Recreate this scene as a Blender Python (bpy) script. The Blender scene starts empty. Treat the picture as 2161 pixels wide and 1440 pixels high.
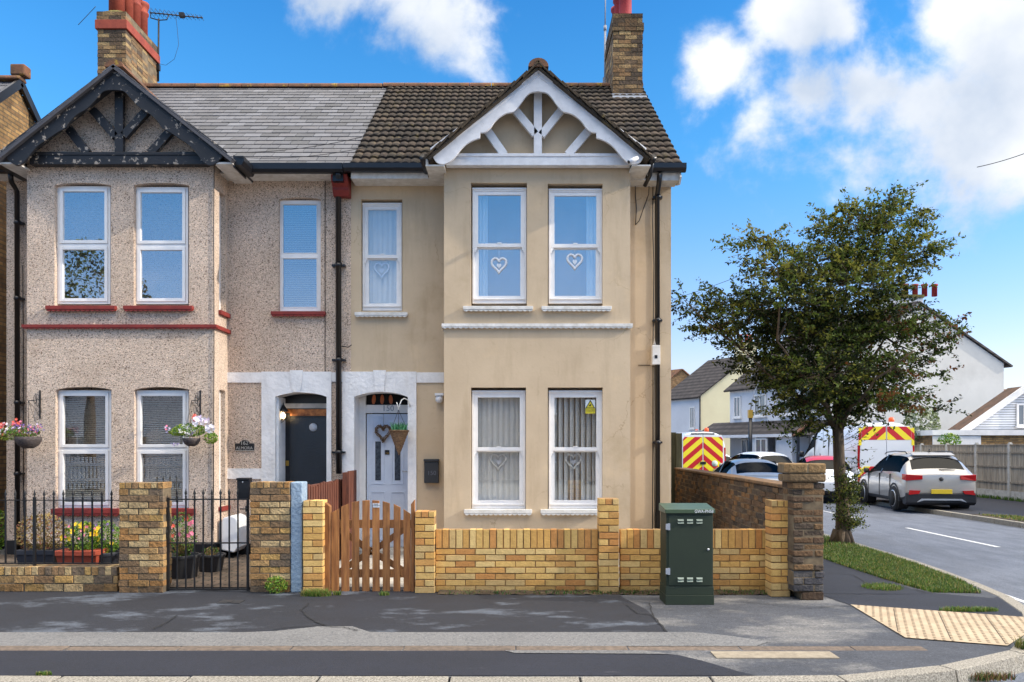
import bpy, bmesh, math, random
from mathutils import Vector, Matrix, Quaternion
rnd = random.Random(7)
sc = bpy.context.scene
PI = math.pi
rad = math.radians
# ------------------------------------------------------------------ camera
FP = 1700.0      # focal length in pixels of the 2161 px wide photograph
CH = 1.63        # eye height
CX, CY = 1080.5, 945.0
cd = bpy.data.cameras.new('camera'); cam = bpy.data.objects.new('camera', cd)
sc.collection.objects.link(cam); sc.camera = cam
cam.location = (0, 0, CH); cam.rotation_euler = (PI/2, 0, 0)
cd.sensor_width = 36; cd.lens = 36*FP/2161; cd.shift_y = (CY-720)/2161
cd.clip_start = .1; cd.clip_end = 2000
sc.render.resolution_x = 1024; sc.render.resolution_y = 682
# ------------------------------------------------------------------ light
SUN_E, SUN_A = 27.0, 9.5      # elevation; degrees in front of the street facade, from the right
e_, a_ = rad(SUN_E), rad(SUN_A)
sdir = Vector((math.cos(e_)*math.cos(a_), -math.cos(e_)*math.sin(a_), math.sin(e_)))
sd = bpy.data.lights.new('sun', 'SUN'); sd.energy = 3.0; sd.angle = rad(.6); sd.color = (1, .90, .76)
so = bpy.data.objects.new('sun', sd); sc.collection.objects.link(so)
so.rotation_euler = sdir.to_track_quat('Z', 'Y').to_euler(); so.location = (30, -6, 20)
sc.view_settings.view_transform = 'Standard'; sc.view_settings.look = 'None'
sc.view_settings.exposure = 0.62; sc.view_settings.gamma = 1
w = bpy.data.worlds.new('World'); sc.world = w; w.use_nodes = True
wn, wl = w.node_tree.nodes, w.node_tree.links; wn.clear()
def N(nt, typ, **kw):
    n = nt.new(typ)
    for k, v in kw.items():
        if k[0] == 'i' and k[1:].isdigit(): n.inputs[int(k[1:])].default_value = v
        else: setattr(n, k, v)
    return n
def build_world():
    out = N(wn, 'ShaderNodeOutputWorld'); bg = N(wn, 'ShaderNodeBackground'); bg.inputs[1].default_value = .09
    sky = N(wn, 'ShaderNodeTexSky', sky_type='NISHITA', sun_disc=False, sun_elevation=rad(SUN_E), sun_rotation=rad(90+SUN_A))
    sky.air_density = 1.25; sky.dust_density = .35; sky.ozone_density = 2.6
    hs = N(wn, 'ShaderNodeHueSaturation'); hs.inputs['Saturation'].default_value = 1.12; hs.inputs['Hue'].default_value = .5
    tc = N(wn, 'ShaderNodeTexCoord')
    sz = N(wn, 'ShaderNodeSeparateXYZ'); wl.new(tc.outputs['Generated'], sz.inputs[0])
    rp = N(wn, 'ShaderNodeValToRGB'); el = rp.color_ramp.elements; el[0].position = .0; el[0].color = (.62, .66, .92, 1); el[1].position = .5; el[1].color = (.43, .69, .93, 1)
    for ps, cc in ((.1, (.78, .72, .92, 1)), (.2, (.68, .74, .95, 1)), (.34, (.50, .76, .96, 1)), (.42, (.47, .74, .95, 1))): q_ = el.new(ps); q_.color = cc
    wl.new(sz.outputs[2], rp.inputs[0]); gm = N(wn, 'ShaderNodeMix', data_type='RGBA', blend_type='MULTIPLY'); gm.inputs[0].default_value = 1; wl.new(sky.outputs[0], gm.inputs[6]); wl.new(rp.outputs[0], gm.inputs[7])
    gv = N(wn, 'ShaderNodeVectorMath', operation='SCALE'); gv.inputs['Scale'].default_value = 1.92; wl.new(gm.outputs[2], gv.inputs[0]); wl.new(gv.outputs[0], hs.inputs['Color'])
    def dist(px, py, r, sx=1.0):
        d = Vector(((px-CX)/FP, 1, (CY-py)/FP)).normalized()
        s = N(wn, 'ShaderNodeVectorMath', operation='DISTANCE'); s.inputs[1].default_value = d
        wl.new(tc.outputs['Generated'], s.inputs[0])
        m = N(wn, 'ShaderNodeMath', operation='DIVIDE'); wl.new(s.outputs['Value'], m.inputs[0]); m.inputs[1].default_value = r/FP
        k = N(wn, 'ShaderNodeMath', operation='SUBTRACT'); k.inputs[0].default_value = 1; wl.new(m.outputs[0], k.inputs[1])
        return k.outputs[0]
    blobs = [(1500, 120, 70), (850, -10, 150), (930, 40, 110), (740, -40, 130), (1600, 235, 130), (1700, 190, 150), (1840, 200, 180), (1930, 240, 170),
             (2060, 270, 170), (2160, 240, 200), (2120, 60, 200), (2010, 20, 130), (1700, 40, 130), (1770, 60, 90), (1520, 160, 90)]
    cur = None
    for b in blobs:
        o = dist(*b)
        if cur is None: cur = o
        else:
            m = N(wn, 'ShaderNodeMath', operation='SMOOTH_MAX'); m.inputs[2].default_value = .15
            wl.new(cur, m.inputs[0]); wl.new(o, m.inputs[1]); cur = m.outputs[0]
    nz = N(wn, 'ShaderNodeTexNoise'); nz.inputs['Scale'].default_value = 7.0; nz.inputs['Detail'].default_value = 12; nz.inputs['Roughness'].default_value = .58; nz.inputs['Distortion'].default_value = .12
    wl.new(tc.outputs['Generated'], nz.inputs['Vector'])
    m1 = N(wn, 'ShaderNodeMath', operation='MULTIPLY_ADD'); wl.new(nz.outputs[0], m1.inputs[0]); m1.inputs[1].default_value = 3.3; m1.inputs[2].default_value = -1.5
    m2 = N(wn, 'ShaderNodeMath', operation='ADD'); wl.new(m1.outputs[0], m2.inputs[0]); wl.new(cur, m2.inputs[1])
    mr = N(wn, 'ShaderNodeMapRange', interpolation_type='SMOOTHERSTEP'); wl.new(m2.outputs[0], mr.inputs[0]); mr.inputs[1].default_value = .12; mr.inputs[2].default_value = .95
    # broad unseen cloud cover high up behind the camera, added to light the facade
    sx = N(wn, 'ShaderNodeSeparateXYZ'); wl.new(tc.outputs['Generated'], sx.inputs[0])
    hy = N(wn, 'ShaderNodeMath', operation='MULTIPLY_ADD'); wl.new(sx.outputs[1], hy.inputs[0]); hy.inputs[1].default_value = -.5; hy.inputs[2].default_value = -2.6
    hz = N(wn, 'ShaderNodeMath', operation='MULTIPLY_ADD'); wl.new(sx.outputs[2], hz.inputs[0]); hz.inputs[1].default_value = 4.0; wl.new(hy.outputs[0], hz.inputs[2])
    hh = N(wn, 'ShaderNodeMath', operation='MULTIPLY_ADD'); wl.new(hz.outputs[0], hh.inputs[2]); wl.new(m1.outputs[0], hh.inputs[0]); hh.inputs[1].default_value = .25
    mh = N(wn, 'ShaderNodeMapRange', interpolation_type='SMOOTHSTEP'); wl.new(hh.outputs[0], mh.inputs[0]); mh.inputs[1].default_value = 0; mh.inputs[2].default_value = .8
    # soft low haze behind clouds
    mixc = N(wn, 'ShaderNodeMix', data_type='RGBA'); wl.new(mr.outputs[0], mixc.inputs[0]); wl.new(hs.outputs[0], mixc.inputs[6])
    cr = N(wn, 'ShaderNodeMapRange'); nz2 = N(wn, 'ShaderNodeTexNoise'); nz2.inputs['Scale'].default_value = 5; nz2.inputs['Detail'].default_value = 6
    wl.new(tc.outputs['Generated'], nz2.inputs['Vector'])
    cmx = N(wn, 'ShaderNodeMix', data_type='RGBA'); cmx.inputs[6].default_value = (4.6, 5.3, 6.4, 1); cmx.inputs[7].default_value = (7.6, 7.8, 8.1, 1)
    cr.inputs[1].default_value = .38; cr.inputs[2].default_value = .56; wl.new(nz2.outputs[0], cr.inputs[0]); wl.new(cr.outputs[0], cmx.inputs[0])
    wl.new(cmx.outputs[2], mixc.inputs[7])
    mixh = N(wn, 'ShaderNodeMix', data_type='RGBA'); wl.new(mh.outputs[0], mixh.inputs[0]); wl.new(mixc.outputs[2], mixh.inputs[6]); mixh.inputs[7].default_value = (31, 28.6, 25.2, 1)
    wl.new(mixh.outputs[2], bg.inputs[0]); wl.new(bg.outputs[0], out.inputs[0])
build_world()
# ------------------------------------------------------------------ helpers
def X(px, D): return (px-CX)*D/FP
def Z(py, D): return CH-(py-CY)*D/FP
def P(px, py, D): return Vector((X(px, D), D, Z(py, D)))
def G(px, py, z=0.0):
    D = (CH-z)*FP/(py-CY); return (X(px, D), D)
class MB:
    def __init__(s): s.v = []; s.f = []; s.m = []; s.c = []; s.col = None; s.mi = 0; s.sm = []; s.smooth = False
    def vert(s, p): s.v.append(tuple(p)); s.c.append(s.col or (1, 1, 1)); return len(s.v)-1
    def face(s, idx): s.f.append(tuple(idx)); s.m.append(s.mi); s.sm.append(s.smooth)
    def poly(s, pts): s.face([s.vert(p) for p in pts])
    def hexa(s, p):   # 8 corners: bottom 4 ccw, top 4
        i = [s.vert(q) for q in p]
        for f in ((0, 3, 2, 1), (4, 5, 6, 7), (0, 1, 5, 4), (1, 2, 6, 5), (2, 3, 7, 6), (3, 0, 4, 7)): s.face([i[k] for k in f])
    def box(s, x0, x1, y0, y1, z0, z1):
        if x0 > x1: x0, x1 = x1, x0
        if y0 > y1: y0, y1 = y1, y0
        if z0 > z1: z0, z1 = z1, z0
        s.hexa([(x0, y0, z0), (x1, y0, z0), (x1, y1, z0), (x0, y1, z0), (x0, y0, z1), (x1, y0, z1), (x1, y1, z1), (x0, y1, z1)])
    def mbox(s, M, x0, x1, y0, y1, z0, z1):
        s.hexa([M @ Vector(q) for q in [(x0, y0, z0), (x1, y0, z0), (x1, y1, z0), (x0, y1, z0), (x0, y0, z1), (x1, y0, z1), (x1, y1, z1), (x0, y1, z1)]])
    def beam(s, a, b, w, h, up=(0, 0, 1)):
        a, b = Vector(a), Vector(b); d = (b-a).normalized(); u = Vector(up); sd_ = d.cross(u).normalized(); u = sd_.cross(d).normalized()
        A = sd_*w/2; B = u*h/2
        s.hexa([a-A-B, a+A-B, b+A-B, b-A-B, a-A+B, a+A+B, b+A+B, b-A+B])
    def prism(s, pts, y0, y1, plane='xz'):
        def q(p, y):
            return (p[0], y, p[1]) if plane == 'xz' else ((p[0], p[1], y) if plane == 'xy' else (y, p[0], p[1]))
        a = [s.vert(q(p, y0)) for p in pts]; b = [s.vert(q(p, y1)) for p in pts]; n = len(pts)
        s.face(a); s.face(b[::-1])
        for i in range(n): s.face((a[i], b[i], b[(i+1) % n], a[(i+1) % n]))
    def tube(s, pts, r, seg=8, cap=True):
        pts = [Vector(p) for p in pts]; n = len(pts); rs = r if isinstance(r, (list, tuple)) else [r]*n
        osm = s.smooth; s.smooth = True; rings = []; ref = None
        for i, p in enumerate(pts):
            d = (pts[min(i+1, n-1)]-pts[max(i-1, 0)])
            d = d.normalized() if d.length > 1e-9 else Vector((0, 0, 1))
            if ref is None: ref = Vector((1, 0, 0)) if abs(d.x) < .8 else Vector((0, 1, 0))
            u = (ref-d*ref.dot(d)).normalized(); ref = u; v = d.cross(u)
            rings.append([s.vert(p+(u*math.cos(2*PI*k/seg)+v*math.sin(2*PI*k/seg))*rs[i]) for k in range(seg)])
        for i in range(n-1):
            for k in range(seg): s.face((rings[i][k], rings[i][(k+1) % seg], rings[i+1][(k+1) % seg], rings[i+1][k]))
        if cap: s.face(rings[0][::-1]); s.face(rings[-1])
        s.smooth = osm
    def lathe(s, prof, c=(0, 0, 0), seg=20, axis='z'):
        osm = s.smooth; s.smooth = True; rings = []; c = Vector(c)
        for r, z in prof:
            ring = []
            for k in range(seg):
                a = 2*PI*k/seg; p = (r*math.cos(a), r*math.sin(a), z)
                if axis == 'y': p = (p[0], p[2], p[1])
                elif axis == 'x': p = (p[2], p[0], p[1])
                ring.append(s.vert(c+Vector(p)))
            rings.append(ring)
        for i in range(len(rings)-1):
            for k in range(seg): s.face((rings[i][k], rings[i][(k+1) % seg], rings[i+1][(k+1) % seg], rings[i+1][k]))
        s.face(rings[0][::-1]); s.face(rings[-1]); s.smooth = osm
    def grid(s, fn, nu, nv):
        idx = [[s.vert(fn(u/nu, v/nv)) for u in range(nu+1)] for v in range(nv+1)]
        for v in range(nv):
            for u in range(nu): s.face((idx[v][u], idx[v][u+1], idx[v+1][u+1], idx[v+1][u]))
COL = sc.collection
def finish(me, mats, name, parent, bevel=0):
    o = bpy.data.objects.new(name, me); COL.objects.link(o)
    for m in mats: me.materials.append(m)
    if parent is not None: o.parent = parent
    if bevel:
        b = o.modifiers.new('bevel', 'BEVEL'); b.width = bevel; b.segments = 2; b.limit_method = 'ANGLE'; b.angle_limit = rad(40); b.harden_normals = False
    return o
def base_of(o):
    while o is not None:
        if 'base' in o: return Vector(o['base'])
        o = o.parent
    return Vector((0, 0, 0))
def obj(name, mb, mat, parent=None, bevel=0, fix=True):
    """one mesh object; vertices are given in world space and stored relative to the thing's base"""
    mats = mat if isinstance(mat, (list, tuple)) else [mat]
    if parent is None:
        xs = [v[0] for v in mb.v]; ys = [v[1] for v in mb.v]; zs = [v[2] for v in mb.v]
        L = Vector(((min(xs)+max(xs))/2, (min(ys)+max(ys))/2, min(zs)))
    else: L = base_of(parent)
    me = bpy.data.meshes.new(name)
    me.from_pydata([(v[0]-L.x, v[1]-L.y, v[2]-L.z) for v in mb.v], [], mb.f)
    me.polygons.foreach_set('material_index', mb.m); me.polygons.foreach_set('use_smooth', mb.sm)
    if any('vc' in q for q in mats):
        at = me.color_attributes.new('Col', 'FLOAT_COLOR', 'POINT')
        flat = []
        for c in mb.c: flat += [c[0], c[1], c[2], 1]
        at.data.foreach_set('color', flat)
    if fix:
        bm = bmesh.new(); bm.from_mesh(me); bmesh.ops.recalc_face_normals(bm, faces=bm.faces); bm.to_mesh(me); bm.free()
    me.update()
    o = finish(me, mats, name, parent, bevel)
    if parent is None: o.location = L; o['base'] = tuple(L)
    return o
def tag(o, label=None, cat=None, group=None, kind=None):
    if label: o['label'] = label
    if cat: o['category'] = cat
    if group: o['group'] = group
    if kind: o['kind'] = kind
    return o
def thing(name, label, cat, loc=(0, 0, 0), rz=0, group=None, local=False):
    o = bpy.data.objects.new(name, None); COL.objects.link(o); o.empty_display_size = .2
    o.location = loc; o.rotation_euler = (0, 0, rz); o['base'] = (0., 0., 0.) if local else tuple(float(c) for c in loc)
    return tag(o, label, cat, group)
def struct(name, mb, mat, **k):
    return tag(obj(name, mb, mat, **k), kind='structure')
def copy_tree(o, parent=None):
    c = o.copy(); COL.objects.link(c)
    if parent is not None: c.parent = parent
    for ch in list(o.children): copy_tree(ch, c)
    return c
def text(name, body, size, loc, mat, parent, rot=(PI/2, 0, 0), depth=.002, sx=1.0, align='CENTER'):
    cu = bpy.data.curves.new(name, 'FONT'); cu.body = body; cu.size = size; cu.extrude = depth; cu.align_x = align; cu.align_y = 'CENTER'; cu.resolution_u = 3
    t = bpy.data.objects.new(name+'_tmp', cu); COL.objects.link(t)
    dg = bpy.context.evaluated_depsgraph_get(); me = bpy.data.meshes.new_from_object(t.evaluated_get(dg))
    bpy.data.objects.remove(t); bpy.data.curves.remove(cu)
    M = Matrix.Translation(Vector(loc)-base_of(parent)) @ Matrix.Rotation(rot[2], 4, 'Z') @ Matrix.Rotation(rot[0], 4, 'X') @ Matrix.Diagonal((sx, 1, 1, 1))
    me.transform(M); me.materials.clear()
    return finish(me, [mat], name, parent)
# ------------------------------------------------------------------ materials
def lin(r, g, b):
    f = lambda c: (c/255/12.92 if c <= 10 else ((c/255+.055)/1.055)**2.4)
    return (f(r), f(g), f(b), 1)
def mat(name, c1, c2=None, scale=4, rough=.8, bump=0, bscale=60, metal=0, vcol=False, detail=5, stretch=(1, 1, 1), c3=None, s3=.8, t3=(.55, .7), spec=.5, coat=0, lo=.35, hi=.65, bdist=.01):
    m = bpy.data.materials.new(name); m.use_nodes = True; nt = m.node_tree.nodes; lk = m.node_tree.links
    p = nt['Principled BSDF']; p.inputs['Roughness'].default_value = rough; p.inputs['Metallic'].default_value = metal
    p.inputs['Specular IOR Level'].default_value = spec; p.inputs['Coat Weight'].default_value = coat
    tc = N(nt, 'ShaderNodeTexCoord'); mp = N(nt, 'ShaderNodeMapping'); mp.inputs['Scale'].default_value = stretch
    lk.new(tc.outputs['Object'], mp.inputs[0]); src = None
    if c2 is None: c2 = tuple(c*.82 for c in c1[:3])+(1,)
    nz = N(nt, 'ShaderNodeTexNoise'); nz.inputs['Scale'].default_value = scale; nz.inputs['Detail'].default_value = detail; nz.inputs['Roughness'].default_value = .62
    lk.new(mp.outputs[0], nz.inputs['Vector'])
    mr = N(nt, 'ShaderNodeMapRange'); mr.inputs[1].default_value = lo; mr.inputs[2].default_value = hi; lk.new(nz.outputs[0], mr.inputs[0])
    mx = N(nt, 'ShaderNodeMix', data_type='RGBA'); lk.new(mr.outputs[0], mx.inputs[0]); mx.inputs[6].default_value = c1; mx.inputs[7].default_value = c2
    src = mx.outputs[2]
    if c3 is not None:
        n3 = N(nt, 'ShaderNodeTexNoise'); n3.inputs['Scale'].default_value = s3; n3.inputs['Detail'].default_value = 9; n3.inputs['Roughness'].default_value = .68
        lk.new(mp.outputs[0], n3.inputs['Vector'])
        r3 = N(nt, 'ShaderNodeMapRange'); r3.inputs[1].default_value = t3[0]; r3.inputs[2].default_value = t3[1]; lk.new(n3.outputs[0], r3.inputs[0])
        x3 = N(nt, 'ShaderNodeMix', data_type='RGBA'); lk.new(r3.outputs[0], x3.inputs[0]); lk.new(src, x3.inputs[6]); x3.inputs[7].default_value = c3; src = x3.outputs[2]
    if vcol:
        at = N(nt, 'ShaderNodeAttribute'); at.attribute_name = 'Col'
        mm = N(nt, 'ShaderNodeMix', data_type='RGBA', blend_type='MULTIPLY'); mm.inputs[0].default_value = 1; lk.new(src, mm.inputs[6]); lk.new(at.outputs[0], mm.inputs[7]); src = mm.outputs[2]
    lk.new(src, p.inputs['Base Color'])
    if bump:
        bn = N(nt, 'ShaderNodeTexNoise'); bn.inputs['Scale'].default_value = bscale; bn.inputs['Detail'].default_value = 4; lk.new(mp.outputs[0], bn.inputs['Vector'])
        bb = N(nt, 'ShaderNodeBump'); bb.inputs['Strength'].default_value = bump; bb.inputs['Distance'].default_value = bdist; lk.new(bn.outputs[0], bb.inputs['Height']); lk.new(bb.outputs[0], p.inputs['Normal'])
    if vcol: m['vc'] = 1
    return m
def flat(name, c, rough=.5, metal=0, coat=0, spec=.5): return mat(name, c, tuple(x*.93 for x in c[:3])+(1,), scale=9, rough=rough, metal=metal, coat=coat, spec=spec)
def glass(name, refl=.5, tint=(.97, .97, .97, 1), gcol=(1, 1, 1, 1), rough=.0):
    m = bpy.data.materials.new(name); m.use_nodes = True; nt = m.node_tree.nodes; lk = m.node_tree.links; nt.clear()
    o = N(nt, 'ShaderNodeOutputMaterial'); t = N(nt, 'ShaderNodeBsdfTransparent'); t.inputs[0].default_value = tint
    g = N(nt, 'ShaderNodeBsdfGlossy'); g.inputs['Roughness'].default_value = rough; g.inputs['Color'].default_value = gcol
    tc = N(nt, 'ShaderNodeTexCoord'); nz = N(nt, 'ShaderNodeTexNoise'); nz.inputs['Scale'].default_value = 1.7; nz.inputs['Detail'].default_value = 1; lk.new(tc.outputs['Object'], nz.inputs['Vector'])
    bb = N(nt, 'ShaderNodeBump'); bb.inputs['Strength'].default_value = .12; bb.inputs['Distance'].default_value = .01; lk.new(nz.outputs[0], bb.inputs['Height']); lk.new(bb.outputs[0], g.inputs['Normal'])
    x = N(nt, 'ShaderNodeMixShader'); x.inputs[0].default_value = refl; lk.new(t.outputs[0], x.inputs[1]); lk.new(g.outputs[0], x.inputs[2]); lk.new(x.outputs[0], o.inputs[0]); return m
def layer(m, scale, st, lo, hi, c, detail=6, kind='noise', fac=1.0):
    """multiply a further pattern of dirt, streaks or aggregate into the base colour"""
    nt = m.node_tree.nodes; lk = m.node_tree.links; p = nt['Principled BSDF']; old = p.inputs['Base Color'].links[0].from_socket
    tc = N(nt, 'ShaderNodeTexCoord'); mp = N(nt, 'ShaderNodeMapping'); mp.inputs['Scale'].default_value = st; mp.inputs['Location'].default_value = (scale*.37, 3.1, 1.7); lk.new(tc.outputs['Object'], mp.inputs[0])
    mr = N(nt, 'ShaderNodeMapRange'); mr.inputs[1].default_value = lo; mr.inputs[2].default_value = hi
    if kind == 'noise':
        t = N(nt, 'ShaderNodeTexNoise'); t.inputs['Scale'].default_value = scale; t.inputs['Detail'].default_value = detail; t.inputs['Roughness'].default_value = .65; lk.new(mp.outputs[0], t.inputs['Vector']); lk.new(t.outputs[0], mr.inputs[0])
    else:
        w_ = N(nt, 'ShaderNodeTexNoise'); w_.inputs['Scale'].default_value = 5; w_.inputs['Detail'].default_value = 5; lk.new(mp.outputs[0], w_.inputs['Vector'])
        a = N(nt, 'ShaderNodeVectorMath', operation='MULTIPLY_ADD'); lk.new(w_.outputs[1], a.inputs[0]); a.inputs[1].default_value = (.35, .35, .35); lk.new(mp.outputs[0], a.inputs[2])
        t = N(nt, 'ShaderNodeTexVoronoi', feature='DISTANCE_TO_EDGE'); t.inputs['Scale'].default_value = scale; lk.new(a.outputs[0], t.inputs['Vector']); lk.new(t.outputs['Distance'], mr.inputs[0])
    mx = N(nt, 'ShaderNodeMix', data_type='RGBA'); lk.new(mr.outputs[0], mx.inputs[0]); mx.inputs[6].default_value = (1, 1, 1, 1); mx.inputs[7].default_value = c
    if kind == 'crack':
        mr.inputs[3].default_value = 1; mr.inputs[4].default_value = 0
        n2 = N(nt, 'ShaderNodeTexNoise'); n2.inputs['Scale'].default_value = .9; lk.new(mp.outputs[0], n2.inputs['Vector']); r2 = N(nt, 'ShaderNodeMapRange'); r2.inputs[1].default_value = .5; r2.inputs[2].default_value = .6; lk.new(n2.outputs[0], r2.inputs[0])
        mu = N(nt, 'ShaderNodeMath', operation='MULTIPLY'); lk.new(mr.outputs[0], mu.inputs[0]); lk.new(r2.outputs[0], mu.inputs[1]); lk.new(mu.outputs[0], mx.inputs[0])
    mm = N(nt, 'ShaderNodeMix', data_type='RGBA', blend_type='MULTIPLY'); mm.inputs[0].default_value = fac; lk.new(old, mm.inputs[6]); lk.new(mx.outputs[2], mm.inputs[7]); lk.new(mm.outputs[2], p.inputs['Base Color'])
def pebble_mat():
    m = mat('pebbledash', lin(210, 191, 174), lin(196, 176, 158), scale=1.5, rough=.95)
    nt = m.node_tree.nodes; lk = m.node_tree.links; p = nt['Principled BSDF']; old = p.inputs['Base Color'].links[0].from_socket
    tc = N(nt, 'ShaderNodeTexCoord'); vo = N(nt, 'ShaderNodeTexVoronoi'); vo.inputs['Scale'].default_value = 92; lk.new(tc.outputs['Object'], vo.inputs['Vector'])
    cr = N(nt, 'ShaderNodeValToRGB'); e = cr.color_ramp.elements; e[0].position = .0; e[0].color = (.16, .13, .11, 1); e[1].position = 1; e[1].color = (1.45, 1.42, 1.38, 1)
    for pos, c in ((.08, (.42, .37, .33, 1)), (.15, (.82, .79, .77, 1)), (.6, (1.0, 1.0, 1.0, 1)), (.85, (1.2, 1.17, 1.13, 1))):
        q = e.new(pos); q.color = c
    sp = N(nt, 'ShaderNodeSeparateColor'); lk.new(vo.outputs['Color'], sp.inputs[0]); lk.new(sp.outputs[0], cr.inputs[0])
    mm = N(nt, 'ShaderNodeMix', data_type='RGBA', blend_type='MULTIPLY'); mm.inputs[0].default_value = 1; lk.new(old, mm.inputs[6]); lk.new(cr.outputs[0], mm.inputs[7]); lk.new(mm.outputs[2], p.inputs['Base Color'])
    bb = N(nt, 'ShaderNodeBump'); bb.inputs['Strength'].default_value = .7; bb.inputs['Distance'].default_value = .012; bb.invert = True; lk.new(vo.outputs['Distance'], bb.inputs['Height']); lk.new(bb.outputs[0], p.inputs['Normal'])
    return m
def brick_mat(name, c1, c2, mortar, bw=.225, bh=.075, ms=.012, stain=None, swap=False):
    m = bpy.data.materials.new(name); m.use_nodes = True; nt = m.node_tree.nodes; lk = m.node_tree.links; p = nt['Principled BSDF']; p.inputs['Roughness'].default_value = .9
    tc = N(nt, 'ShaderNodeTexCoord'); sx = N(nt, 'ShaderNodeSeparateXYZ'); lk.new(tc.outputs['Object'], sx.inputs[0])
    ad = N(nt, 'ShaderNodeMath', operation='ADD'); lk.new(sx.outputs[0], ad.inputs[0]); lk.new(sx.outputs[1], ad.inputs[1])
    cb = N(nt, 'ShaderNodeCombineXYZ'); lk.new(ad.outputs[0], cb.inputs[0]); lk.new(sx.outputs[2], cb.inputs[1])
    br = N(nt, 'ShaderNodeTexBrick'); br.inputs['Scale'].default_value = 1; br.inputs['Brick Width'].default_value = bw; br.inputs['Row Height'].default_value = bh; br.inputs['Mortar Size'].default_value = ms; br.inputs['Mortar Smooth'].default_value = .3
    br.inputs['Color1'].default_value = c1; br.inputs['Color2'].default_value = c2; br.inputs['Mortar'].default_value = mortar; lk.new(cb.outputs[0], br.inputs['Vector'])
    nz = N(nt, 'ShaderNodeTexNoise'); nz.inputs['Scale'].default_value = 3.5; nz.inputs['Detail'].default_value = 8; nz.inputs['Roughness'].default_value = .7; lk.new(tc.outputs['Object'], nz.inputs['Vector'])
    cr = N(nt, 'ShaderNodeValToRGB'); cr.color_ramp.elements[0].position = .3; cr.color_ramp.elements[0].color = (.42, .4, .38, 1); cr.color_ramp.elements[1].position = .68; cr.color_ramp.elements[1].color = (1.25, 1.2, 1.15, 1)
    lk.new(nz.outputs[0], cr.inputs[0])
    mm = N(nt, 'ShaderNodeMix', data_type='RGBA', blend_type='MULTIPLY'); mm.inputs[0].default_value = 1; lk.new(br.outputs['Color'], mm.inputs[6]); lk.new(cr.outputs[0], mm.inputs[7]); lk.new(mm.outputs[2], p.inputs['Base Color'])
    bb = N(nt, 'ShaderNodeBump'); bb.inputs['Strength'].default_value = .8; bb.inputs['Distance'].default_value = .01; bb.invert = True; lk.new(br.outputs['Fac'], bb.inputs['Height'])
    b2 = N(nt, 'ShaderNodeBump'); b2.inputs['Strength'].default_value = .4; b2.inputs['Distance'].default_value = .01; n2 = N(nt, 'ShaderNodeTexNoise'); n2.inputs['Scale'].default_value = 40; lk.new(tc.outputs['Object'], n2.inputs['Vector']); lk.new(n2.outputs[0], b2.inputs['Height']); lk.new(bb.outputs[0], b2.inputs['Normal']); lk.new(b2.outputs[0], p.inputs['Normal'])
    return m
def chevron_mat():
    m = bpy.data.materials.new('red_yellow_chevrons'); m.use_nodes = True; nt = m.node_tree.nodes; lk = m.node_tree.links; p = nt['Principled BSDF']; p.inputs['Roughness'].default_value = .4
    tc = N(nt, 'ShaderNodeTexCoord'); sx = N(nt, 'ShaderNodeSeparateXYZ'); lk.new(tc.outputs['Object'], sx.inputs[0])
    ab = N(nt, 'ShaderNodeMath', operation='ABSOLUTE'); lk.new(sx.outputs[0], ab.inputs[0])
    ad = N(nt, 'ShaderNodeMath', operation='MULTIPLY_ADD'); lk.new(ab.outputs[0], ad.inputs[0]); ad.inputs[1].default_value = .85; lk.new(sx.outputs[2], ad.inputs[2])
    ml = N(nt, 'ShaderNodeMath', operation='DIVIDE'); lk.new(ad.outputs[0], ml.inputs[0]); ml.inputs[1].default_value = .5
    fr = N(nt, 'ShaderNodeMath', operation='FRACT'); lk.new(ml.outputs[0], fr.inputs[0])
    gt = N(nt, 'ShaderNodeMath', operation='GREATER_THAN'); lk.new(fr.outputs[0], gt.inputs[0]); gt.inputs[1].default_value = .5
    mx = N(nt, 'ShaderNodeMix', data_type='RGBA'); lk.new(gt.outputs[0], mx.inputs[0]); mx.inputs[6].default_value = lin(235, 215, 40); mx.inputs[7].default_value = lin(190, 20, 32); lk.new(mx.outputs[2], p.inputs['Base Color']); return m
m_peb = pebble_mat()
m_sand = mat('sand_render', lin(200, 179, 150), lin(187, 166, 138), scale=1.1, rough=.9, bump=.12, bscale=35, c3=lin(168, 146, 112), s3=.55, t3=(.56, .85))
m_white = mat('white_paint', lin(230, 228, 226), lin(212, 211, 210), scale=3, rough=.5)
m_upvc = flat('white_window_plastic', lin(236, 234, 232), rough=.3)
m_oldwhite = mat('weathered_white_paint', lin(224, 222, 218), lin(198, 194, 186), scale=9, rough=.7, c3=lin(150, 138, 122), s3=7, t3=(.66, .74), bump=.2, bscale=30)
m_surround = mat('white_painted_masonry', lin(238, 236, 234), lin(220, 219, 218), scale=4, rough=.75, bump=.6, bscale=22, bdist=.02)
m_black = mat('black_gloss_paint', (.006, .0065, .009, 1), (.009, .0095, .012, 1), scale=8, rough=.32)
m_blackwood = mat('peeling_black_paint', (.007, .0075, .010, 1), (.012, .0125, .016, 1), scale=6, rough=.5, c3=lin(160, 148, 134), s3=12, t3=(.59, .61), bump=.2, bscale=20, stretch=(1, 1, 1.0))
m_red = mat('red_masonry_paint', lin(138, 46, 38), lin(116, 36, 30), scale=7, rough=.65)
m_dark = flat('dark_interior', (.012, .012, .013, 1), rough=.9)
m_glass = glass('window_glass', .30)
m_glassd = glass('darker_window_glass', .16)
m_carglass = glass('vehicle_glass', .35, tint=(.25, .3, .3, 1))
m_blind = flat('pale_vertical_blind', lin(226, 226, 220), rough=.8)
m_slat = flat('venetian_slat', lin(176, 170, 150), rough=.6)
m_curtain = flat('net_curtain', lin(215, 225, 228), rough=.9)
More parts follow.
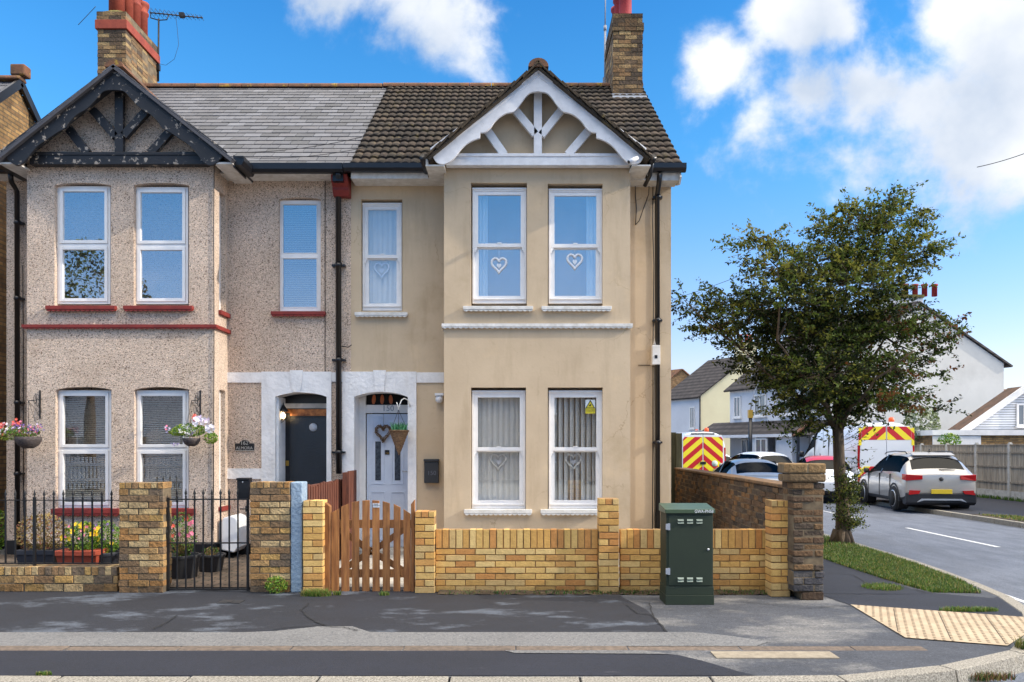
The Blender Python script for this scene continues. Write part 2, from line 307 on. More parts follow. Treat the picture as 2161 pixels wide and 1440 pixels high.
m_brickcol = mat('brick_face', (1.1, 1.1, 1.1, 1), (.86, .83, .8, 1), scale=14, rough=.9, bump=.35, bscale=55, vcol=True, lo=.3, hi=.7)
m_brickold = mat('old_brick_face', (1.05, 1, .95, 1), (.55, .52, .5, 1), scale=7, rough=.95, bump=.9, bscale=30, vcol=True, lo=.3, hi=.7, bdist=.02)
m_mortar = mat('sand_mortar', lin(158, 124, 78), lin(128, 98, 62), scale=10, rough=.95)
m_mortard = mat('dark_mortar', lin(128, 112, 88), lin(88, 76, 60), scale=6, rough=.95)
m_terra = mat('terracotta', lin(158, 70, 48), lin(132, 54, 38), scale=5, rough=.75)
m_slate = mat('roof_slate', (.56, .56, .56, 1), (.40, .40, .41, 1), scale=5, rough=.6, bump=.25, bscale=30, vcol=True, c3=(.8, .72, .45, 1), s3=1.6, t3=(.68, .76))
m_tile = mat('concrete_tile', lin(84, 72, 60), lin(46, 41, 36), scale=3, rough=.9, bump=.6, bscale=40, c3=lin(112, 98, 58), s3=5, t3=(.58, .72), vcol=True)
m_ridge = mat('ridge_tile', lin(122, 82, 58), lin(84, 64, 50), scale=5, rough=.9, bump=.5, bscale=30, c3=lin(160, 130, 50), s3=4, t3=(.58, .66))
m_lead = flat('lead_flashing', lin(150, 156, 166), rough=.55)
m_chimbrick = brick_mat('chimney_brick', lin(176, 140, 88), lin(120, 92, 62), lin(120, 105, 80))
m_green = mat('dark_green_paint', lin(30, 42, 28), lin(35, 47, 31), scale=3, rough=.6, bump=.03, c3=lin(46, 60, 44), s3=2.2, t3=(.62, .85))
def leafy(m, f=.35):
    nt = m.node_tree.nodes; lk = m.node_tree.links; p = nt['Principled BSDF']; o = [n for n in nt if n.bl_idname == 'ShaderNodeOutputMaterial'][0]
    t = N(nt, 'ShaderNodeBsdfTranslucent'); lk.new(p.inputs['Base Color'].links[0].from_socket, t.inputs[0]); x = N(nt, 'ShaderNodeMixShader'); x.inputs[0].default_value = f; lk.new(p.outputs[0], x.inputs[1]); lk.new(t.outputs[0], x.inputs[2]); lk.new(x.outputs[0], o.inputs[0]); return m
m_grn_leaf = [mat('leaf_green_%s' % k, c, rough=.75, spec=.25) for k, c in (('dark', lin(40, 52, 24)), ('mid', lin(88, 104, 42)), ('olive', lin(124, 124, 50)), ('rust', lin(116, 74, 40)))]
m_leaf_b = [mat('bright_leaf_%s' % k, c, rough=.5) for k, c in (('deep', lin(62, 104, 34)), ('fresh', lin(104, 148, 44)), ('lime', lin(150, 170, 60)))]
m_bark = mat('tree_bark', lin(104, 88, 68), lin(62, 50, 40), scale=9, rough=.95, bump=.9, bscale=18, stretch=(1, 1, .2), bdist=.03)
m_wood = mat('orange_stained_wood', lin(178, 122, 68), lin(126, 78, 42), scale=5, rough=.65, stretch=(6, 6, .5), bump=.15, bscale=12, vcol=True)
m_woodd = mat('brown_stained_wood', lin(112, 62, 42), lin(78, 42, 30), scale=6, rough=.75, stretch=(5, 5, .6), vcol=False)
m_fence = mat('weathered_fence_board', lin(140, 128, 110), lin(98, 88, 74), scale=3, rough=.9, stretch=(8, 8, .5), bump=.2, bscale=20)
m_conc = mat('pale_concrete', lin(188, 184, 176), lin(160, 156, 148), scale=6, rough=.9, bump=.2)
m_kerb = mat('speckled_kerb_stone', lin(150, 146, 136), lin(112, 108, 100), scale=60, rough=.9, bump=.4, bscale=60, c3=lin(120, 112, 96), s3=3, t3=(.6, .8))
m_asph = mat('dark_asphalt', lin(27, 32, 43), lin(20, 23, 33), scale=3, rough=.75, bump=.5, bscale=140, c3=lin(76, 83, 94), s3=1.5, t3=(.53, .6), stretch=(.55, 1, 1))
m_asph2 = mat('smooth_dark_asphalt', lin(26, 30, 43), lin(21, 25, 37), scale=2, rough=.8, bump=.5, bscale=140, c3=lin(92, 92, 98), s3=2.2, t3=(.68, .76), stretch=(.5, 1, 1))
m_pale = mat('pale_worn_asphalt', lin(114, 114, 114), lin(98, 98, 99), scale=30, rough=.9, bump=.5, bscale=120)
m_worn = mat('worn_grey_asphalt', lin(68, 71, 78), lin(56, 59, 66), scale=4, rough=.85, bump=.5, bscale=120, c3=lin(112, 111, 110), s3=1.0, t3=(.5, .62), stretch=(.7, 1, 1))
m_road = mat('road_asphalt', lin(100, 106, 118), lin(84, 90, 102), scale=2, rough=.8, bump=.6, bscale=90, c3=lin(86, 90, 98), s3=.5, t3=(.5, .8), stretch=(1.6, .4, 1))
m_buff = mat('buff_tactile_paving', lin(180, 162, 136), lin(160, 142, 118), scale=5, rough=.85)
m_soil = mat('soil', lin(74, 62, 44), lin(52, 42, 30), scale=8, rough=1)
m_grass = [mat('grass_%s' % k, c, rough=.6) for k, c in (('deep', lin(58, 88, 32)), ('fresh', lin(96, 128, 46)), ('dry', lin(138, 132, 72)))]
m_paint = mat('road_marking_paint', lin(214, 216, 218), lin(180, 182, 184), scale=14, rough=.7, c3=lin(120, 122, 126), s3=12, t3=(.6, .66))
m_brass = flat('brass', lin(190, 150, 70), rough=.3, metal=.9)
m_chrome = flat('chrome', lin(200, 202, 205), rough=.35, metal=.8)
m_rubber = flat('tyre_rubber', lin(24, 24, 26), rough=.8)
m_grey_plastic = flat('dark_grey_plastic', lin(44, 46, 50), rough=.6)
m_wicker = mat('dark_wicker', lin(92, 82, 78), lin(48, 42, 42), scale=30, rough=.8, stretch=(1, 1, 3), bump=.8, bscale=30)
m_wicker2 = mat('brown_wicker', lin(142, 112, 80), lin(84, 60, 44), scale=26, rough=.8, stretch=(1, 1, 3), bump=.8, bscale=30)
m_redlight = flat('red_lamp_lens', lin(170, 22, 28), rough=.15)
m_orange = flat('orange_beacon', lin(226, 88, 26), rough=.3)
m_plate = flat('yellow_number_plate', lin(214, 184, 40), rough=.5)
m_bluerend = mat('pale_blue_render', lin(146, 166, 184), lin(128, 148, 168), scale=14, rough=.9, bump=.8, bscale=30, bdist=.02)
m_whiteplastic = flat('white_plastic', lin(224, 226, 230), rough=.4)
m_iron = mat('black_iron', (.006, .006, .007, 1), (.012, .012, .013, 1), scale=8, rough=.5)

layer(m_sand, 1.6, (2.2, 2.2, .35), .52, .8, (.78, .76, .72, 1)); layer(m_sand, 9, (1, 1, 1), .6, .75, (.9, .88, .85, 1)); layer(m_sand, .8, (1, 1, 1), .0, .005, (.72, .68, .62, 1), kind='crack'); layer(m_sand, 1.1, (1, 1, 1), .58, .66, (1.07, 1.06, 1.03, 1))
layer(m_peb, .7, (1, 1, .6), .5, .75, (.84, .82, .78, 1)); layer(m_brickcol, 1.8, (1, 1, 1), .52, .78, (.84, .82, .78, 1)); layer(m_brickcol, 60, (1, 1, 1), .5, .7, (.85, .83, .8, 1))
layer(m_brickold, 2.6, (1, 1, 1), .5, .72, (.6, .58, .52, 1)); layer(m_surround, 2.5, (1.5, 1.5, .5), .55, .75, (.84, .82, .79, 1))
for q in (m_asph, m_asph2, m_worn, m_road, m_pale): layer(q, 60, (1, 1, 1), .58, .68, (1.8, 1.8, 1.8, 1), detail=2); layer(q, 42, (1, 1, 1), .54, .68, (.6, .6, .62, 1), detail=2); layer(q, 1.4, (1, 1, 1), .5, .8, (.72, .72, .72, 1))
layer(m_worn, .6, (1, 1, 1), .0, .004, (.4, .4, .4, 1), kind='crack'); layer(m_wood, 1.7, (2, 2, 1), .54, .66, (.72, .70, .68, 1)); layer(m_wood, 30, (1, 1, .15), .5, .7, (.8, .76, .7, 1)); layer(m_buff, 2.2, (1, 1, 1), .5, .7, (.78, .76, .74, 1))
layer(m_green, 34, (.25, .25, 3), .66, .72, (1.5, 1.5, 1.45, 1)); layer(m_tile, 1.2, (1, 1, 1), .5, .7, (.62, .6, .58, 1)); layer(m_green, 1.3, (1, 1, .4), .5, .75, (1.18, 1.18, 1.15, 1)); layer(m_conc, 3, (1, 1, 1), .5, .7, (.75, .74, .7, 1))

for q in m_grn_leaf+m_leaf_b+m_grass: leafy(q)
# ------------------------------------------------------------------ masonry and roof builders
I4 = Matrix.Identity(4)
YEL = [lin(*c)[:3] for c in ((214, 174, 102), (218, 180, 110), (208, 160, 88), (202, 152, 86), (218, 186, 122), (210, 166, 94), (198, 140, 78), (214, 174, 102), (204, 172, 114))]
STOCK = [lin(*c)[:3] for c in ((188, 154, 104), (194, 158, 96), (170, 134, 86), (152, 122, 88), (194, 170, 124), (136, 112, 84), (176, 132, 80), (122, 106, 88), (198, 174, 130))]
BROWN = [lin(*c)[:3] for c in ((98, 78, 60), (86, 72, 60), (110, 86, 62), (74, 64, 56), (124, 98, 68), (92, 80, 68))]
CHIM = [lin(*c)[:3] for c in ((160, 134, 96), (132, 108, 78), (172, 148, 106), (108, 90, 70), (144, 114, 80), (94, 80, 66))]
def brickwork(mb, M, L, T, H, pal, soldier=0.0, bw=.225, bh=.075, j=.012, rough=.003, stain=0.0, deep=None):
    """bricks over a mortar core; local box L x T x H placed by matrix M"""
    mb.mi = 1; mb.col = (1, 1, 1); mb.mbox(M, .008, L-.008, .008, T-.008, 0, H-.008 if not soldier else H-.006)
    mb.mi = 0; n = max(1, round((H-soldier)/bh)); ch = (H-soldier)/n
    nd = deep or (1 if T < .16 else max(1, round(T/.2)))
    def one(a, b, c, d, z0, z1, dirt):
        k = rnd.choice(pal); q = rnd.uniform(.9, 1.06)*dirt; mb.col = tuple(min(1, x*q) for x in k)
        r = lambda: rnd.uniform(-rough, rough)
        mb.mbox(M, a+j/2+r(), b-j/2+r(), c+(j/2 if c > 0 else 0)+r(), d-(j/2 if d < T-1e-4 else 0)+r(), z0+j/2+r()*.5, z1-j/2+r()*.5)
    for i in range(n):
        dirt = 1-stain*max(0, 1-i/3.0)
        for dd in range(nd):
            x = -bw/2 if (i+dd) % 2 else 0.0
            while x < L-.02:
                a, b = max(0, x), min(L, x+bw)
                if L-b < .05: b = L
                if b-a > .03: one(a, b, T*dd/nd, T*(dd+1)/nd, i*ch, (i+1)*ch, dirt)
                x += bw
                if b == L: break
    if soldier:
        m = max(1, round(L/bh)); w_ = L/m
        for k in range(m): one(k*w_, (k+1)*w_, 0, T, H-soldier, H, 1)
    mb.col = None; mb.mi = 0
def TX(x, y, z, rz=0): return Matrix.Translation((x, y, z)) @ Matrix.Rotation(rz, 4, 'Z')
def wall_holes(mb, M, L, H, T, holes, z0=0.0, ends=True):
    """thin wall in the local xz plane (front at y=0, back y=T) with openings (x0,x1,z0,z1,rise)"""
    xs = sorted({0, L, *[h[0] for h in holes], *[h[1] for h in holes]}); zs = sorted({z0, H, *[h[2] for h in holes], *[h[3] for h in holes]})
    q = lambda x, y, z: M @ Vector((x, y, z))
    for i in range(len(xs)-1):
        for k in range(len(zs)-1):
            cx, cz = (xs[i]+xs[i+1])/2, (zs[k]+zs[k+1])/2
            if any(h[0] < cx < h[1] and h[2] < cz < h[3] for h in holes): continue
            for y in (0, T): mb.poly([q(xs[i], y, zs[k]), q(xs[i+1], y, zs[k]), q(xs[i+1], y, zs[k+1]), q(xs[i], y, zs[k+1])])
    for a, b, c, d, r in holes:
        t = d-r
        mb.poly([q(a, 0, c), q(a, T, c), q(a, T, t), q(a, 0, t)]); mb.poly([q(b, 0, c), q(b, T, c), q(b, T, t), q(b, 0, t)]); mb.poly([q(a, 0, c), q(b, 0, c), q(b, T, c), q(a, T, c)])
        if r <= 0: mb.poly([q(a, 0, d), q(b, 0, d), q(b, T, d), q(a, T, d)])
        else:
            n = 12; f = lambda s: t+r*(1-abs(2*s-1)**2.6)
            for i in range(n):
                s0, s1 = i/n, (i+1)/n; xa, xb = a+(b-a)*s0, a+(b-a)*s1
                mb.poly([q(xa, 0, f(s0)), q(xb, 0, f(s1)), q(xb, 0, d), q(xa, 0, d)]); mb.poly([q(xa, 0, f(s0)), q(xb, 0, f(s1)), q(xb, T, f(s1)), q(xa, T, f(s0))])
    if ends:
        for x in (0, L): mb.poly([q(x, 0, z0), q(x, T, z0), q(x, T, H), q(x, 0, H)])
        for z in (z0, H): mb.poly([q(0, 0, z), q(L, 0, z), q(L, T, z), q(0, T, z)])
def tile_surface(mb, O, U, V, nrm, gauge=.27, wave=.125, amp=.02, step=.04):
    O, U, V, nrm = Vector(O), Vector(U), Vector(V), Vector(nrm).normalized(); lu, lv = U.length, V.length
    nv = max(1, round(lv/gauge)); nr = max(1, round(lu/wave)); sg = 4
    for r in range(nv):
        for c in range(nr):
            q = rnd.uniform(.72, 1.18); mb.col = (q, q*rnd.uniform(.95, 1.02), q*rnd.uniform(.9, 1.02)); top = []; bot = []; dn = []
            jit = rnd.uniform(-.004, .004)
            for k in range(sg+1):
                u = (c+k/sg)/nr; h = amp*max(0, math.sin(PI*k/sg))**.8 if True else 0
                vb = r/nv-.006/lv+jit/lv
                bot.append(mb.vert(O+U*u+V*vb+nrm*(h+step))); top.append(mb.vert(O+U*u+V*min(1, (r+1)/nv+.01)+nrm*(h+.002))); dn.append(mb.vert(O+U*u+V*vb+nrm*(h*.2-.01)))
            mb.smooth = True
            for k in range(sg): mb.face((bot[k], bot[k+1], top[k+1], top[k]))
            mb.smooth = False
            for k in range(sg): mb.face((dn[k], dn[k+1], bot[k+1], bot[k]))
    mb.col = None
def slate_surface(mb, O, U, V, nrm, gauge=.2, wid=.28, skew=0.0):
    O, U, V, nrm = Vector(O), Vector(U), Vector(V), Vector(nrm).normalized(); lu, lv = U.length, V.length; nv = round(lv/gauge); u_, v_ = U/lu, V/lv; g = lv/nv
    base = [lin(*c)[:3] for c in ((116, 118, 126), (128, 130, 138), (108, 110, 118), (122, 122, 128), (98, 100, 106), (134, 136, 144))]
    for r in range(nv):
        x = -wid/2 if r % 2 else 0.0
        while x < lu-.01:
            a, b = max(0, x), min(lu, x+wid); k = rnd.choice(base); q = rnd.uniform(.88, 1.08); mb.col = tuple(c*q for c in k); t = rnd.uniform(.014, .022); d = rnd.uniform(-.004, .004)
            p = lambda uu, vv, n: O+u_*uu+v_*vv+nrm*n
            v0, v1 = r*g+.004+d*.4, min(lv, (r+1)*g-.004)
            if b-a > .02: mb.hexa([p(a+.004, v0, -.004), p(b-.004, v0, -.004), p(b-.004, v1, -.008), p(a+.004, v1, -.008), p(a+.004, v0, t*.5), p(b-.004, v0, t*.5), p(b-.004, v1, .000), p(a+.004, v1, .000)])
            x += wid
    mb.col = None
def scallop_sill(mb, x0, x1, yf, yb, z0, z1, dx=.07):
    mb.box(x0, x1, yf, yb, z0+(z1-z0)*.35, z1)
    mb.box(x0+.01, x1-.01, yf+.02, yb, z0+(z1-z0)*.15, z0+(z1-z0)*.35)
    n = max(2, round((x1-x0)/dx)); w_ = (x1-x0-.02)/n; pts = [(x0+.01, z0+(z1-z0)*.34)]
    for i in range(n):
        for s in range(5): pts.append((x0+.01+w_*(i+s/5), z0+(z1-z0)*.18-(z1-z0)*.22*math.sin(PI*s/5)))
    pts += [(x1-.01, z0+(z1-z0)*.18), (x1-.01, z0+(z1-z0)*.34)]; mb.prism(pts, yf+.006, yf+.022)
def frame_rect(mb, x0, x1, z0, z1, t, yf, yb):
    mb.box(x0, x0+t, yf, yb, z0, z1); mb.box(x1-t, x1, yf, yb, z0, z1); mb.box(x0+t, x1-t, yf+.0006, yb, z1-t, z1); mb.box(x0+t, x1-t, yf+.0006, yb, z0, z0+t)
def frame_q(M_, mb, x0, x1, z0, z1, t, yf, yb):
    for a, b, c, d in ((x0, x0+t, z0, z1), (x1-t, x1, z0, z1), (x0+t, x1-t, z1-t, z1), (x0+t, x1-t, z0, z0+t)): mb.mbox(M_, a, b, yf, yb, c, d)
# ------------------------------------------------------------------ the two front houses
YB, YF, BAY = 12.0, 11.45, .55          # back wall plane, bay front plane
E0, R0 = Vector((0, 11.68, 5.72)), Vector((0, 15.3, 8.48)); SL = R0-E0; SN = Vector((0, -SL.z, SL.y)).normalized()
XL, XP, XR = -7.53, -2.45, 2.37
GZ = .04                                 # front garden level
def window(parent, D, px0, px1, py0, py1, style, blind, sill=None, group=None, split=.5, gl=None, curtains=None):
    """frame is placed behind the wall face D; pixel box is the outer frame as seen"""
    yf = D+.075; x0, x1, z0, z1 = X(px0, yf), X(px1, yf), Z(py1, yf), Z(py0, yf); w_, h_ = x1-x0, z1-z0; zm = z0+h_*split
    mb = MB(); gl = gl or m_glass; panes = []
    if style == 'upvc':
        frame_rect(mb, x0, x1, z0, z1, .035, yf, yf+.07); mb.box(x0+.035, x1-.035, yf, yf+.07, zm-.022, zm+.022)
        for a, b in ((z0+.035, zm-.022), (zm+.022, z1-.035)):
            frame_rect(mb, x0+.036, x1-.036, a+.001, b-.001, .045, yf-.014, yf+.05); panes.append((x0+.081, x1-.081, a+.046, b-.046, yf+.012))
    elif style == 'plain':
        frame_rect(mb, x0, x1, z0, z1, .05, yf, yf+.07); mb.box(x0+.05, x1-.05, yf, yf+.07, zm-.03, zm+.03)
        for a, b in ((z0+.05, zm-.03), (zm+.03, z1-.05)):
            frame_rect(mb, x0+.0505, x1-.0505, a, b, .012, yf-.006, yf+.03); panes.append((x0+.062, x1-.062, a+.012, b-.012, yf+.02))
    else:
        mb.box(x0, x1, yf, yf+.1, z1-.05, z1); mb.box(x0, x0+.03, yf, yf+.1, z0, z1-.05); mb.box(x1-.03, x1, yf, yf+.1, z0, z1-.05); mb.box(x0+.03, x1-.03, yf, yf+.1, z0, z0+.06)
        mb.box(x0-.004, x1+.004, yf-.014, yf+.01, z1-.03, z1-.012); mb.box(x0+.02, x1-.02, yf-.02, yf+.0, z0+.055, z0+.075)
        frame_rect(mb, x0+.03, x1-.03, zm-.02, z1-.05, .052, yf+.012, yf+.05); frame_rect(mb, x0+.03, x1-.03, z0+.06, zm+.02, .058, yf+.05, yf+.09)
        panes += [(x0+.082, x1-.082, zm+.032, z1-.102, yf+.03), (x0+.088, x1-.088, z0+.118, zm-.038, yf+.066)]
        for s, xx in ((1, x0+.03), (-1, x1-.03)):      # sash horns
            mb.prism([(xx, zm-.02), (xx+s*.04, zm-.02), (xx+s*.034, zm-.05), (xx+s*.018, zm-.068), (xx+s*.014, zm-.095), (xx, zm-.095)], yf+.014, yf+.046)
        mb.box((x0+x1)/2-.03, (x0+x1)/2+.03, yf+.005, yf+.03, zm+.028, zm+.046)
    f = obj('window', mb, m_upvc, parent, bevel=.003)
    for a, b, c, d, y in panes:
        g = MB(); g.box(a-.004, b+.004, y, y+.006, c-.004, d+.004); obj('pane', g, gl, f)
    gz = (z0+.1, z1-.1); bx0, bx1 = x0+.06, x1-.06; yb = yf+.13
    if blind == 'venetian':
        mb = MB(); n = int((gz[1]-gz[0])/.028)
        for i in range(n):
            z = gz[0]+i*.028; mb.poly([(bx0, yb-.01, z-.004), (bx1, yb-.01, z-.004), (bx1, yb+.012, z+.007), (bx0, yb+.012, z+.007)])
        obj('blind', mb, m_slat, f, fix=False)
    elif blind in ('vertical', 'vertical_open'):
        mb = MB(); n = 8 if w_ > .7 else 6; sp = (bx1-bx0)/n; an = rad(12 if blind == 'vertical' else 38)
        for i in range(n):
            c = bx0+sp*(i+.5); a2 = an+rnd.uniform(-.1, .1); hw = sp*.53; dx, dy = hw*math.cos(a2), hw*math.sin(a2); cu = .006
            zt = gz[1]+.03; mb.smooth = True
            mb.poly([(c-dx, yb-dy, gz[0]), (c, yb-cu, gz[0]), (c, yb-cu, zt), (c-dx, yb-dy, zt)]); mb.poly([(c, yb-cu, gz[0]), (c+dx, yb+dy, gz[0]), (c+dx, yb+dy, zt), (c, yb-cu, zt)])
        obj('blind', mb, m_blind, f, fix=False)
    elif blind == 'curtain':
        mb = MB(); ww = w_*.2
        xa = bx0 if curtains == 'l' else bx1-ww; mb.smooth = True
        mb.grid(lambda u, v: (xa+ww*u, yb+.02+.012*math.sin(u*19), gz[0]+(gz[1]+.04-gz[0])*v), 16, 1); obj('curtain', mb, m_curtain, f, fix=False)
    if sill:
        sx0, sx1, sy0, sy1, sm = sill; mb = MB(); scallop_sill(mb, X(sx0, D-.07), X(sx1, D-.07), D-.07, D+.075, Z(sy1, D-.07), Z(sy0, D-.07)); obj('sill', mb, sm, f, bevel=.004)
    return f
def hole(px0, px1, py0, py1, D, ox, rise=0.0): return (X(px0, D)-ox, X(px1, D)-ox, Z(py1, D), Z(py0, D), rise)
def arc_pts(cx, cz, r0, a0, a1, n): return [(cx+r0*math.cos(a0+(a1-a0)*i/n), cz+r0*math.sin(a0+(a1-a0)*i/n)) for i in range(n+1)]
def resample(pts, n=3):
    """Catmull-Rom through the cusp-free stretches"""
    out = []
    for i in range(len(pts)-1):
        p0 = pts[max(0, i-1)]; p1, p2 = pts[i], pts[i+1]; p3 = pts[min(len(pts)-1, i+2)]
        for k in range(n):
            t = k/n; out.append(tuple(.5*((2*p1[c])+(-p0[c]+p2[c])*t+(2*p0[c]-5*p1[c]+4*p2[c]-p3[c])*t*t+(-p0[c]+3*p1[c]-3*p2[c]+p3[c])*t**3) for c in (0, 1)))
    return out+[pts[-1]]
def gable(parent, cpx, apex_y, foot, lower, D, mw, tiem, beams, prof_end):
    """barge boards (two), collar beam, struts; lower = half outline (dx, py)"""
    c = X(cpx, D)
    for s in (-1, 1):
        low = [(c+s*dx*D/FP, Z(py, D)) for dx, py in lower]; up = [(c, Z(apex_y, D)), (c+s*foot[0]*D/FP, Z(foot[1], D))]
        mb = MB(); low2 = low; n = len(low2)
        # build as strips between lower and upper edges so the concave outline is safe
        def upat(x):
            t = min(1, max(0, (x-up[0][0])/(up[1][0]-up[0][0]))); return (up[0][0]+(up[1][0]-up[0][0])*t, up[0][1]+(up[1][1]-up[0][1])*t)
        cut = max(range(n), key=lambda i: s*(low2[i][0]-c))
        pts = low2
        mb.prism([up[0]]+pts+[up[1]], D, D+.045)
        # moulding strip along the top edge
        a, b = Vector((up[0][0], D-.012, up[0][1])), Vector((up[1][0], D-.012, up[1][1])); d = (b-a).normalized(); nn = Vector((-d.z, 0, d.x))*(-s)
        if nn.z > 0: nn = -nn
        mb.beam(a+nn*.02, b+nn*.02, .03, .045, up=(d.z, 0, -d.x)); mb.beam(a+nn*.085+Vector((0, .01, 0)), b+nn*.085+Vector((0, .01, 0)), .014, .018, up=(d.z, 0, -d.x))
        obj('bargeboard', mb, mw, parent, bevel=.004)
    y = D+.16
    x0, x1, y0, y1 = tiem; mb = MB(); mb.box(X(x0, y), X(x1, y), y, y+.12, Z(y1, y), Z(y0, y)); mb.box(X(x0, y), X(x1, y), y-.012, y, Z(y0+5, y), Z(y0, y)+.012); obj('collar_beam', mb, mw, parent, bevel=.005)
    for (ax, ay, bx, by, ww) in beams:
        mb = MB(); yy = y+.04; a, b = P(ax, ay, yy), P(bx, by, yy); mb.beam(a, b, .07, ww*yy/FP, up=(0, 1, 0)) if False else mb.beam(a, b, ww*yy/FP, .07, up=(0, 1, 0)); obj('gable_strut', mb, mw, parent, bevel=.004)
# ---- pebbledashed house
H1 = thing('pebbledashed_house', 'grey pebbledashed semi-detached house with peeling black bargeboards and slate roof', 'house', (-5.0, 12.0, 0))
H2 = thing('rendered_house', 'sand coloured rendered semi-detached house with white gable boards and brown tiled roof', 'house', (0.0, 12.0, 0))
WT = 5.66
def build_house1():
    mb = MB(); M = TX(XL, YB, 0)
    wall_holes(mb, M, -2.40-XL, WT, .22, [hole(588, 677, 417, 660, YB, XL, .03), (X(581, YB)-XL, X(690, YB)-XL, 0, Z(828, YB), .04)])
    mb.box(XL, XL+.25, YB+.221, 18.6, 0, WT); mb.box(XL, -2.40, 18.6, 18.8, 0, WT)
    mb.prism([(12.05, WT), (18.75, WT), (15.3, 8.36)], XL+.0, XL+.2, plane='yz')
    # bay
    bx0, bx1 = X(57, YF), X(452, YF); M2 = TX(bx0, YF, 0)
    hs = [hole(115, 234, 386, 645, YF, bx0, .04), hole(282, 399, 386, 645, YF, bx0, .04), hole(117, 235, 817, 1076, YF, bx0, .04), hole(283, 399, 817, 1076, YF, bx0, .04)]
    wall_holes(mb, M2, bx1-bx0, 5.66, .2, hs)
    Ms = Matrix.Translation((bx1, YF+.201, 0)) @ Matrix.Rotation(PI/2, 4, 'Z')
    wall_holes(mb, Ms, BAY-.202, 5.66, .2, [(.0, .24, Z(655, 11.7), Z(405, 11.7), 0), (.0, .24, Z(1068, 11.7), Z(823, 11.7), 0)], ends=True)
    mb.box(bx0, bx0+.2, YF+.201, YB-.001, 0, 5.66)
    cx = X(240, 11.2); mb.prism([(bx0, 5.661), (bx1, 5.661), (bx1+.05, 5.72), (cx, 6.86), (bx0-.05, 5.72)], YF, YF+.15)
    obj('wall', mb, m_peb, H1)
    mb = MB(); mb.box(bx0-.012, bx1+.012, YF-.012, YB, 0, Z(1148, YF)); mb.box(bx1+.013, X(553, YB), YB-.015, YB, 0, .2); mb.box(XL-.01, bx0-.013, YB-.015, YB, 0, .25); obj('plinth', mb, m_black, H1)
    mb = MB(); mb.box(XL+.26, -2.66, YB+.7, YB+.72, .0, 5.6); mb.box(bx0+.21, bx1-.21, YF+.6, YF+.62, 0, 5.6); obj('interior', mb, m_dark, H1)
    r = (95, 242, 645, 657, m_red)
    window(H1, YF, 121, 233, 393, 642, 'upvc', 'venetian', (95, 242, 645, 657, m_red), gl=m_glass)
    window(H1, YF, 285, 397, 395, 642, 'upvc', 'venetian', (259, 405, 645, 657, m_red), gl=m_glass)
    window(H1, YB, 588, 677, 423, 657, 'plain', 'venetian', (571, 686, 657, 668, m_red), gl=m_glass)
    window(H1, YF, 122, 235, 824, 1072, 'upvc', 'venetian', (107, 250, 1074, 1090, m_red), gl=m_glassd)
    window(H1, YF, 286, 398, 824, 1072, 'upvc', 'venetian', (264, 409, 1074, 1090, m_red), gl=m_glassd)
    for z0, z1 in ((Z(655, 11.7), Z(405, 11.7)), (Z(1068, 11.7), Z(823, 11.7))):     # narrow side lights of the bay
        mb = MB(); Mx = Matrix.Translation((bx1-.07, YF+.2, 0)) @ Matrix.Rotation(PI/2, 4, 'Z'); frame_q(Mx, mb, 0, .24, z0, z1, .04, 0, .05); mb.mbox(Mx, .04, .2, 0, .05, (z0+z1)/2-.03, (z0+z1)/2+.03); f = obj('window', mb, m_upvc, H1)
        g = MB(); g.mbox(Mx, .04, .2, .02, .026, z0+.04, z1-.04); obj('pane', g, m_glass, f)
        g = MB(); g.box(bx1, bx1+.05, YF+.16, YB-.02, z0-.075, z0-.01); obj('sill', g, m_red, f, bevel=.006)
    mb = MB(); z0, z1 = Z(695, YF), Z(686, YF); scallop_sill(mb, bx0-.05, bx1+.05, YF-.05, YF+.0, z0, z1, dx=.08); mb.box(bx1, bx1+.05, YF+.001, YB, z0+.01, z1); mb.box(bx0-.05, bx0, YF+.001, YB, z0+.01, z1); obj('string_course', mb, m_red, H1)
    # slate roof
    mb = MB(); O = Vector((-7.78, E0.y, E0.z)); slate_surface(mb, O, (XP+7.78+.1, 0, 0), SL, SN); f = obj('roof', mb, m_slate, H1, fix=False)
    mb = MB(); mb.hexa([(-7.75, E0.y+.02, E0.z-.06), (XP, E0.y+.02, E0.z-.06), (XP, 15.3, 8.40), (-7.75, 15.3, 8.40), (-7.75, E0.y+.02, E0.z-.02), (XP, E0.y+.02, E0.z-.02), (XP, 15.3, 8.46), (-7.75, 15.3, 8.46)])
    mb.poly([(-7.75, 15.3, 8.45), (XP, 15.3, 8.45), (XP, 19.0, 5.6), (-7.75, 19.0, 5.6)]); obj('roof_deck', mb, m_dark, f)
    mb = MB(); n = 12
    for i in range(n):
        a = -7.75+(XP+7.75)*i/n; b = -7.75+(XP+7.75)*(i+1)/n; pr = [(15.3+.12*math.cos(t), 8.44+.10*math.sin(t)) for t in [PI*k/8 for k in range(9)]]; mb.prism(pr, a+.006, b-.004, plane='yz')
    obj('ridge_tiles', mb, m_ridge, f)
    # gable over the bay
    low = [(0, 570), (60, 578), (95, 610), (135, 655), (175, 692), (235, 728), (285, 780), (305, 812), (355, 838), (405, 872), (465, 912), (505, 950), (555, 1012), (585, 1040), (625, 1045), (668, 1015), (715, 962)]
    gable(H1, 240, 138, (238, 320), resample([(a/3, b/3) for a, b in low], 4), 11.14, m_blackwood, (62, 436, 323, 347),
          [(253, 196, 253, 323, 18), (196, 232, 245, 290, 17), (311, 234, 262, 288, 17), (142, 268, 186, 325, 17), (362, 276, 318, 325, 17)], None)
    rf = MB(); cx = X(240, 11.1); za = Z(136, 11.1); hw = 252*11.1/FP; zf = Z(336, 11.1)
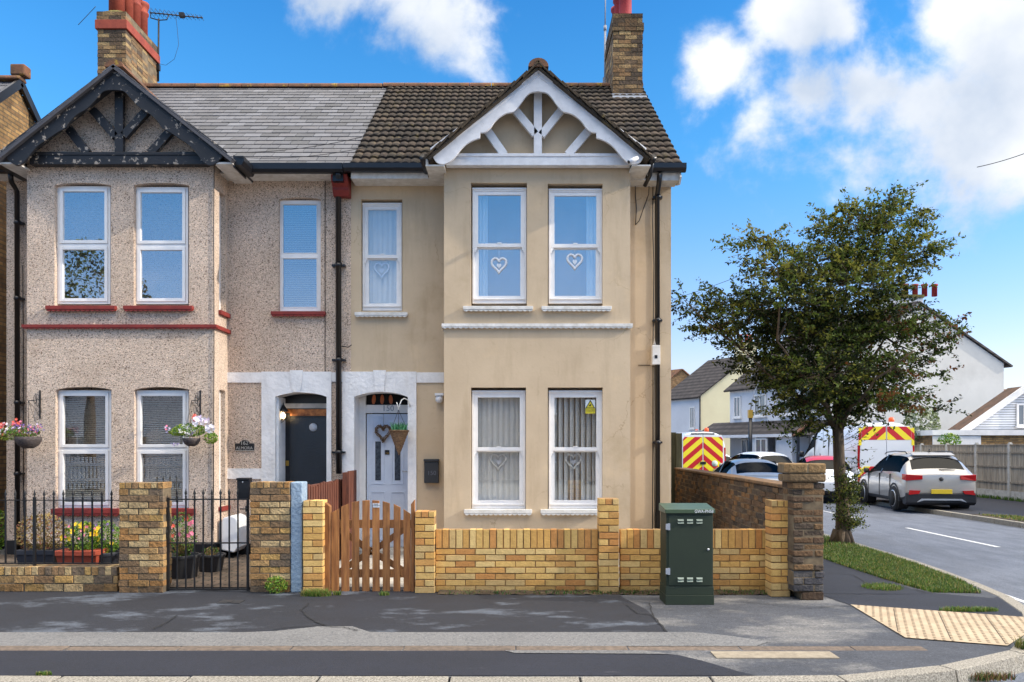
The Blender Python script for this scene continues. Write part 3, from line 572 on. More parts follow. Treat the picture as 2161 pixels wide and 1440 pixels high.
    for s in (-1, 1):
        O = Vector((cx+s*hw, 11.08, zf)); V = Vector((cx, 11.08, za))-O; U = Vector((0, 2.6, 0)); nn = V.cross(U).normalized(); nn = nn if nn.z > 0 else -nn
        slate_surface(rf, O, U, V, nn); rf.col = (.12, .12, .14); rf.hexa([O-nn*.05, O+V-nn*.05, O+V+U-nn*.05, O+U-nn*.05, O-nn*.012, O+V-nn*.012, O+V+U-nn*.012, O+U-nn*.012]); rf.col = None
    g = obj('gable_roof', rf, m_slate, H1, fix=False)
    mb = MB(); mb.prism([(cx+.13*math.cos(t), za-.03+.1*math.sin(t)) for t in [PI*k/8 for k in range(9)]], 11.1, 13.5); obj('ridge_tiles', mb, m_ridge, g)
    # soffit and gutters
    mb = MB(); mb.box(XL-.1, XP-.03, E0.y-.0, YB, 5.60, 5.625); mb.box(cx-1.62, cx-1.36, 11.16, YB, 5.56, 5.585); mb.box(cx+1.36, cx+1.62, 11.16, YB, 5.56, 5.585); obj('soffit', mb, m_oldwhite, H1)
    mb = MB(); gut = lambda x0, x1: mb.prism([(11.68+.0, 5.72), (11.68, 5.60), (11.64, 5.585), (11.58, 5.59), (11.55, 5.63), (11.55, 5.72)], x0, x1, plane='yz')
    gut(cx+1.66, XP+.02); obj('gutter', mb, m_black, H1, bevel=.004); mb = MB(); gut(-7.9, cx-1.72); obj('gutter', mb, m_black, H1, bevel=.004); mb = MB(); gx = cx+1.63; mb.prism([(gx, 5.69), (gx, 5.56), (gx+.10, 5.56), (gx+.13, 5.62), (gx+.13, 5.69)], 11.2, 11.7); mb.box(gx-.02, gx, 11.2, 11.7, 5.53, 5.70); obj('gutter', mb, m_black, H1, bevel=.004); mb = MB()
    gx = cx-1.63; mb.prism([(gx, 5.69), (gx, 5.56), (gx-.10, 5.56), (gx-.13, 5.62), (gx-.13, 5.69)], 11.2, 11.9); obj('gutter', mb, m_black, H1, bevel=.004)
    mb = MB(); yy = YB-.09; mb.tube([P(22, 368, 11.62), P(24, 384, 11.7), P(36, 404, yy), P(37, 1180, yy)], .036, 10)
    for py in (470, 630, 850, 1000): mb.lathe([(.045, -.03), (.045, .03)], P(37, py, yy), 12); mb.box(X(37, yy)-.06, X(37, yy)+.06, yy, YB, Z(py, yy)-.015, Z(py, yy)+.015)
    obj('downpipe', mb, m_black, H1)
    mb = MB(); mb.tube([P(48, 560, YB-.01), P(49, 700, YB-.01), P(50, 1150, YB-.01)], .006, 5); obj('wall_cable', mb, m_iron, H1); mb = MB(); mb.tube([P(452, 350, YF-.01), P(451, 500, YF-.01), P(452, 690, YF-.01), P(450, 1120, YF-.01)], .005, 5); obj('wall_cable', mb, m_iron, H1); mb = MB(); mb.tube([P(686, 380, YB-.01), P(686, 785, YB-.01)], .005, 5); obj('wall_cable', mb, m_iron, H1)
    # shared chimney on the left
    mb = MB(); cx0, cx1, cy0, cy1 = X(205, 14.6), X(266, 14.6), 14.6, 15.92; zb = 7.6; zt = Z(62, 14.6)
    brickwork(mb, TX(cx0, cy0, zb), cx1-cx0, cy1-cy0, zt-zb, CHIM, deep=6, rough=.006); c = obj('chimney', mb, [m_brickold, m_mortard], H1)
    mb = MB(); mb.box(cx0-.03, cx1+.03, cy0-.03, cy1+.03, zt, Z(43, 14.6)); obj('oversail_course', mb, m_terra, c, bevel=.008)
    mb = MB(); brickwork(mb, TX(cx0-.01, cy0-.01, Z(43, 14.6)), cx1-cx0+.02, cy1-cy0+.02, .16, CHIM, deep=5, rough=.006); obj('cap_course', mb, [m_brickold, m_mortard], c)
    mb = MB(); zc = Z(43, 14.6)+.16; mb.grid(lambda u, v: (cx0+.0+(cx1-cx0)*u, cy0+(cy1-cy0)*v, zc+.12*math.sin(PI*u)**.7*math.sin(PI*v)**.25), 10, 12); obj('flaunching', mb, m_moss, c, fix=False)
    for i in range(4):
        mb = MB(); y = 14.83+i*.3; rr = .115 if i else .135; cxm = (cx0+cx1)/2+(-.02 if not i else .02); z = zc+.02
        mb.lathe([(rr, 0), (rr, .5), (rr+.02, .52), (rr+.02, .56), (rr, .58), (rr+.01, .66), (rr+.03, .69), (rr+.03, .74), (rr-.02, .75), (rr-.02, .6)], (cxm, y, z), 18); obj('chimney_pot', mb, m_terra, c)
m_moss = mat('mossy_mortar', lin(120, 112, 50), lin(92, 86, 60), scale=9, rough=1, bump=.8)
build_house1()
def surround(parent, xl, xr, l0, l1, r0, r1, D, keyx, z_top, z_bot, zc):
    """flat white painted door surround: two pilasters, arched head and keystone"""
    mb = MB(); y = D-.03
    for a, b in ((l0, l1), (r0, r1)): mb.box(a, b, y, D-.001, 0, z_bot)
    n = 12; rise = zc-z_bot; f = lambda s: z_bot+rise*(1-abs(2*s-1)**2.4)
    mb.box(l0, l1, y, D-.001, z_bot, z_top); mb.box(r0, r1, y, D-.001, z_bot, z_top)
    for i in range(n):
        a, b = l1+(r0-l1)*i/n, l1+(r0-l1)*(i+1)/n; fa, fb = f(i/n), f((i+1)/n)
        mb.hexa([(a, y, fa), (b, y, fb), (b, D+.3, fb), (a, D+.3, fa), (a, y, z_top), (b, y, z_top), (b, D-.001, z_top), (a, D-.001, z_top)])
    mb.prism([(keyx-.06, zc+.005), (keyx+.06, zc+.005), (keyx+.095, z_top+.02), (keyx-.095, z_top+.02)], y-.02, y)
    return mb
def build_porch1():
    D = YB; zt, zb, zc = Z(785, D), Z(838, D), Z(829, D)
    mb = surround(H1, 0, 0, X(553, D), X(582, D), X(690, D), X(700, D), D, X(627, D), zt, zb, zc)
    mb.box(X(479, D), X(553, D)-.001, D-.02, D-.001, Z(808, D), zt-.01); mb.box(X(479, D), X(553, D)-.001, D-.02, D-.001, Z(1011, D), Z(989, D)); mb.box(X(700, D)+.001, XP-.02, D-.02, D-.001, Z(806, D), zt-.01)
    mb.box(X(582, D)-.02, X(582, D), D, D+.5, 0, zb); mb.box(X(690, D), X(690, D)+.02, D, D+.5, 0, zb); obj('door_surround', mb, m_surround, H1)
    y = 12.42; x0, x1 = X(599, y), X(690, D)-.002
    mb = MB(); mb.box(x0, x1, y, y+.05, GZ+.05, Z(858, y)); mb.box(x0, x1, y+.001, y+.03, Z(852, y), Z(828, y)); mb.box(x0, x0+.1, y-.02, y, GZ+.05, Z(872, y)); mb.box(x1-.02, x1, y-.02, y, GZ+.05, Z(872, y)); mb.box(x0+.1, x1-.02, y-.02, y, GZ+.05, .5); dr = obj('door', mb, m_black, H1, bevel=.003)
    mb = MB(); mb.box(x0+.1, x1-.02, y-.012, y-.004, .5, Z(882, y)); obj('glazed_panel', mb, m_doorglass, dr)
    mb = MB(); mb.box(x0, x1, y-.03, y, Z(862, y), Z(852, y)); obj('transom_bar', mb, m_oldwhite, dr)
    mb = MB(); mb.box(x0+.02, x1, y-.014, y-.002, Z(878, y), Z(864, y)); obj('transom_light', mb, m_copper, dr)
    mb = MB(); mb.lathe([(.001, -.004), (.062, -.004), (.062, .004), (.001, .004)], P(661, 902, y-.02), 20, axis='y'); obj('door_sticker', mb, m_whiteplastic, dr)
    mb = MB(); c = P(606, 978, y-.03); mb.box(c.x-.025, c.x+.025, c.y-.01, c.y+.01, c.z-.04, c.z+.04); obj('door_lock', mb, m_brass, dr, bevel=.004)
    # lining on the left of the recess
    mb = MB(); mb.box(X(582, D)+.0005, x0, y-.02, y+.05, GZ, zb); mb.box(X(582, D)+.0005, X(582, D)+.03, D+.05, y-.02, GZ, zb); obj('door_frame', mb, m_surround, H1)
m_doorglass = mat('obscure_dark_glass', lin(30, 32, 38), lin(12, 13, 16), scale=3, rough=.2, bump=.5, bscale=60, spec=.8)
m_copper = mat('copper_tinted_glass', lin(206, 128, 68), lin(120, 66, 36), scale=14, rough=.25, metal=.4)
build_porch1()
def build_house2():
    mb = MB(); M = TX(-2.399, YB, 0); ox = -2.399
    wall_holes(mb, M, XR-ox, WT, .22, [hole(762, 849, 421, 657, YB, ox), (X(747, YB)-ox, X(861, YB)-ox, 0, Z(828, YB), .04)])
    mb.box(XR-.25, XR, YB+.221, 18.6, 0, WT); mb.box(-2.399, XR, 18.6, 18.8, 0, WT); mb.prism([(12.05, WT), (18.75, WT), (15.3, 8.36)], XR-.2, XR, plane='yz')
    bx0, bx1 = X(937, YF), X(1330, YF)
    hs = [hole(994, 1112, 386, 646, YF, bx0), hole(1156, 1272, 388, 646, YF, bx0), hole(994, 1110, 818, 1077, YF, bx0), hole(1156, 1272, 818, 1077, YF, bx0)]
    wall_holes(mb, TX(bx0, YF, 0), bx1-bx0, 5.66, .2, hs); mb.box(bx0, bx0+.2, YF+.201, YB-.001, 0, 5.66)
    Ms = Matrix.Translation((bx1, YF+.201, 0)) @ Matrix.Rotation(PI/2, 4, 'Z'); wall_holes(mb, Ms, BAY-.202, 5.66, .2, [])
    cx = X(1137, 11.2); mb.prism([(bx0, 5.661), (bx1, 5.661), (bx1+.05, 5.72), (cx, 6.84), (bx0-.05, 5.72)], YF, YF+.15)
    obj('wall', mb, m_sand, H2)
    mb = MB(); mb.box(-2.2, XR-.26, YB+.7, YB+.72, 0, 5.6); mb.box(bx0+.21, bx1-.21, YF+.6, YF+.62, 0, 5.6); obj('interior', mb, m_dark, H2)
    window(H2, YF, 997, 1111, 396, 641, 'sash', 'curtain', (977, 1125, 646, 657, m_oldwhite), curtains='l')
    window(H2, YF, 1158, 1271, 398, 641, 'sash', 'curtain', (1143, 1291, 646, 657, m_oldwhite), curtains='r')
    window(H2, YB, 765, 848, 428, 656, 'sash', 'vertical', (748, 860, 659, 669, m_oldwhite), gl=m_glassd)
    window(H2, YF, 996, 1109, 824, 1074, 'sash', 'vertical', (979, 1123, 1076, 1088, m_oldwhite), gl=m_glassd)
    window(H2, YF, 1158, 1271, 824, 1074, 'sash', 'vertical_open', (1141, 1266, 1076, 1088, m_oldwhite), gl=m_glassd)
    mb = MB(); z0, z1 = Z(694, YF), Z(684, YF); scallop_sill(mb, bx0-.03, bx1+.03, YF-.05, YF, z0, z1, dx=.075); mb.box(bx1, bx1+.03, YF+.001, YB, z0+.01, z1); mb.box(bx0-.03, bx0, YF+.001, YB, z0+.01, z1); obj('string_course', mb, m_oldwhite, H2)
    mb = MB(); tile_surface(mb, (XP+.1, E0.y, E0.z), (2.47-XP-.1, 0, 0), SL, SN); f = obj('roof', mb, m_tile, H2, fix=False)
    mb = MB(); mb.hexa([(XP+.001, E0.y+.02, E0.z-.06), (2.44, E0.y+.02, E0.z-.06), (2.44, 15.3, 8.40), (XP+.001, 15.3, 8.40), (XP+.001, E0.y+.02, E0.z-.02), (2.44, E0.y+.02, E0.z-.02), (2.44, 15.3, 8.46), (XP+.001, 15.3, 8.46)])
    mb.poly([(XP, 15.3, 8.45), (2.44, 15.3, 8.45), (2.44, 19.0, 5.6), (XP, 19.0, 5.6)]); obj('roof_deck', mb, m_tile, f)
    mb = MB(); n = 12
    for i in range(n):
        a = XP+.01+(2.47-XP)*i/n; b = XP+.01+(2.47-XP)*(i+1)/n; mb.prism([(15.3+.12*math.cos(t), 8.45+.10*math.sin(t)) for t in [PI*k/8 for k in range(9)]], a+.006, b-.004, plane='yz')
    obj('ridge_tiles', mb, m_ridge, f)
    low = [(0, 549), (45, 556), (75, 580), (97, 610), (127, 650), (152, 672), (190, 680), (230, 702), (262, 732), (287, 768), (318, 793), (348, 797)]
    lo = resample([(a/2.843, b/2.843) for a, b in low], 3)+resample([(a/2.843, b/2.843) for a, b in ((350, 829), (375, 836), (407, 850), (440, 872), (467, 900), (502, 945), (537, 975), (577, 987), (615, 970), (640, 925))], 3)
    gable(H2, 1136, 144, (228, 315), lo, 11.14, m_oldwhite2, (941, 1331, 326, 349),
          [(1135, 196, 1135, 326, 17), (1086, 232, 1130, 285, 16), (1184, 234, 1142, 287, 16), (1028, 276, 1064, 328, 17), (1246, 272, 1198, 328, 17)], None)
    rf = MB(); cx = X(1136, 11.1); za = Z(141, 11.1); hw = 234*11.1/FP; zf = Z(333, 11.1)
    for s in (-1, 1):
        O = Vector((cx+s*hw, 11.07, zf)); V = Vector((cx, 11.07, za))-O; U = Vector((0, 2.7, 0)); nn = V.cross(U).normalized(); nn = nn if nn.z > 0 else -nn
        tile_surface(rf, O, U, V, nn); rf.col = (.9, .85, .7); rf.hexa([O-nn*.03, O+V-nn*.03, O+V+U-nn*.03, O+U-nn*.03, O-nn*.004, O+V-nn*.004, O+V+U-nn*.004, O+U-nn*.004])
        for i in range(9):   # verge tile ends, slightly uneven
            p = O+V*((i+.5)/9); d = V.normalized(); rf.beam(p-d*.16+nn*.01, p+d*.16+nn*.035, .06, .02, up=nn)
    rf.col = None; g = obj('gable_roof', rf, m_tile, H2, fix=False)
    mb = MB(); mb.prism([(cx+.14*math.cos(t), za-.02+.12*math.sin(t)) for t in [PI*k/10 for k in range(11)]], 11.05, 13.5); obj('ridge_tiles', mb, m_ridge, g)
    mb = MB(); mb.box(XP+.12, bx0-.25, 11.66, 11.685, Z(377, 11.66), 5.62); mb.box(XP+.12, bx0, 11.686, YB, Z(377, 11.66), Z(377, 11.66)+.02); obj('fascia', mb, m_oldwhite, H2); mb = MB(); mb.box(bx1+.28, 2.42, 11.66, 11.685, Z(381, 11.66), 5.62); mb.box(bx1, 2.42, 11.686, YB, Z(379, 11.66), Z(379, 11.66)+.02)
    obj('fascia', mb, m_oldwhite, H2); mb = MB(); mb.box(cx+1.3, cx+1.56, 11.16, YB, 5.53, 5.55); obj('soffit', mb, m_oldwhite, H2); mb = MB(); mb.box(cx-1.56, cx-1.3, 11.16, YB, 5.53, 5.55); mb.box(cx-1.56, cx-1.53, 11.19, 11.66, 5.551, 5.7); obj('soffit', mb, m_oldwhite, H2); mb = MB(); mb.prism([(11.6, 5.53), (11.7, 5.45), (11.9, 5.5), (15.3, 8.3), (15.3, 8.4), (11.66, 5.62)], 2.42, 2.445, plane='yz'); obj('fascia', mb, m_oldwhite, H2)
    mb = MB(); gut = lambda x0, x1: mb.prism([(11.655, 5.72), (11.655, 5.61), (11.62, 5.595), (11.56, 5.60), (11.53, 5.64), (11.53, 5.71)], x0, x1, plane='yz')
    gut(XP+.03, cx-1.56); obj('gutter', mb, m_black, H2); mb = MB(); gut(cx+1.56, 2.50); obj('gutter', mb, m_black, H2); mb = MB(); mb.tube([(cx-1.60, 11.2, 5.66), (cx-1.60, 11.7, 5.63)], .05, 10); obj('gutter', mb, m_black, H2); mb = MB(); mb.tube([(cx+1.60, 11.2, 5.66), (cx+1.60, 11.7, 5.63)], .05, 10)
    mb.tube([(cx+1.60, 11.3, 5.62), (cx+1.60, 11.45, 5.50), (cx+1.55, 11.6, 5.4)], .03, 8); obj('gutter', mb, m_black, H2)
    mb = MB(); yy = YB-.09; mb.tube([P(1393, 366, 11.6), P(1391, 385, 11.65), P(1387, 412, yy), P(1388, 1120, yy)], .037, 10)
    for py in (416, 676, 934): mb.lathe([(.048, -.03), (.048, .03)], P(1388, py, yy), 12); mb.box(X(1388, yy)-.07, X(1388, yy)+.07, yy, YB, Z(py, yy)-.015, Z(py, yy)+.015)
    obj('downpipe', mb, m_black, H2)
    mb = MB(); mb.tube([P(714, 366, 11.6), P(714, 400, yy), P(715, 1000, yy)], .042, 10); mb.box(X(703, 11.7), X(725, 11.7), 11.66, 11.78, Z(384, 11.7), Z(366, 11.7))
    for py in (560, 760, 955): mb.lathe([(.052, -.03), (.052, .03)], P(715, py, yy), 12); mb.box(X(700, yy), X(728, yy), yy, YB, Z(py, yy)-.015, Z(py, yy)+.015)
    mb.tube([P(722, 731, YB-.02), P(735, 733, YB-.06), P(742, 728, YB-.06)], .008, 5); obj('downpipe', mb, m_black, H2)
    mb = MB(); z0, z1 = Z(407, 11.7), Z(367, 11.7); xa, xb = X(698, 11.7), X(733, 11.7); mb.prism([(11.70, z1), (11.72, z1-.1), (11.80, z1-.16), (11.8, z1-.2), (11.86, z0), (11.99, z0), (11.99, z1)], xa, xb, plane='yz'); obj('corbel', mb, m_red, H2, bevel=.006)
    mb = MB(); yy = YB-.012; mb.tube([P(1378, 380, yy), P(1377, 470, yy), P(1380, 560, yy), P(1378, 720, yy), P(1377, 1118, yy)], .007, 5); obj('wall_cable', mb, m_iron, H2); mb = MB(); mb.tube([P(1381, 770, yy), P(1380, 940, yy), P(1382, 1118, yy)], .006, 5); obj('wall_cable', mb, m_iron, H2); mb = MB()
    mb.tube([P(1340, 372, YB-.05), P(1341, 415, YB-.02), P(1343, 440, YB-.02), P(1341, 474, YB-.03)], .007, 5); mb.tube([P(1362, 352, 11.6), P(1370, 380, YB-.05), P(1369, 410, YB-.03), P(1358, 440, YB-.03), P(1349, 466, YB-.03), P(1341, 475, YB-.03)], .006, 5); obj('wall_cable', mb, m_iron, H2); mb = MB()
    mb.tube([P(1347, 771, YB-.012), P(1372, 771, YB-.012)], .006, 5); obj('wall_cable', mb, m_iron, H2)
    # chimney
    x0, x1, y0, y1 = X(1293, 14.75), X(1357, 14.75), 14.75, 15.9; zb = 7.6; zt = Z(66, 14.75); mb = MB(); brickwork(mb, TX(x0, y0, zb), x1-x0, y1-y0, zt-zb, CHIM, deep=5, rough=.006)
    DK = [tuple(c*.5 for c in k) for k in CHIM]
    brickwork(mb, TX(x0-.02, y0-.02, zt), x1-x0+.04, y1-y0+.04, .15, DK, deep=5); brickwork(mb, TX(x0, y0, zt+.15), x1-x0, y1-y0, .18, DK, deep=5); c = obj('chimney', mb, [m_brickold, m_mortard], H2)
    mb = MB(); mb.box(x0-.02, x1+.02, y0-.02, y0-.001, 7.7, Z(196, 14.7)); mb.hexa([(x0-.02, y0-.02, 7.85), (x1+.05, y0-.02, 7.85), (x1+.05, y0-.14, 7.98), (x0-.02, y0-.14, 7.98), (x0-.02, y0-.01, 8.06), (x1+.05, y0-.01, 8.06), (x1+.05, y0-.13, 8.02), (x0-.02, y0-.13, 8.02)]); mb.poly([(x0-.12, y0-.15, Z(215, 14.6)), (x0-.002, y0-.15, Z(215, 14.6)), (x0-.002, y1, 8.75), (x0-.12, y1-.2, 8.52)]); obj('flashing', mb, m_lead, c, fix=False)
    mb = MB(); zc = zt+.33; mb.grid(lambda u, v: (x0+(x1-x0)*u, y0+(y1-y0)*v, zc-.005+.06*math.sin(PI*u)**.7*math.sin(PI*v)**.25), 8, 10); obj('flaunching', mb, m_mortard, c, fix=False)
    for i, (dx, y) in enumerate(((.01, 15.02), (-.03, 15.38), (-.03, 15.7))):
        mb = MB(); rr = .12; mb.lathe([(rr+.01, 0), (rr, .05), (rr, .5), (rr+.025, .53), (rr+.025, .58), (rr-.02, .58)], ((x0+x1)/2+dx-.02, y, zc+.02), 18); obj('chimney_pot', mb, m_terra2, c)
m_oldwhite2 = mat('white_gable_paint', lin(226, 226, 228), lin(208, 208, 210), scale=6, rough=.6, c3=lin(178, 172, 164), s3=9, t3=(.64, .72), bump=.15, bscale=24)
m_terra2 = mat('crimson_chimney_pot', lin(158, 40, 46), lin(136, 32, 38), scale=5, rough=.7)
build_house2()
def build_porch2():
    D = YB; zt, zb, zc = Z(785, D), Z(838, D), Z(828, D)
    mb = surround(H2, 0, 0, X(723, D), X(748, D), X(861, D), X(879, D), D, X(802, D), zt, zb, zc)
    mb.box(X(879, D)+.001, X(937, D), D-.02, D-.001, Z(808, D), zt-.01); mb.box(X(748, D)-.02, X(748, D), D, D+.5, 0, zb); mb.box(X(861, D), X(861, D)+.02, D, D+.5, 0, zb); obj('door_surround', mb, m_surround, H2)
    y = 12.42; x0, x1 = X(750, y)-.02, X(861, D)-.002; xd = X(774, y)
    mb = MB(); mb.box(x0, xd-.012, y-.03, y+.05, GZ, Z(828, y)); mb.box(xd-.012, x1, y-.03, y+.05, Z(872, y), Z(855, y)); mb.box(X(748, D)+.001, x0+.02, D+.1, y-.031, GZ, zb); mb.box(x0+.05, x0+.07, y-.045, y-.03, GZ, Z(833, y)); fr = obj('door_frame', mb, m_upvc, H2, bevel=.004)
    mb = MB(); mb.box(xd-.02, x1, y+.03, y+.04, Z(855, y), Z(826, y)); obj('fanlight', mb, m_dark, fr)
    for i, (px, lean) in enumerate(((788, -.3), (806, -.12), (825, .15))):
        mb = MB(); c = P(px, 853, y+.015); pts = [(c.x+math.cos(t)*.03-lean*.0, c.z+.07+.075*math.sin(t)) for t in [2*PI*k/14 for k in range(14)]]; pts = [(a+lean*(b-c.z)*-1*.3, b) for a, b in pts]; mb.prism(pts, c.y, c.y+.01); obj('painted_shape', mb, m_orangeglass, fr)
    text('house_number', '150', .125, P(819, 862.5, y-.032), m_lead, fr)
    # door leaf with raised frames
    mb = MB(); zt2, zb2 = Z(874, y), GZ+.06; mb.box(xd, x1, y, y+.05, zb2, zt2); zz = lambda py: Z(py, y); xx = lambda px: X(px, y)
    def fr_(a, b, c, d, t=.014, yo=.012): frame_rect(mb, xx(a), xx(b), zz(d), zz(c), t, y-yo, y)
    fr_(785, 811, 930, 1022); fr_(826, 852, 930, 1022); fr_(783, 812, 1038, 1140); fr_(825, 854, 1038, 1140); fr_(786, 851, 882, 925, .012, .01)
    dr = obj('door', mb, m_doorwhite, H2, bevel=.002)
    for a, b in ((792, 804), (833, 845)):
        mb = MB(); mb.box(xx(a), xx(b), y-.006, y+.002, zz(1014), zz(932)); obj('glazed_panel', mb, m_doorglass2, dr)
    mb = MB(); c = P(817, 955, y-.008); mb.box(c.x-.034, c.x+.034, c.y-.004, c.y+.006, c.z-.034, c.z+.034); dp = obj('door_plaque', mb, m_black, dr); text('plaque_number', '150', .035, c+Vector((0, -.006, -.012)), m_brass, dr)
    mb = MB(); mb.tube([P(858, 995, y-.0), P(858, 995, y-.05), P(849, 995, y-.05)], .011, 8); obj('door_handle', mb, m_chrome, dr)
    mb = MB(); mb.box(x0, x1, D-.05, y+.05, 0, GZ+.055); obj('doorstep', mb, m_conc, H2)
m_orangeglass = flat('orange_glass_paint', lin(196, 104, 50), rough=.4)
m_doorwhite = flat('door_white', lin(206, 216, 232), rough=.35)
m_doorglass2 = mat('patterned_dark_glass', lin(74, 82, 92), lin(36, 42, 52), scale=30, rough=.25, bump=.6, bscale=60)
build_porch2()
# ------------------------------------------------------------------ ground
def sheet(name, pts, z, m, kind=True, thick=None):
    mb = MB()
    if thick: mb.prism(pts, z-thick, z, plane='xy')
    else: mb.poly([(x, y, z) for x, y in pts])
    return struct(name, mb, m) if kind else obj(name, mb, m)
KB = [(-40, 5.74), (-8, 5.80), (-2, 5.73), (1.2, 5.72), (2.0, 5.72), (2.55, 5.78), (3.0, 5.93), (3.4, 6.13), (4.03, 6.50), (4.55, 7.1), (5.0, 7.87), (5.32, 8.8), (5.5, 9.8), (5.66, 11.2), (5.75, 13), (5.8, 16), (5.8, 30), (5.2, 42), (3.4, 56), (0, 75)]
m_ground = mat('open_ground', lin(104, 104, 104), lin(84, 86, 84), scale=.2, rough=.95)
sheet('ground', [(-400, -400), (400, -400), (400, 700), (-400, 700)], -.15, m_ground)
RD = [(-40, -6), (40, -6), (40, 4.2), (13.8, 4.4), (12.0, 6.2), (11.2, 9), (11.15, 30), (10.4, 42), (8.2, 56), (4, 75), (-2, 74), (3.2, 55), (5.2, 40), (5.7, 30), (5.6, 9), (4.4, 6.6), (2, 5.4), (-40, 5.4)]
sheet('road', RD, -.125, m_road)
sheet('pavement', [(-40, 12.5)]+KB[:-1]+[(0, 56), (2.4, 17), (2.4, 12.5)], 0, m_worn, thick=.14)
def fixed_strip(name, path, wid, z0, z1, m, seg, gap=.008):
    """a row of kerb stones along a polyline (offset to the right hand side of the path)"""
    pts = [Vector((p[0], p[1], 0)) for p in path]; cum = [0]
    for a, b in zip(pts, pts[1:]): cum.append(cum[-1]+(b-a).length)
    def at(s):
        for i in range(len(pts)-1):
            if s <= cum[i+1] or i == len(pts)-2:
                d = (pts[i+1]-pts[i]).normalized(); return pts[i]+d*(s-cum[i]), d
    mb = MB(); s = 0
    while s < cum[-1]-.05:
        e = min(cum[-1], s+seg); a, d0 = at(s+gap); b, d1 = at(e-gap); n0 = Vector((d0.y, -d0.x, 0)); n1 = Vector((d1.y, -d1.x, 0)); a += n0*.004; b += n1*.004
        q = rnd.uniform(.9, 1.06); mb.col = (q, q, q); h = rnd.uniform(-.003, .003)
        A, B, C, D_ = a, b, b+n1*wid, a+n0*wid
        mb.hexa([A+Vector((0, 0, z0)), B+Vector((0, 0, z0)), C+Vector((0, 0, z0)), D_+Vector((0, 0, z0)), A+Vector((0, 0, z1+h)), B+Vector((0, 0, z1+h)), C+n1*-.025+Vector((0, 0, z1+h-.004)), D_+n0*-.025+Vector((0, 0, z1+h-.004))]); s = e
    mb.col = None; return struct(name, mb, m, bevel=.006)
m_kerbv = mat('speckled_kerb', lin(158, 153, 142), lin(104, 99, 90), scale=75, rough=.9, bump=.4, bscale=60, vcol=True, lo=.4, hi=.6, c3=lin(140, 130, 110), s3=4, t3=(.6, .75))
fixed_strip('kerb', KB, .16, -.13, .006, m_kerbv, .92)
# front pavement patches
Y1, Y2, Y3, Y4 = 7.10, 6.60, 6.45, 5.745
xr = 1.38
sheet('asphalt_pavement', [(-40, 9.3), (-40, Y1), (-2.35, Y1), (-2.1, 7.15), (-1.75, 7.34), (-1.45, 7.34), (-1.26, 7.12), (-1.1, Y1), (xr, Y1), (1.36, 7.5), (1.35, 8.1), (1.2, 8.75), (1.2, 9.3)], .004, m_asph)
sheet('pale_pavement_strip', [(-40, Y1-.004), (-40, Y2), (2.0, Y2), (2.15, 6.75), (1.9, 6.95), (1.6, Y1), (-1.1, Y1-.004), (-1.26, 7.11), (-1.45, 7.33), (-1.75, 7.33), (-2.1, 7.14), (-2.35, Y1-.004)], .005, m_pale)
m_edging = mat('brown_edging_stone', lin(112, 98, 86), lin(84, 74, 66), scale=20, rough=.9, bump=.3, bscale=50, vcol=True)
fixed_strip('edging_stones', [(-30, Y2+.0), (3.35, Y2)], Y2-Y3, -.05, .007, m_edging, .91, gap=.004)
sheet('asphalt_strip', [(-40, Y3-.004), (-40, Y4), (1.75, Y4), (1.65, 5.85), (1.45, 6.15), (1.3, 6.32), (1.0, Y3-.004)], .0045, m_asph2)
mb = MB(); mb.poly([(-.06, 6.44, .010), (1.05, 6.44, .010), (1.25, 6.33, .010), (.02, 6.36, .010)]); struct('worn_paint_line', mb, m_pale)
mb = MB(); mb.box(1.58, 2.53, 6.22, 6.42, -.02, .008); struct('cover_slab', mb, m_buffslab) if False else tag(obj('cover_slab', mb, mat('beige_slab', lin(150, 140, 122), lin(128, 118, 102), scale=20, rough=.9)), 'long beige inspection slab set flush in the grey pavement', 'slab')
def crack(pts, wd=.008, z=.012):
    mb = MB(); p = [Vector((*q, z)) for q in pts]; out = []
    for a, b in zip(p, p[1:]):
        for i in range(6):
            out.append(a.lerp(b, i/6)+Vector((rnd.uniform(-.012, .012), rnd.uniform(-.012, .012), 0)))
    out.append(p[-1])
    for a, b in zip(out, out[1:]):
        d = (b-a).normalized(); n = Vector((-d.y, d.x, 0))*wd*rnd.uniform(.5, 1.1); mb.poly([a-n, b-n, b+n, a+n])
    return mb
mm = MB()
for pl in ([G(650, 1275), G(637, 1290), G(652, 1308), G(690, 1325)], [G(690, 1325), G(725, 1326), G(755, 1333)], [G(375, 1300), G(350, 1316), G(325, 1330)], [G(575, 1330), G(610, 1326), G(690, 1321)],
           [G(1370, 1275), G(1378, 1300), G(1406, 1335)], [G(1322, 1278), G(1345, 1296), G(1380, 1300)], [G(1740, 1210), G(1800, 1215), G(1850, 1245)], [G(1797, 1280), G(1700, 1285), G(1560, 1270)]):
    c = crack(pl); mm.v += [v for v in c.v]; k = len(mm.c); mm.c += c.c; mm.f += [tuple(i+k for i in f) for f in c.f]; mm.m += c.m; mm.sm += c.sm
struct('pavement_cracks', mm, m_dark)
mb = MB(); a, b = G(470, 1268), G(505, 1275); mb.box(a[0], b[0], b[1], a[1], .002, .010); mb.col = (.5, .5, .5); mb.box((a[0]+b[0])/2-.02, (a[0]+b[0])/2+.02, b[1]+.03, a[1]-.03, .0, .013); tag(obj('stopcock_cover', mb, mat('iron_cover', lin(60, 62, 66), lin(44, 46, 50), rough=.5, metal=.5)), 'small square metal water cover in dark pavement before iron gate', 'cover')
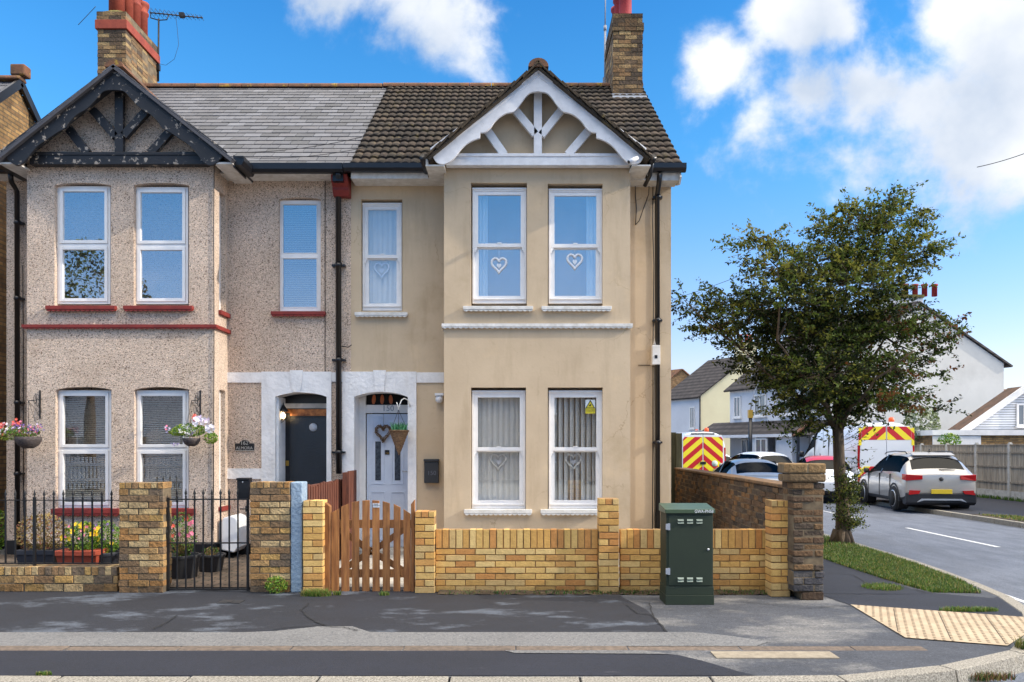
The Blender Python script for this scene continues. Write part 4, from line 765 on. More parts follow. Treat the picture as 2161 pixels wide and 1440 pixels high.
# side pavement, verge, tactile paving
sheet('side_pavement', [(3.42, 8.9), (4.62, 8.95), (4.62, 9.3), (4.72, 9.0), (5.2, 8.7), (5.30, 8.8), (5.0, 7.9), (4.9, 7.72), (3.5, 8.34), (3.45, 8.6)], .004, m_asph2)
sheet('side_path', [(3.42, 8.95), (4.6, 8.95), (4.60, 40), (3.6, 40), (3.5, 16)], .005, m_asph2)
sheet('grass_verge', [(4.75, 9.1), (5.25, 9.0), (5.46, 9.8), (5.62, 11.2), (5.72, 13), (5.76, 16), (5.76, 30), (4.62, 30), (4.62, 12), (4.62, 9.9)], .008, m_soil)
TAC = [(3.52, 8.33), (4.9, 7.70), (5.02, 7.9), (4.6, 7.15), (4.05, 6.62), (3.38, 6.86), (3.42, 7.2)]
TAC = [(3.50, 8.33), (4.90, 7.72), (4.58, 7.12), (4.06, 6.60), (3.36, 6.88)]
sheet('tactile_paving', TAC, .009, m_buff)
mb = MB()
def inside(x, y, poly):
    c = False; n = len(poly)
    for i in range(n):
        x1, y1 = poly[i]; x2, y2 = poly[(i+1) % n]
        if (y1 > y) != (y2 > y) and x < (x2-x1)*(y-y1)/(y2-y1)+x1: c = not c
    return c
ang = math.atan2(7.72-8.33, 1.40); ux, uy = math.cos(ang), math.sin(ang)
for i in range(-40, 60):
    for k in range(-40, 40):
        a, b = i*.0667, k*.0667; x, y = 3.5+a*ux-b*uy, 8.3+a*uy+b*ux
        if inside(x, y, [(p[0]*.985+4.2*.015, p[1]*.985+7.4*.015) for p in TAC]):
            mb.hexa([(x-.012, y-.012, .0095), (x+.012, y-.012, .0095), (x+.012, y+.012, .0095), (x-.012, y+.012, .0095), (x-.008, y-.008, .0125), (x+.008, y-.008, .0125), (x+.008, y+.008, .0125), (x-.008, y+.008, .0125)])
struct('tactile_studs', mb, mat('buff_stud', lin(116, 100, 80), rough=.9))
mm = MB()
for t in (.0, .4, .8, 1.2):
    for (dx, dy, L_) in ((ux, uy, 1.6),):
        pass
for a in (.4, .8, 1.2):
    p = Vector((3.5+a*ux, 8.33+a*uy, .0105)); q = p+Vector((uy, -ux, 0))*1.45
    pts = [p.lerp(q, s/20) for s in range(21)]; pts = [v for v in pts if inside(v.x, v.y, TAC)]
    for u, v in zip(pts, pts[1:]): mm.poly([u+Vector((-.003, 0, 0)), v+Vector((-.003, 0, 0)), v+Vector((.003, 0, 0)), u+Vector((.003, 0, 0))])
if mm.f: struct('paving_joints', mm, m_dark)
# road markings
for i, (y0, y1) in enumerate(((14.2, 17.6), (20.0, 22.4), (26, 28.4), (32, 34.4))):
    sheet('road_marking', [(8.53, y0), (8.62, y0), (8.67, y1), (8.58, y1)], -.121, m_paint)
sheet('road_edge_line', [(5.70, 8.2), (5.77, 8.2), (5.93, 10), (6.02, 11.5), (6.0, 11.5), (5.95, 11.5), (5.86, 10)], -.121, m_paint)
m_yel = mat('yellow_line_paint', lin(214, 176, 88), lin(180, 150, 90), scale=14, rough=.8)
sheet('yellow_line', [(3.55, 5.55), (4.6, 6.3), (5.3, 7.3), (5.4, 7.25), (4.7, 6.2), (3.65, 5.45)], -.121, m_yel)
# far side pavement
FK = [(11.15, 60), (11.15, 30), (11.15, 18), (11.2, 12), (11.6, 8), (12.4, 5.8), (14, 4.6), (40, 4.4)]
sheet('far_pavement', [(11.3, 60), (11.3, 12), (11.7, 8), (12.5, 6), (14, 4.8), (60, 4.6), (60, 60)], -.02, m_asph2, thick=.12)
fixed_strip('far_kerb', FK, -.14, -.13, -.014, m_kerbv, .92)
sheet('far_verge', [(11.35, 12), (12.3, 12), (12.3, 19.2), (11.35, 20)], -.012, m_soil)
# gardens
m_paver = brick_mat('block_paving', lin(120, 104, 90), lin(96, 88, 80), lin(60, 54, 46), bw=.2, bh=.1)
def paver_fix():
    nt = m_paver.node_tree
    for n in nt.nodes:
        if n.bl_idname == 'ShaderNodeCombineXYZ':
            sx = [q for q in nt.nodes if q.bl_idname == 'ShaderNodeSeparateXYZ'][0]; nt.links.new(sx.outputs[0], n.inputs[0]); nt.links.new(sx.outputs[1], n.inputs[1])
paver_fix()
sheet('front_garden_paving', [(-9.4, 9.2), (-2.46, 9.2), (-2.46, 11.99), (-9.4, 11.99)], GZ, m_paver, thick=.05)
sheet('front_garden', [(-2.44, 9.2), (3.05, 9.2), (3.3, 11.99), (-2.44, 11.99)], GZ, m_conc, thick=.05)
sheet('side_yard', [(2.38, 12.0), (3.3, 12.0), (3.5, 30), (2.38, 30)], GZ-.001, m_soil, thick=.05)
# ------------------------------------------------------------------ boundary walls and piers
def bwall(name, label, px0, px1, pytop, D, T, pal, soldier=0, mats=None, cat='wall', zt=None, stain=.25, group=None, **k):
    x0, x1 = X(px0, D), X(px1, D); z = zt or Z(pytop, D); mb = MB(); brickwork(mb, TX(x0, D, 0), x1-x0, T, z, pal, soldier, stain=stain, **k)
    return tag(obj(name, mb, mats or [m_brickcol, m_mortar], bevel=.0022), label, cat, group)
OLD = [m_brickold, m_mortard]
bwall('garden_wall', 'low stock brick wall carrying black railings in front of the pebbledashed house', -160, 249, 1196, 9.10, .22, STOCK, .10, OLD, rough=.006)
bwall('gate_pier', 'wide stock brick pier between black railings and black iron gate', 250, 345, 1018, 9.02, .23, STOCK, .075, OLD, cat='pier', rough=.006)
bwall('gate_pier', 'wide stock brick pier right of the iron gate with pale blue side', 527, 612, 1017, 9.04, .24, STOCK, .075, OLD, cat='pier', rough=.006)
mb = MB(); mb.box(X(612.5, 9.05), X(637, 9.05), 9.06, 9.30, 0, Z(1018, 9.05)); tag(obj('rendered_pier', mb, m_bluerend, bevel=.012), 'narrow pale blue rendered slab between brown and yellow brick piers', 'pier')
bwall('gate_pier', 'yellow brick pier left of the orange wooden picket gate', 638.5, 682, 1056, 9.0, .22, YEL, .075, cat='pier', bw=.225)
bwall('gate_pier', 'yellow brick pier right of the orange wooden picket gate', 875, 918, 1079, 9.0, .22, YEL, .075, cat='pier')
bwall('garden_wall', 'long low yellow brick wall with upright top course below the bay', 919, 1262, 1117, 9.08, .12, YEL, .22, stain=.35)
bwall('wall_pier', 'tall slim yellow brick pier in the middle of the low wall', 1263.5, 1307, 1052, 9.0, .22, YEL, .075, cat='pier')
bwall('garden_wall', 'short yellow brick wall stretch behind the green utility cabinet', 1308.5, 1623, 1117, 9.08, .12, YEL, .22, stain=.35)
bwall('wall_pier', 'yellow brick pier standing against the old dark corner pier', 1627, 1669, 1056, 8.78, .22, YEL, .075, cat='pier')
def old_pier():
    t = thing('corner_pier', 'weathered dark brick corner pier with stone cap beside the side path', 'pier', (3.2, 8.7, 0)); x0, x1, y = X(1673, 8.6), X(1740, 8.6), 8.6; zt = Z(1018, 8.6)
    mb = MB(); brickwork(mb, TX(x0+.09, y, 0), x1-x0-.09, .32, .09, [tuple(c*.8 for c in k) for k in BROWN], rough=.01); GR = [lin(*c)[:3] for c in ((84, 84, 90), (70, 70, 76), (100, 98, 98))]
    brickwork(mb, TX(x0, y, .09), x1-x0, .34, .225, GR, rough=.01); brickwork(mb, TX(x0, y, .315), x1-x0, .34, zt-.315, BROWN, rough=.011); obj('pier_shaft', mb, OLD, t, bevel=.008)
    mb = MB(); brickwork(mb, TX(x0-.045, y-.025, zt), x1-x0+.06, .40, .09, [lin(150, 130, 98)[:3], lin(128, 108, 80)[:3]], bw=.4, bh=.09, rough=.006); brickwork(mb, TX(x0-.05, y-.03, zt+.09), x1-x0+.07, .41, .115, [lin(150, 124, 86)[:3], lin(118, 98, 76)[:3]], bw=.2, bh=.115, rough=.006); obj('pier_cap', mb, OLD, t, bevel=.015)
old_pier()
def side_wall():
    a, b = Vector((3.28, 8.95, 0)), Vector((3.62, 16.8, 0)); d = (b-a); L = d.length; rz = math.atan2(d.y, d.x); mb = MB()
    brickwork(mb, TX(a.x, a.y, 0, rz), L, .22, 1.17, BROWN+[lin(134, 100, 62)[:3]], rough=.008, stain=.1)
    o = obj('side_wall', mb, OLD, bevel=.005); tag(o, 'long dark brown brick wall running back along the side path', 'wall')
    mb = MB(); mb.mbox(TX(a.x, a.y, 0, rz), 0, L, -.02, .24, 1.171, 1.215); obj('wall_coping', mb, mat('mossy_coping', lin(128, 98, 66), lin(84, 68, 52), scale=7, rough=.95, bump=.8, bscale=25), o, bevel=.012)
side_wall()
mb = MB()
for i in range(9): mb.box(2.42+i*.115, 2.42+i*.115+.105, 16.9, 16.93+.008*(i % 2), 0, 1.95)
mb.box(3.44, 3.56, 16.86, 16.98, 0, 1.93); tag(obj('garden_fence', mb, mat('green_weathered_board', lin(84, 84, 62), lin(56, 56, 44), scale=4, rough=.9, stretch=(6, 6, .6))), 'tall dark weathered board fence closing the side yard behind the house', 'fence')
# ------------------------------------------------------------------ iron railings and gate
def spear(mb, x, y, z0, z1, r=.0075):
    mb.box(x-r, x+r, y-r, y+r, z0, z1-.09); mb.lathe([(.012, -.0), (.012, .012), (.007, .02), (.017, .045), (.008, .075), (.002, .10)], (x, y, z1-.10), 6)
def railings():
    D = 9.2; t = thing('railings', 'black spear-topped iron railings on the low brick wall', 'railings', (X(120, D), D, Z(1196, D)))
    xs = [X(12+20.3*i, D) for i in range(-3, 12)]; mb = MB(); zb, zr, zt = Z(1189, D), Z(1056, D), Z(1033, D)
    mb.box(xs[0]-.1, X(250, D), D-.015, D+.015, zb-.006, zb+.006); mb.box(xs[0]-.1, X(250, D), D-.012, D+.012, zr-.005, zr+.005); obj('rail', mb, m_iron, t)
    for i, x in enumerate(xs):
        mb = MB(); k = .014 if i == 6 else .0075; spear(mb, x, D, Z(1196, D) if i == 6 else zb, zt, k); obj('baluster', mb, m_iron, t)
railings()
def iron_gate():
    D = 9.12; t = thing('iron_gate', 'black spear-topped iron garden gate between two stock brick piers', 'gate', (X(438, D), D, 0)); zb, zm, zr, zt = Z(1243, D), Z(1146, D), Z(1054, D), Z(1031, D); x0, x1 = X(355, D), X(523, D)
    mb = MB()
    for z in (zb, zm, zr): mb.box(x0, x1, D-.014, D+.014, z-.007, z+.007)
    mb.box(x0-.012, x0+.012, D-.012, D+.012, zb-.02, zr+.02); mb.box(x1-.012, x1+.012, D-.012, D+.012, zb-.02, zr+.0); obj('gate_frame', mb, m_iron, t)
    for i in range(8): mb = MB(); spear(mb, X(374+18.3*i, D), D, zb, zt); obj('baluster', mb, m_iron, t)
    mb = MB()
    for py in (1075, 1128): mb.box(X(345, D)-.0, x0, D-.02, D+.01, Z(py+5, D), Z(py-5, D)); mb.lathe([(.016, -.05), (.016, .05)], (x0-.015, D, Z(py, D)), 8)
    obj('hinge', mb, m_iron, t); mb = MB(); mb.tube([(x1-.08, D-.03, Z(1074, D)), (x1+.02, D-.03, Z(1074, D))], .008, 6); mb.box(x1-.02, x1+.0, D-.03, D, Z(1080, D), Z(1068, D)); obj('latch', mb, m_iron, t)
iron_gate()
def picket_gate():
    D = 9.12; t = thing('picket_gate', 'orange stained wooden picket gate with arched top before the white door', 'gate', (X(780, D), D, 0)); zo = lambda y: Z(760+y/2.77, D); xo = lambda x: X(460+x/2.77, D)
    for a, b, z in ((613, 657, 838), (1129, 1149, 822)):
        mb = MB(); mb.prism([(xo(a), 0.0), (xo(b), 0.0), (xo(b), zo(z+18 if a < 1000 else z-5)), (xo(a), zo(z-16 if a < 1000 else z+20))], D-.02, D+.08); mb.c = [(.75, .75, .75)]*len(mb.c); obj('post', mb, m_wood, t, bevel=.004)
    for i, (a, b, z0, z1) in enumerate(((662, 707, 892, 868), (720, 767, 858, 838), (783, 826, 832, 824), (842, 885, 822, 820), (903, 945, 820, 823), (963, 1005, 825, 838), (1025, 1065, 842, 862), (1085, 1127, 872, 900))):
        mb = MB(); q = rnd.uniform(.85, 1.15); mb.col = (q, q, q*.98); dd = rnd.uniform(-.004, .004); mb.prism([(xo(a), zo(1368+rnd.uniform(-4, 4))), (xo(b), zo(1368)), (xo(b)+dd, zo(z1)), (xo(a)+dd, zo(z0))], D, D+.02); obj('picket', mb, m_wood, t, bevel=.003)
    for y in (960, 1250):
        mb = MB(); mb.box(xo(662), xo(1129), D+.021, D+.05, zo(y+24), zo(y-24)); obj('rail', mb, m_wood, t, bevel=.003)
    for s in ((700, 985, 890, 1120), (1095, 985, 900, 1120), (890, 1120, 710, 1240), (895, 1120, 1090, 1240)):
        mb = MB(); mb.col = (.8, .8, .8); mb.beam((xo(s[0]), D+.04, zo(s[1])), (xo(s[2]), D+.04, zo(s[3])), .07, .025, up=(0, 1, 0)); obj('brace', mb, m_wood, t)
    mb = MB(); mb.box(xo(905), xo(945), D-.004, D, zo(862), zo(838)); s = obj('notice', mb, m_whiteplastic, t); text('notice_text', 'PLEASE\nCLOSE GATE', .016, ((xo(905)+xo(945))/2, D-.006, zo(847)), m_iron, s, depth=.0005)
picket_gate()
def party_fence():
    t = thing('picket_fence', 'dark brown picket fence between the two front paths', 'fence', (-2.44, 10.6, GZ)); n = 20
    for i in range(n):
        y = 9.35+i*.13; mb = MB(); mb.box(-2.45, -2.43, y, y+.085, GZ, 1.17+.02*math.sin(i)); obj('picket', mb, m_woodd, t)
    mb = MB(); mb.box(-2.50, -2.451, 9.3, 11.95, 1.10, 1.17); mb.box(-2.48, -2.451, 9.3, 11.95, .3, .37); obj('rail', mb, m_woodd, t, bevel=.004)
    mb = MB(); mb.box(-2.47, -2.41, 11.86, 11.93, GZ, 1.22); obj('post', mb, m_oldwhite, t); mb = MB(); mb.box(-2.38, -2.31, 11.3, 11.9, GZ, 1.28)
    for i in range(5): mb.box(-2.309, -2.29, 11.3+i*.12, 11.39+i*.12, GZ, 1.3)
    obj('end_panel', mb, m_woodd, t)
party_fence()
# ------------------------------------------------------------------ utility cabinet
def cabinet():
    D = 8.34; x0, x1 = X(1404.5, D), X(1508, D); t = thing('utility_cabinet', 'dark green street cabinet with louvres standing before the yellow wall', 'cabinet', ((x0+x1)/2, D+.17, 0)); dz = .34
    zt = Z(1083, D); mb = MB(); mb.box(x0+.01, x1-.012, D+.012, D+dz, 0.16, zt); mb.box(x0, x1-.002, D+.004, D+dz, .0, .1); mb.box(x0+.004, x1-.006, D+.008, D+dz, .1003, .188); obj('body', mb, m_green, t, bevel=.004)
    mb = MB(); mb.box(X(1411, D), X(1503.5, D), D+.002, D+.0118, Z(1236, D), Z(1089, D)); dr = obj('door', mb, m_green, t, bevel=.003)
    mb = MB()
    for py in (1096, 1101.5, 1219, 1224.5):
        for px in (1430, 1449.5, 1469.5):
            a, b = X(px, D), X(px+13, D); z1, z0 = Z(py, D), Z(py+3.6, D); mb.hexa([(a, D+.001, z0), (b, D+.001, z0), (b, D+.001, z0+.002), (a, D+.001, z0+.002), (a+.003, D-.014, z0), (b-.003, D-.014, z0), (b, D+.001, z1), (a, D+.001, z1)])
    obj('louvre', mb, mat('louvre_paint', lin(120, 134, 124), rough=.4), dr)
    mb = MB(); mb.lathe([(.0001, -.008), (.011, -.008), (.013, 0), (.013, .004), (.0001, .004)], (X(1494.5, D), D, Z(1160, D)), 16, axis='y'); obj('lock', mb, m_chrome, dr)
    for py in (1112, 1206):
        mb = MB(); mb.box(X(1405, D), X(1409, D), D-.012, D+.01, Z(py+6, D), Z(py-6, D)); mb.box(X(1409.2, D), X(1414, D), D-.008, D+.002, Z(py+7, D), Z(py-7, D)); obj('hinge', mb, m_lead, t)
    mb = MB(); zf, zb = Z(1075, D), 1.03; pr = [(D-.015, Z(1083.5, D)), (D+dz+.01, Z(1083.5, D)), (D+dz+.01, zb+.003), (D-.015, zf)]; mb.prism(pr, x0-.006, x1+.003, plane='yz'); obj('lid', mb, m_greenlid, t, bevel=.004)
    text('cabinet_number', 'GWA-PN58', .046, (X(1485, D), D-.0165, Z(1079.6, D)), m_whiteplastic, t, sx=.84, depth=.001)
m_greenlid = mat('sky_lightened_green_lid', lin(58, 76, 54), lin(72, 88, 66), scale=4, rough=.4)  # lighter green than the body, sky light on the lid painted in
cabinet()
# ------------------------------------------------------------------ foliage helpers
m_curtain2 = mat("white_wicker", lin(244, 243, 238), lin(214, 212, 204), scale=40, rough=.8)
def rv(): 
    while True:
        v = Vector((rnd.uniform(-1, 1), rnd.uniform(-1, 1), rnd.uniform(-1, 1)))
        if .05 < v.length < 1: return v
def leaf(mb, p, s, n=None, asp=.62):
    n = (n or rv()).normalized(); u = n.orthogonal().normalized(); u = Quaternion(n, rnd.uniform(0, 2*PI)) @ u; v = n.cross(u)*asp
    a, b, c, d = p+u*s, p+v*s*.8-u*s*.1, p-u*s, p-v*s*.8-u*s*.1; mb.poly([a, b, c, d])
def clump(mb, c, r, n, s, mis=(0, 1, 2), up=.3):
    c = Vector(c)
    for _ in range(n):
        v = rv(); q = v.normalized()*(v.length**.5); mb.mi = rnd.choice(mis); leaf(mb, c+Vector((q.x*r[0], q.y*r[1], q.z*r[2])), s*rnd.uniform(.6, 1.25), rv()+Vector((0, -up, up)))
def blades(mb, pts, h, wd=.006, mis=(0, 1, 1, 2)):
    for x, y, z in pts:
        a = rnd.uniform(0, 2*PI); hh = h*rnd.uniform(.5, 1.2); ln = hh*rnd.uniform(.1, .7); b = rnd.uniform(0, 2*PI); mb.mi = rnd.choice(mis)
        dx, dy = math.cos(a)*wd, math.sin(a)*wd; tx, ty = math.cos(b)*ln, math.sin(b)*ln
        i = [mb.vert(q) for q in ((x-dx, y-dy, z), (x+dx, y+dy, z), (x+dx*.7+tx*.35, y+dy*.7+ty*.35, z+hh*.6), (x-dx*.7+tx*.35, y-dy*.7+ty*.35, z+hh*.6), (x+tx, y+ty, z+hh))]
        mb.face((i[0], i[1], i[2], i[3])); mb.face((i[3], i[2], i[4]))
def flower(mb, p, s, mi):
    mb.mi = mi; n = Vector((rnd.uniform(-.5, .5), -1, rnd.uniform(-.2, .8))).normalized(); u = n.orthogonal().normalized(); v = n.cross(u); k = 5
    for i in range(k):
        a = 2*PI*i/k+rnd.uniform(-.2, .2); d = u*math.cos(a)+v*math.sin(a); e = u*math.cos(a+PI/2)+v*math.sin(a+PI/2); mb.poly([p, p+d*s*.6+e*s*.38+n*.004, p+d*s+n*.006, p+d*s*.6-e*s*.38+n*.004])
PET = [flat('petal_%s' % k, c, rough=.6) for k, c in (('white', lin(236, 230, 238)), ('lilac', lin(206, 186, 216)), ('coral', lin(222, 92, 72)), ('purple', lin(112, 84, 150)), ('yellow', lin(240, 200, 40)), ('pink', lin(224, 120, 150)), ('crimson', lin(170, 40, 60)))]
# ------------------------------------------------------------------ street tree
def tree():
    base = Vector((5.63, 13.75, 0)); D0 = 13.75; t = thing('street_tree', 'bushy green street tree turning rusty on the grass verge beside the road', 'tree', base)
    tr = MB(); p = lambda px, py, dd=0: P(px, py, D0+dd)
    path = [base+Vector((0, 0, -.03)), p(1779, 1120), p(1778, 1060), p(1772, 1000), p(1770, 950), p(1768, 905)]; tr.tube(path, [.19, .125, .105, .095, .092, .09], 12)
    for k in range(5):
        a = k*1.3+.4; tr.tube([base+Vector((math.cos(a)*.2, math.sin(a)*.2, -.02)), base+Vector((math.cos(a)*.08, math.sin(a)*.08, .22))], [.03, .07], 7)
    fork = p(1768, 905); limbs = [(-.5, [(1745, 860), (1700, 800), (1640, 720)], .055), (.4, [(1790, 850), (1830, 780), (1880, 690)], .06), (.1, [(1772, 840), (1768, 740), (1790, 600)], .065), (.7, [(1760, 850), (1735, 760), (1700, 640)], .05), (-.6, [(1795, 860), (1850, 800), (1930, 740)], .045), (-.2, [(1740, 870), (1660, 820), (1570, 740)], .04), (.2, [(1785, 820), (1830, 700), (1850, 560)], .045)]
    nodes = [fork]
    for dd, pts, r in limbs:
        pl = [fork-Vector((0, 0, .1))]+[p(x, y, dd*(i+1)/2) for i, (x, y) in enumerate(pts)]; sm = []
        for a, b in zip(pl, pl[1:]):
            for i in range(4): sm.append(a.lerp(b, i/4)+rv()*.03)
        sm.append(pl[-1]); tr.tube(sm, [r*(1-.8*i/(len(sm)-1)) for i in range(len(sm))], 8); nodes += sm[3:]
    lobes = [(1880, 462, 70, 34, .3), (1800, 470, 70, 38, 0), (1745, 478, 34, 24, .2), (1925, 522, 50, 32, 0), (1922, 560, 30, 16, .4), (1850, 545, 95, 52, .2), (1598, 522, 50, 24, .4), (1640, 560, 62, 36, -.3), (1725, 555, 80, 48, .3), (1800, 600, 90, 55, -.3), (1860, 612, 52, 30, -.4),
             (1478, 652, 42, 18, .2), (1540, 630, 58, 28, .4), (1570, 672, 80, 42, 0), (1500, 690, 46, 16, .3), (1660, 640, 90, 55, -.4), (1770, 680, 110, 65, .5), (1700, 710, 100, 60, 0), (1880, 690, 80, 50, .2), (1950, 694, 46, 20, .4), (2000, 676, 22, 10, .5), (1560, 725, 52, 32, -.2), (1600, 775, 46, 28, .3),
             (1650, 790, 70, 45, .4), (1730, 790, 90, 60, -.4), (1810, 790, 90, 60, .3), (1880, 772, 60, 38, -.3), (1950, 750, 34, 18, .2), (1985, 728, 22, 26, .4), (1680, 850, 50, 38, -.3), (1750, 850, 80, 44, .3), (1840, 850, 70, 36, -.2), (1895, 838, 46, 24, .3), (1735, 890, 40, 24, -.2), (1975, 792, 26, 8, .3), (1960, 862, 44, 10, .2), (1660, 900, 16, 24, 0), (1870, 430, 22, 22, 0), (1890, 412, 10, 18, 0), (1445, 635, 16, 12, .2), (1620, 500, 34, 12, .2)]
    cr = MB()
    for px, py, rx, ry, dd in lobes:
        c = p(px, py, dd); R = Vector((rx*D0/FP*.80, max(.26, min(rx, 75)*D0/FP*.8), ry*D0/FP*.66)); near = min(nodes, key=lambda q: (q-c).length)
        if (near-c).length > .25:
            m_ = near.lerp(c, .5)+rv()*.12; tr.tube([near, m_, c], [.022, .014, .006], 6)
        n = max(9, int(rx*ry/(29 if rx > 60 else 34))); col = (0, 0, 0, 1, 1, 2) if py > 600 else (0, 1, 1, 2, 2)
        if px > 1800 and py > 660: col = (0, 0, 0, 1, 1, 1, 1, 3)
        for _ in range(n):
            v = rv(); q = v.normalized()*(v.length**.55)*(1.3 if rnd.random() < .1 else 1); a = c+Vector((q.x*R.x, q.y*R.y, q.z*R.z)); d = Vector((q.x*1.3+rnd.uniform(-.5, .5), q.y+rnd.uniform(-.5, .5), q.z*.5+rnd.uniform(-.15, .5))).normalized(); L = rnd.uniform(.18, .52)
            if rnd.random() < .35: tr.tube([c.lerp(a, .3)+rv()*.03, a], [.006, .004], 4, cap=False)
            b = a+d*L+Vector((0, 0, -.05)); tr.tube([a, a.lerp(b, .5)+Vector((0, 0, .02)), b], [.004, .003, .0015], 3, cap=False); base_mi = rnd.choice(col); k = int(L*66)
            for i in range(k):
                cr.mi = base_mi if rnd.random() < .75 else rnd.choice(col); leaf(cr, a.lerp(b, i/k)+rv()*.055, rnd.uniform(.018, .048), rv()+Vector((0, 0, .5)))
    for _ in range(40): 
        a = p(rnd.uniform(1760, 1800), rnd.uniform(1000, 1120)); 
    obj('trunk', tr, m_bark, t, fix=False); obj('crown', cr, m_grn_leaf, t, fix=False)
    sh = MB(); shb = MB()
    for _ in range(150):
        z = rnd.random(); a = p(1779+rnd.uniform(-14, 26)*(1-.3*abs(z-.4)), 1120-z*110, rnd.uniform(-.3, .25)); d = Vector((rnd.uniform(-.5, 1.0), rnd.uniform(-.8, .5), rnd.uniform(-.1, .9))).normalized(); L = rnd.uniform(.12, .34); b = a+d*L; shb.tube([a, b], [.004, .002], 3, cap=False)
        for i in range(int(L*90)): sh.mi = rnd.choice((0, 0, 1, 1, 2)); leaf(sh, a.lerp(b, i/(L*90))+rv()*.06, rnd.uniform(.016, .03))
    for _ in range(16):
        a = p(rnd.uniform(1775, 1790), rnd.uniform(880, 1000)); b = a+Vector((rnd.uniform(.1, .55), rnd.uniform(-.3, .1), rnd.uniform(-.05, .3))); shb.tube([a, b], [.004, .002], 3, cap=False)
        for i in range(12): sh.mi = rnd.choice((0, 1, 2)); leaf(sh, a.lerp(b, .3+.7*i/12)+rv()*.05, rnd.uniform(.016, .03))
    obj('basal_shoots', sh, m_grn_leaf, t, fix=False); obj('shoot_stems', shb, m_bark, t, fix=False)
tree()
# ------------------------------------------------------------------ grass
def pts_in(poly, n, z):
    xs = [q[0] for q in poly]; ys = [q[1] for q in poly]; out = []
    while len(out) < n:
        x, y = rnd.uniform(min(xs), max(xs)), rnd.uniform(min(ys), max(ys))
        if inside(x, y, poly): out.append((x, y, z))
    return out
mb = MB(); blades(mb, pts_in([(4.72, 9.05), (5.25, 9.0), (5.46, 9.8), (5.62, 11.2), (5.72, 13), (4.55, 13), (4.55, 11.2), (4.60, 9.9)], 26000, .0), .05, .005, (0, 0, 1, 2))
blades(mb, pts_in([(4.55, 13), (5.72, 13), (5.75, 18), (4.6, 18)], 6000, .0), .06, .008); tag(obj('verge_grass', mb, m_grass, fix=False), 'bright green rough grass strip on the verge under the tree', 'grass', kind='stuff')
RUST0 = mat('reddish_weed', lin(120, 78, 52), rough=.8)
def tuft(name, label, cx, cy, rx, ry, n, h, cat='grass tuft', mats=m_grass, z=0, mis=(0, 1, 1, 2)):
    mb = MB(); pts = []
    for _ in range(n):
        a = rnd.uniform(0, 2*PI); r = rnd.random()**.6; pts.append((cx+rx*r*math.cos(a), cy+ry*r*math.sin(a), z))
    blades(mb, pts, h, .004, mis); return tag(obj(name, mb, mats, fix=False), label, cat)
x, y = G(1862, 1242); tuft('grass_tuft', 'grass patch growing through asphalt just left of the verge end', x, y, .22, .2, 900, .05)
x, y = G(2045, 1290); tuft('grass_tuft', 'grass patch along the top edge of the tactile paving', x, y, .3, .07, 800, .045)
x, y = G(92, 1426); tuft('grass_tuft', 'tiny grass tuft by the kerb at the lower left', x, y, .06, .02, 160, .03)
x, y = G(2010, 1432, -.1); tuft('kerbside_weeds', 'mixed weeds growing at the foot of the curved corner kerb', x+.05, y-.03, .4, .06, 900, .06, cat='weeds', mis=(0, 0, 2, 3, 3), mats=m_grass+[RUST0], z=-.1)
x, y = G(2150, 1395, -.1); tuft('kerbside_weeds', 'brownish weeds at the corner kerb near the right photo edge', x+.1, y+.0, .12, .1, 300, .09, cat='weeds', mis=(0, 2, 2))
x, y = G(668, 1258); tuft('grass_tuft', 'yellowish grass tuft at the foot of the yellow pier by the picket gate', x, y-.02, .17, .05, 700, .08, mis=(1, 2, 2, 1))
x, y = G(712, 1256); tuft('grass_tuft', 'small green tuft under the left side of the picket gate', x, y-.02, .05, .03, 160, .05)
x, y = G(812, 1257); tuft('grass_tuft', 'small green tuft under the middle of the picket gate', x, y-.01, .05, .03, 160, .05)
mb = MB(); c = P(583, 1240, 8.98); clump(mb, (c.x, c.y, .10), (.13, .05, .1), 420, .016); tag(obj('weed', mb, m_leaf_b, fix=False), 'leafy green weed at the foot of the stock brick pier', 'weed')
mb = MB(); pts = []
for i in range(1700):
    s = rnd.random(); px = 925+s*700
    if 1400 < px < 1510 or (px < 1160 and rnd.random() < .6): continue
    pts.append((X(px, 9.0), 9.0+rnd.uniform(-.10, .06), 0))
blades(mb, pts, .045, .005, (0, 2)); tag(obj('wall_foot_weeds', mb, [m_leaf_b[0], m_grass[0], mat('dead_grass', lin(104, 84, 52), lin(70, 56, 38), scale=9, rough=1)], fix=False), 'dry weeds and moss along the foot of the yellow wall', 'weeds', kind='stuff')
mb = MB(); mb.grid(lambda u, v: (X(925, 9)+u*(X(1622, 9)-X(925, 9)), 8.9+v*.19, .006+.02*v+.006*math.sin(u*60)+.004*math.sin(u*171)), 90, 2); struct('soil_strip', mb, m_soil, fix=False)
mb = MB(); blades(mb, pts_in([(11.4, 12), (12.25, 12), (12.25, 19), (11.4, 19.8)], 3500, -.01), .05, .01, (0, 2, 2, 1)); tag(obj('far_verge_grass', mb, m_grass, fix=False), 'thin worn grass strip on the far side of the side road', 'grass', kind='stuff')
mb = MB(); blades(mb, [(15.62+rnd.uniform(-.15, .05), rnd.uniform(17, 32), -.02) for _ in range(1600)], .12, .012, (0, 0, 1)); tag(obj('fence_foot_weeds', mb, m_grass, fix=False), 'low weeds along the foot of the grey board fence', 'weeds', kind='stuff')
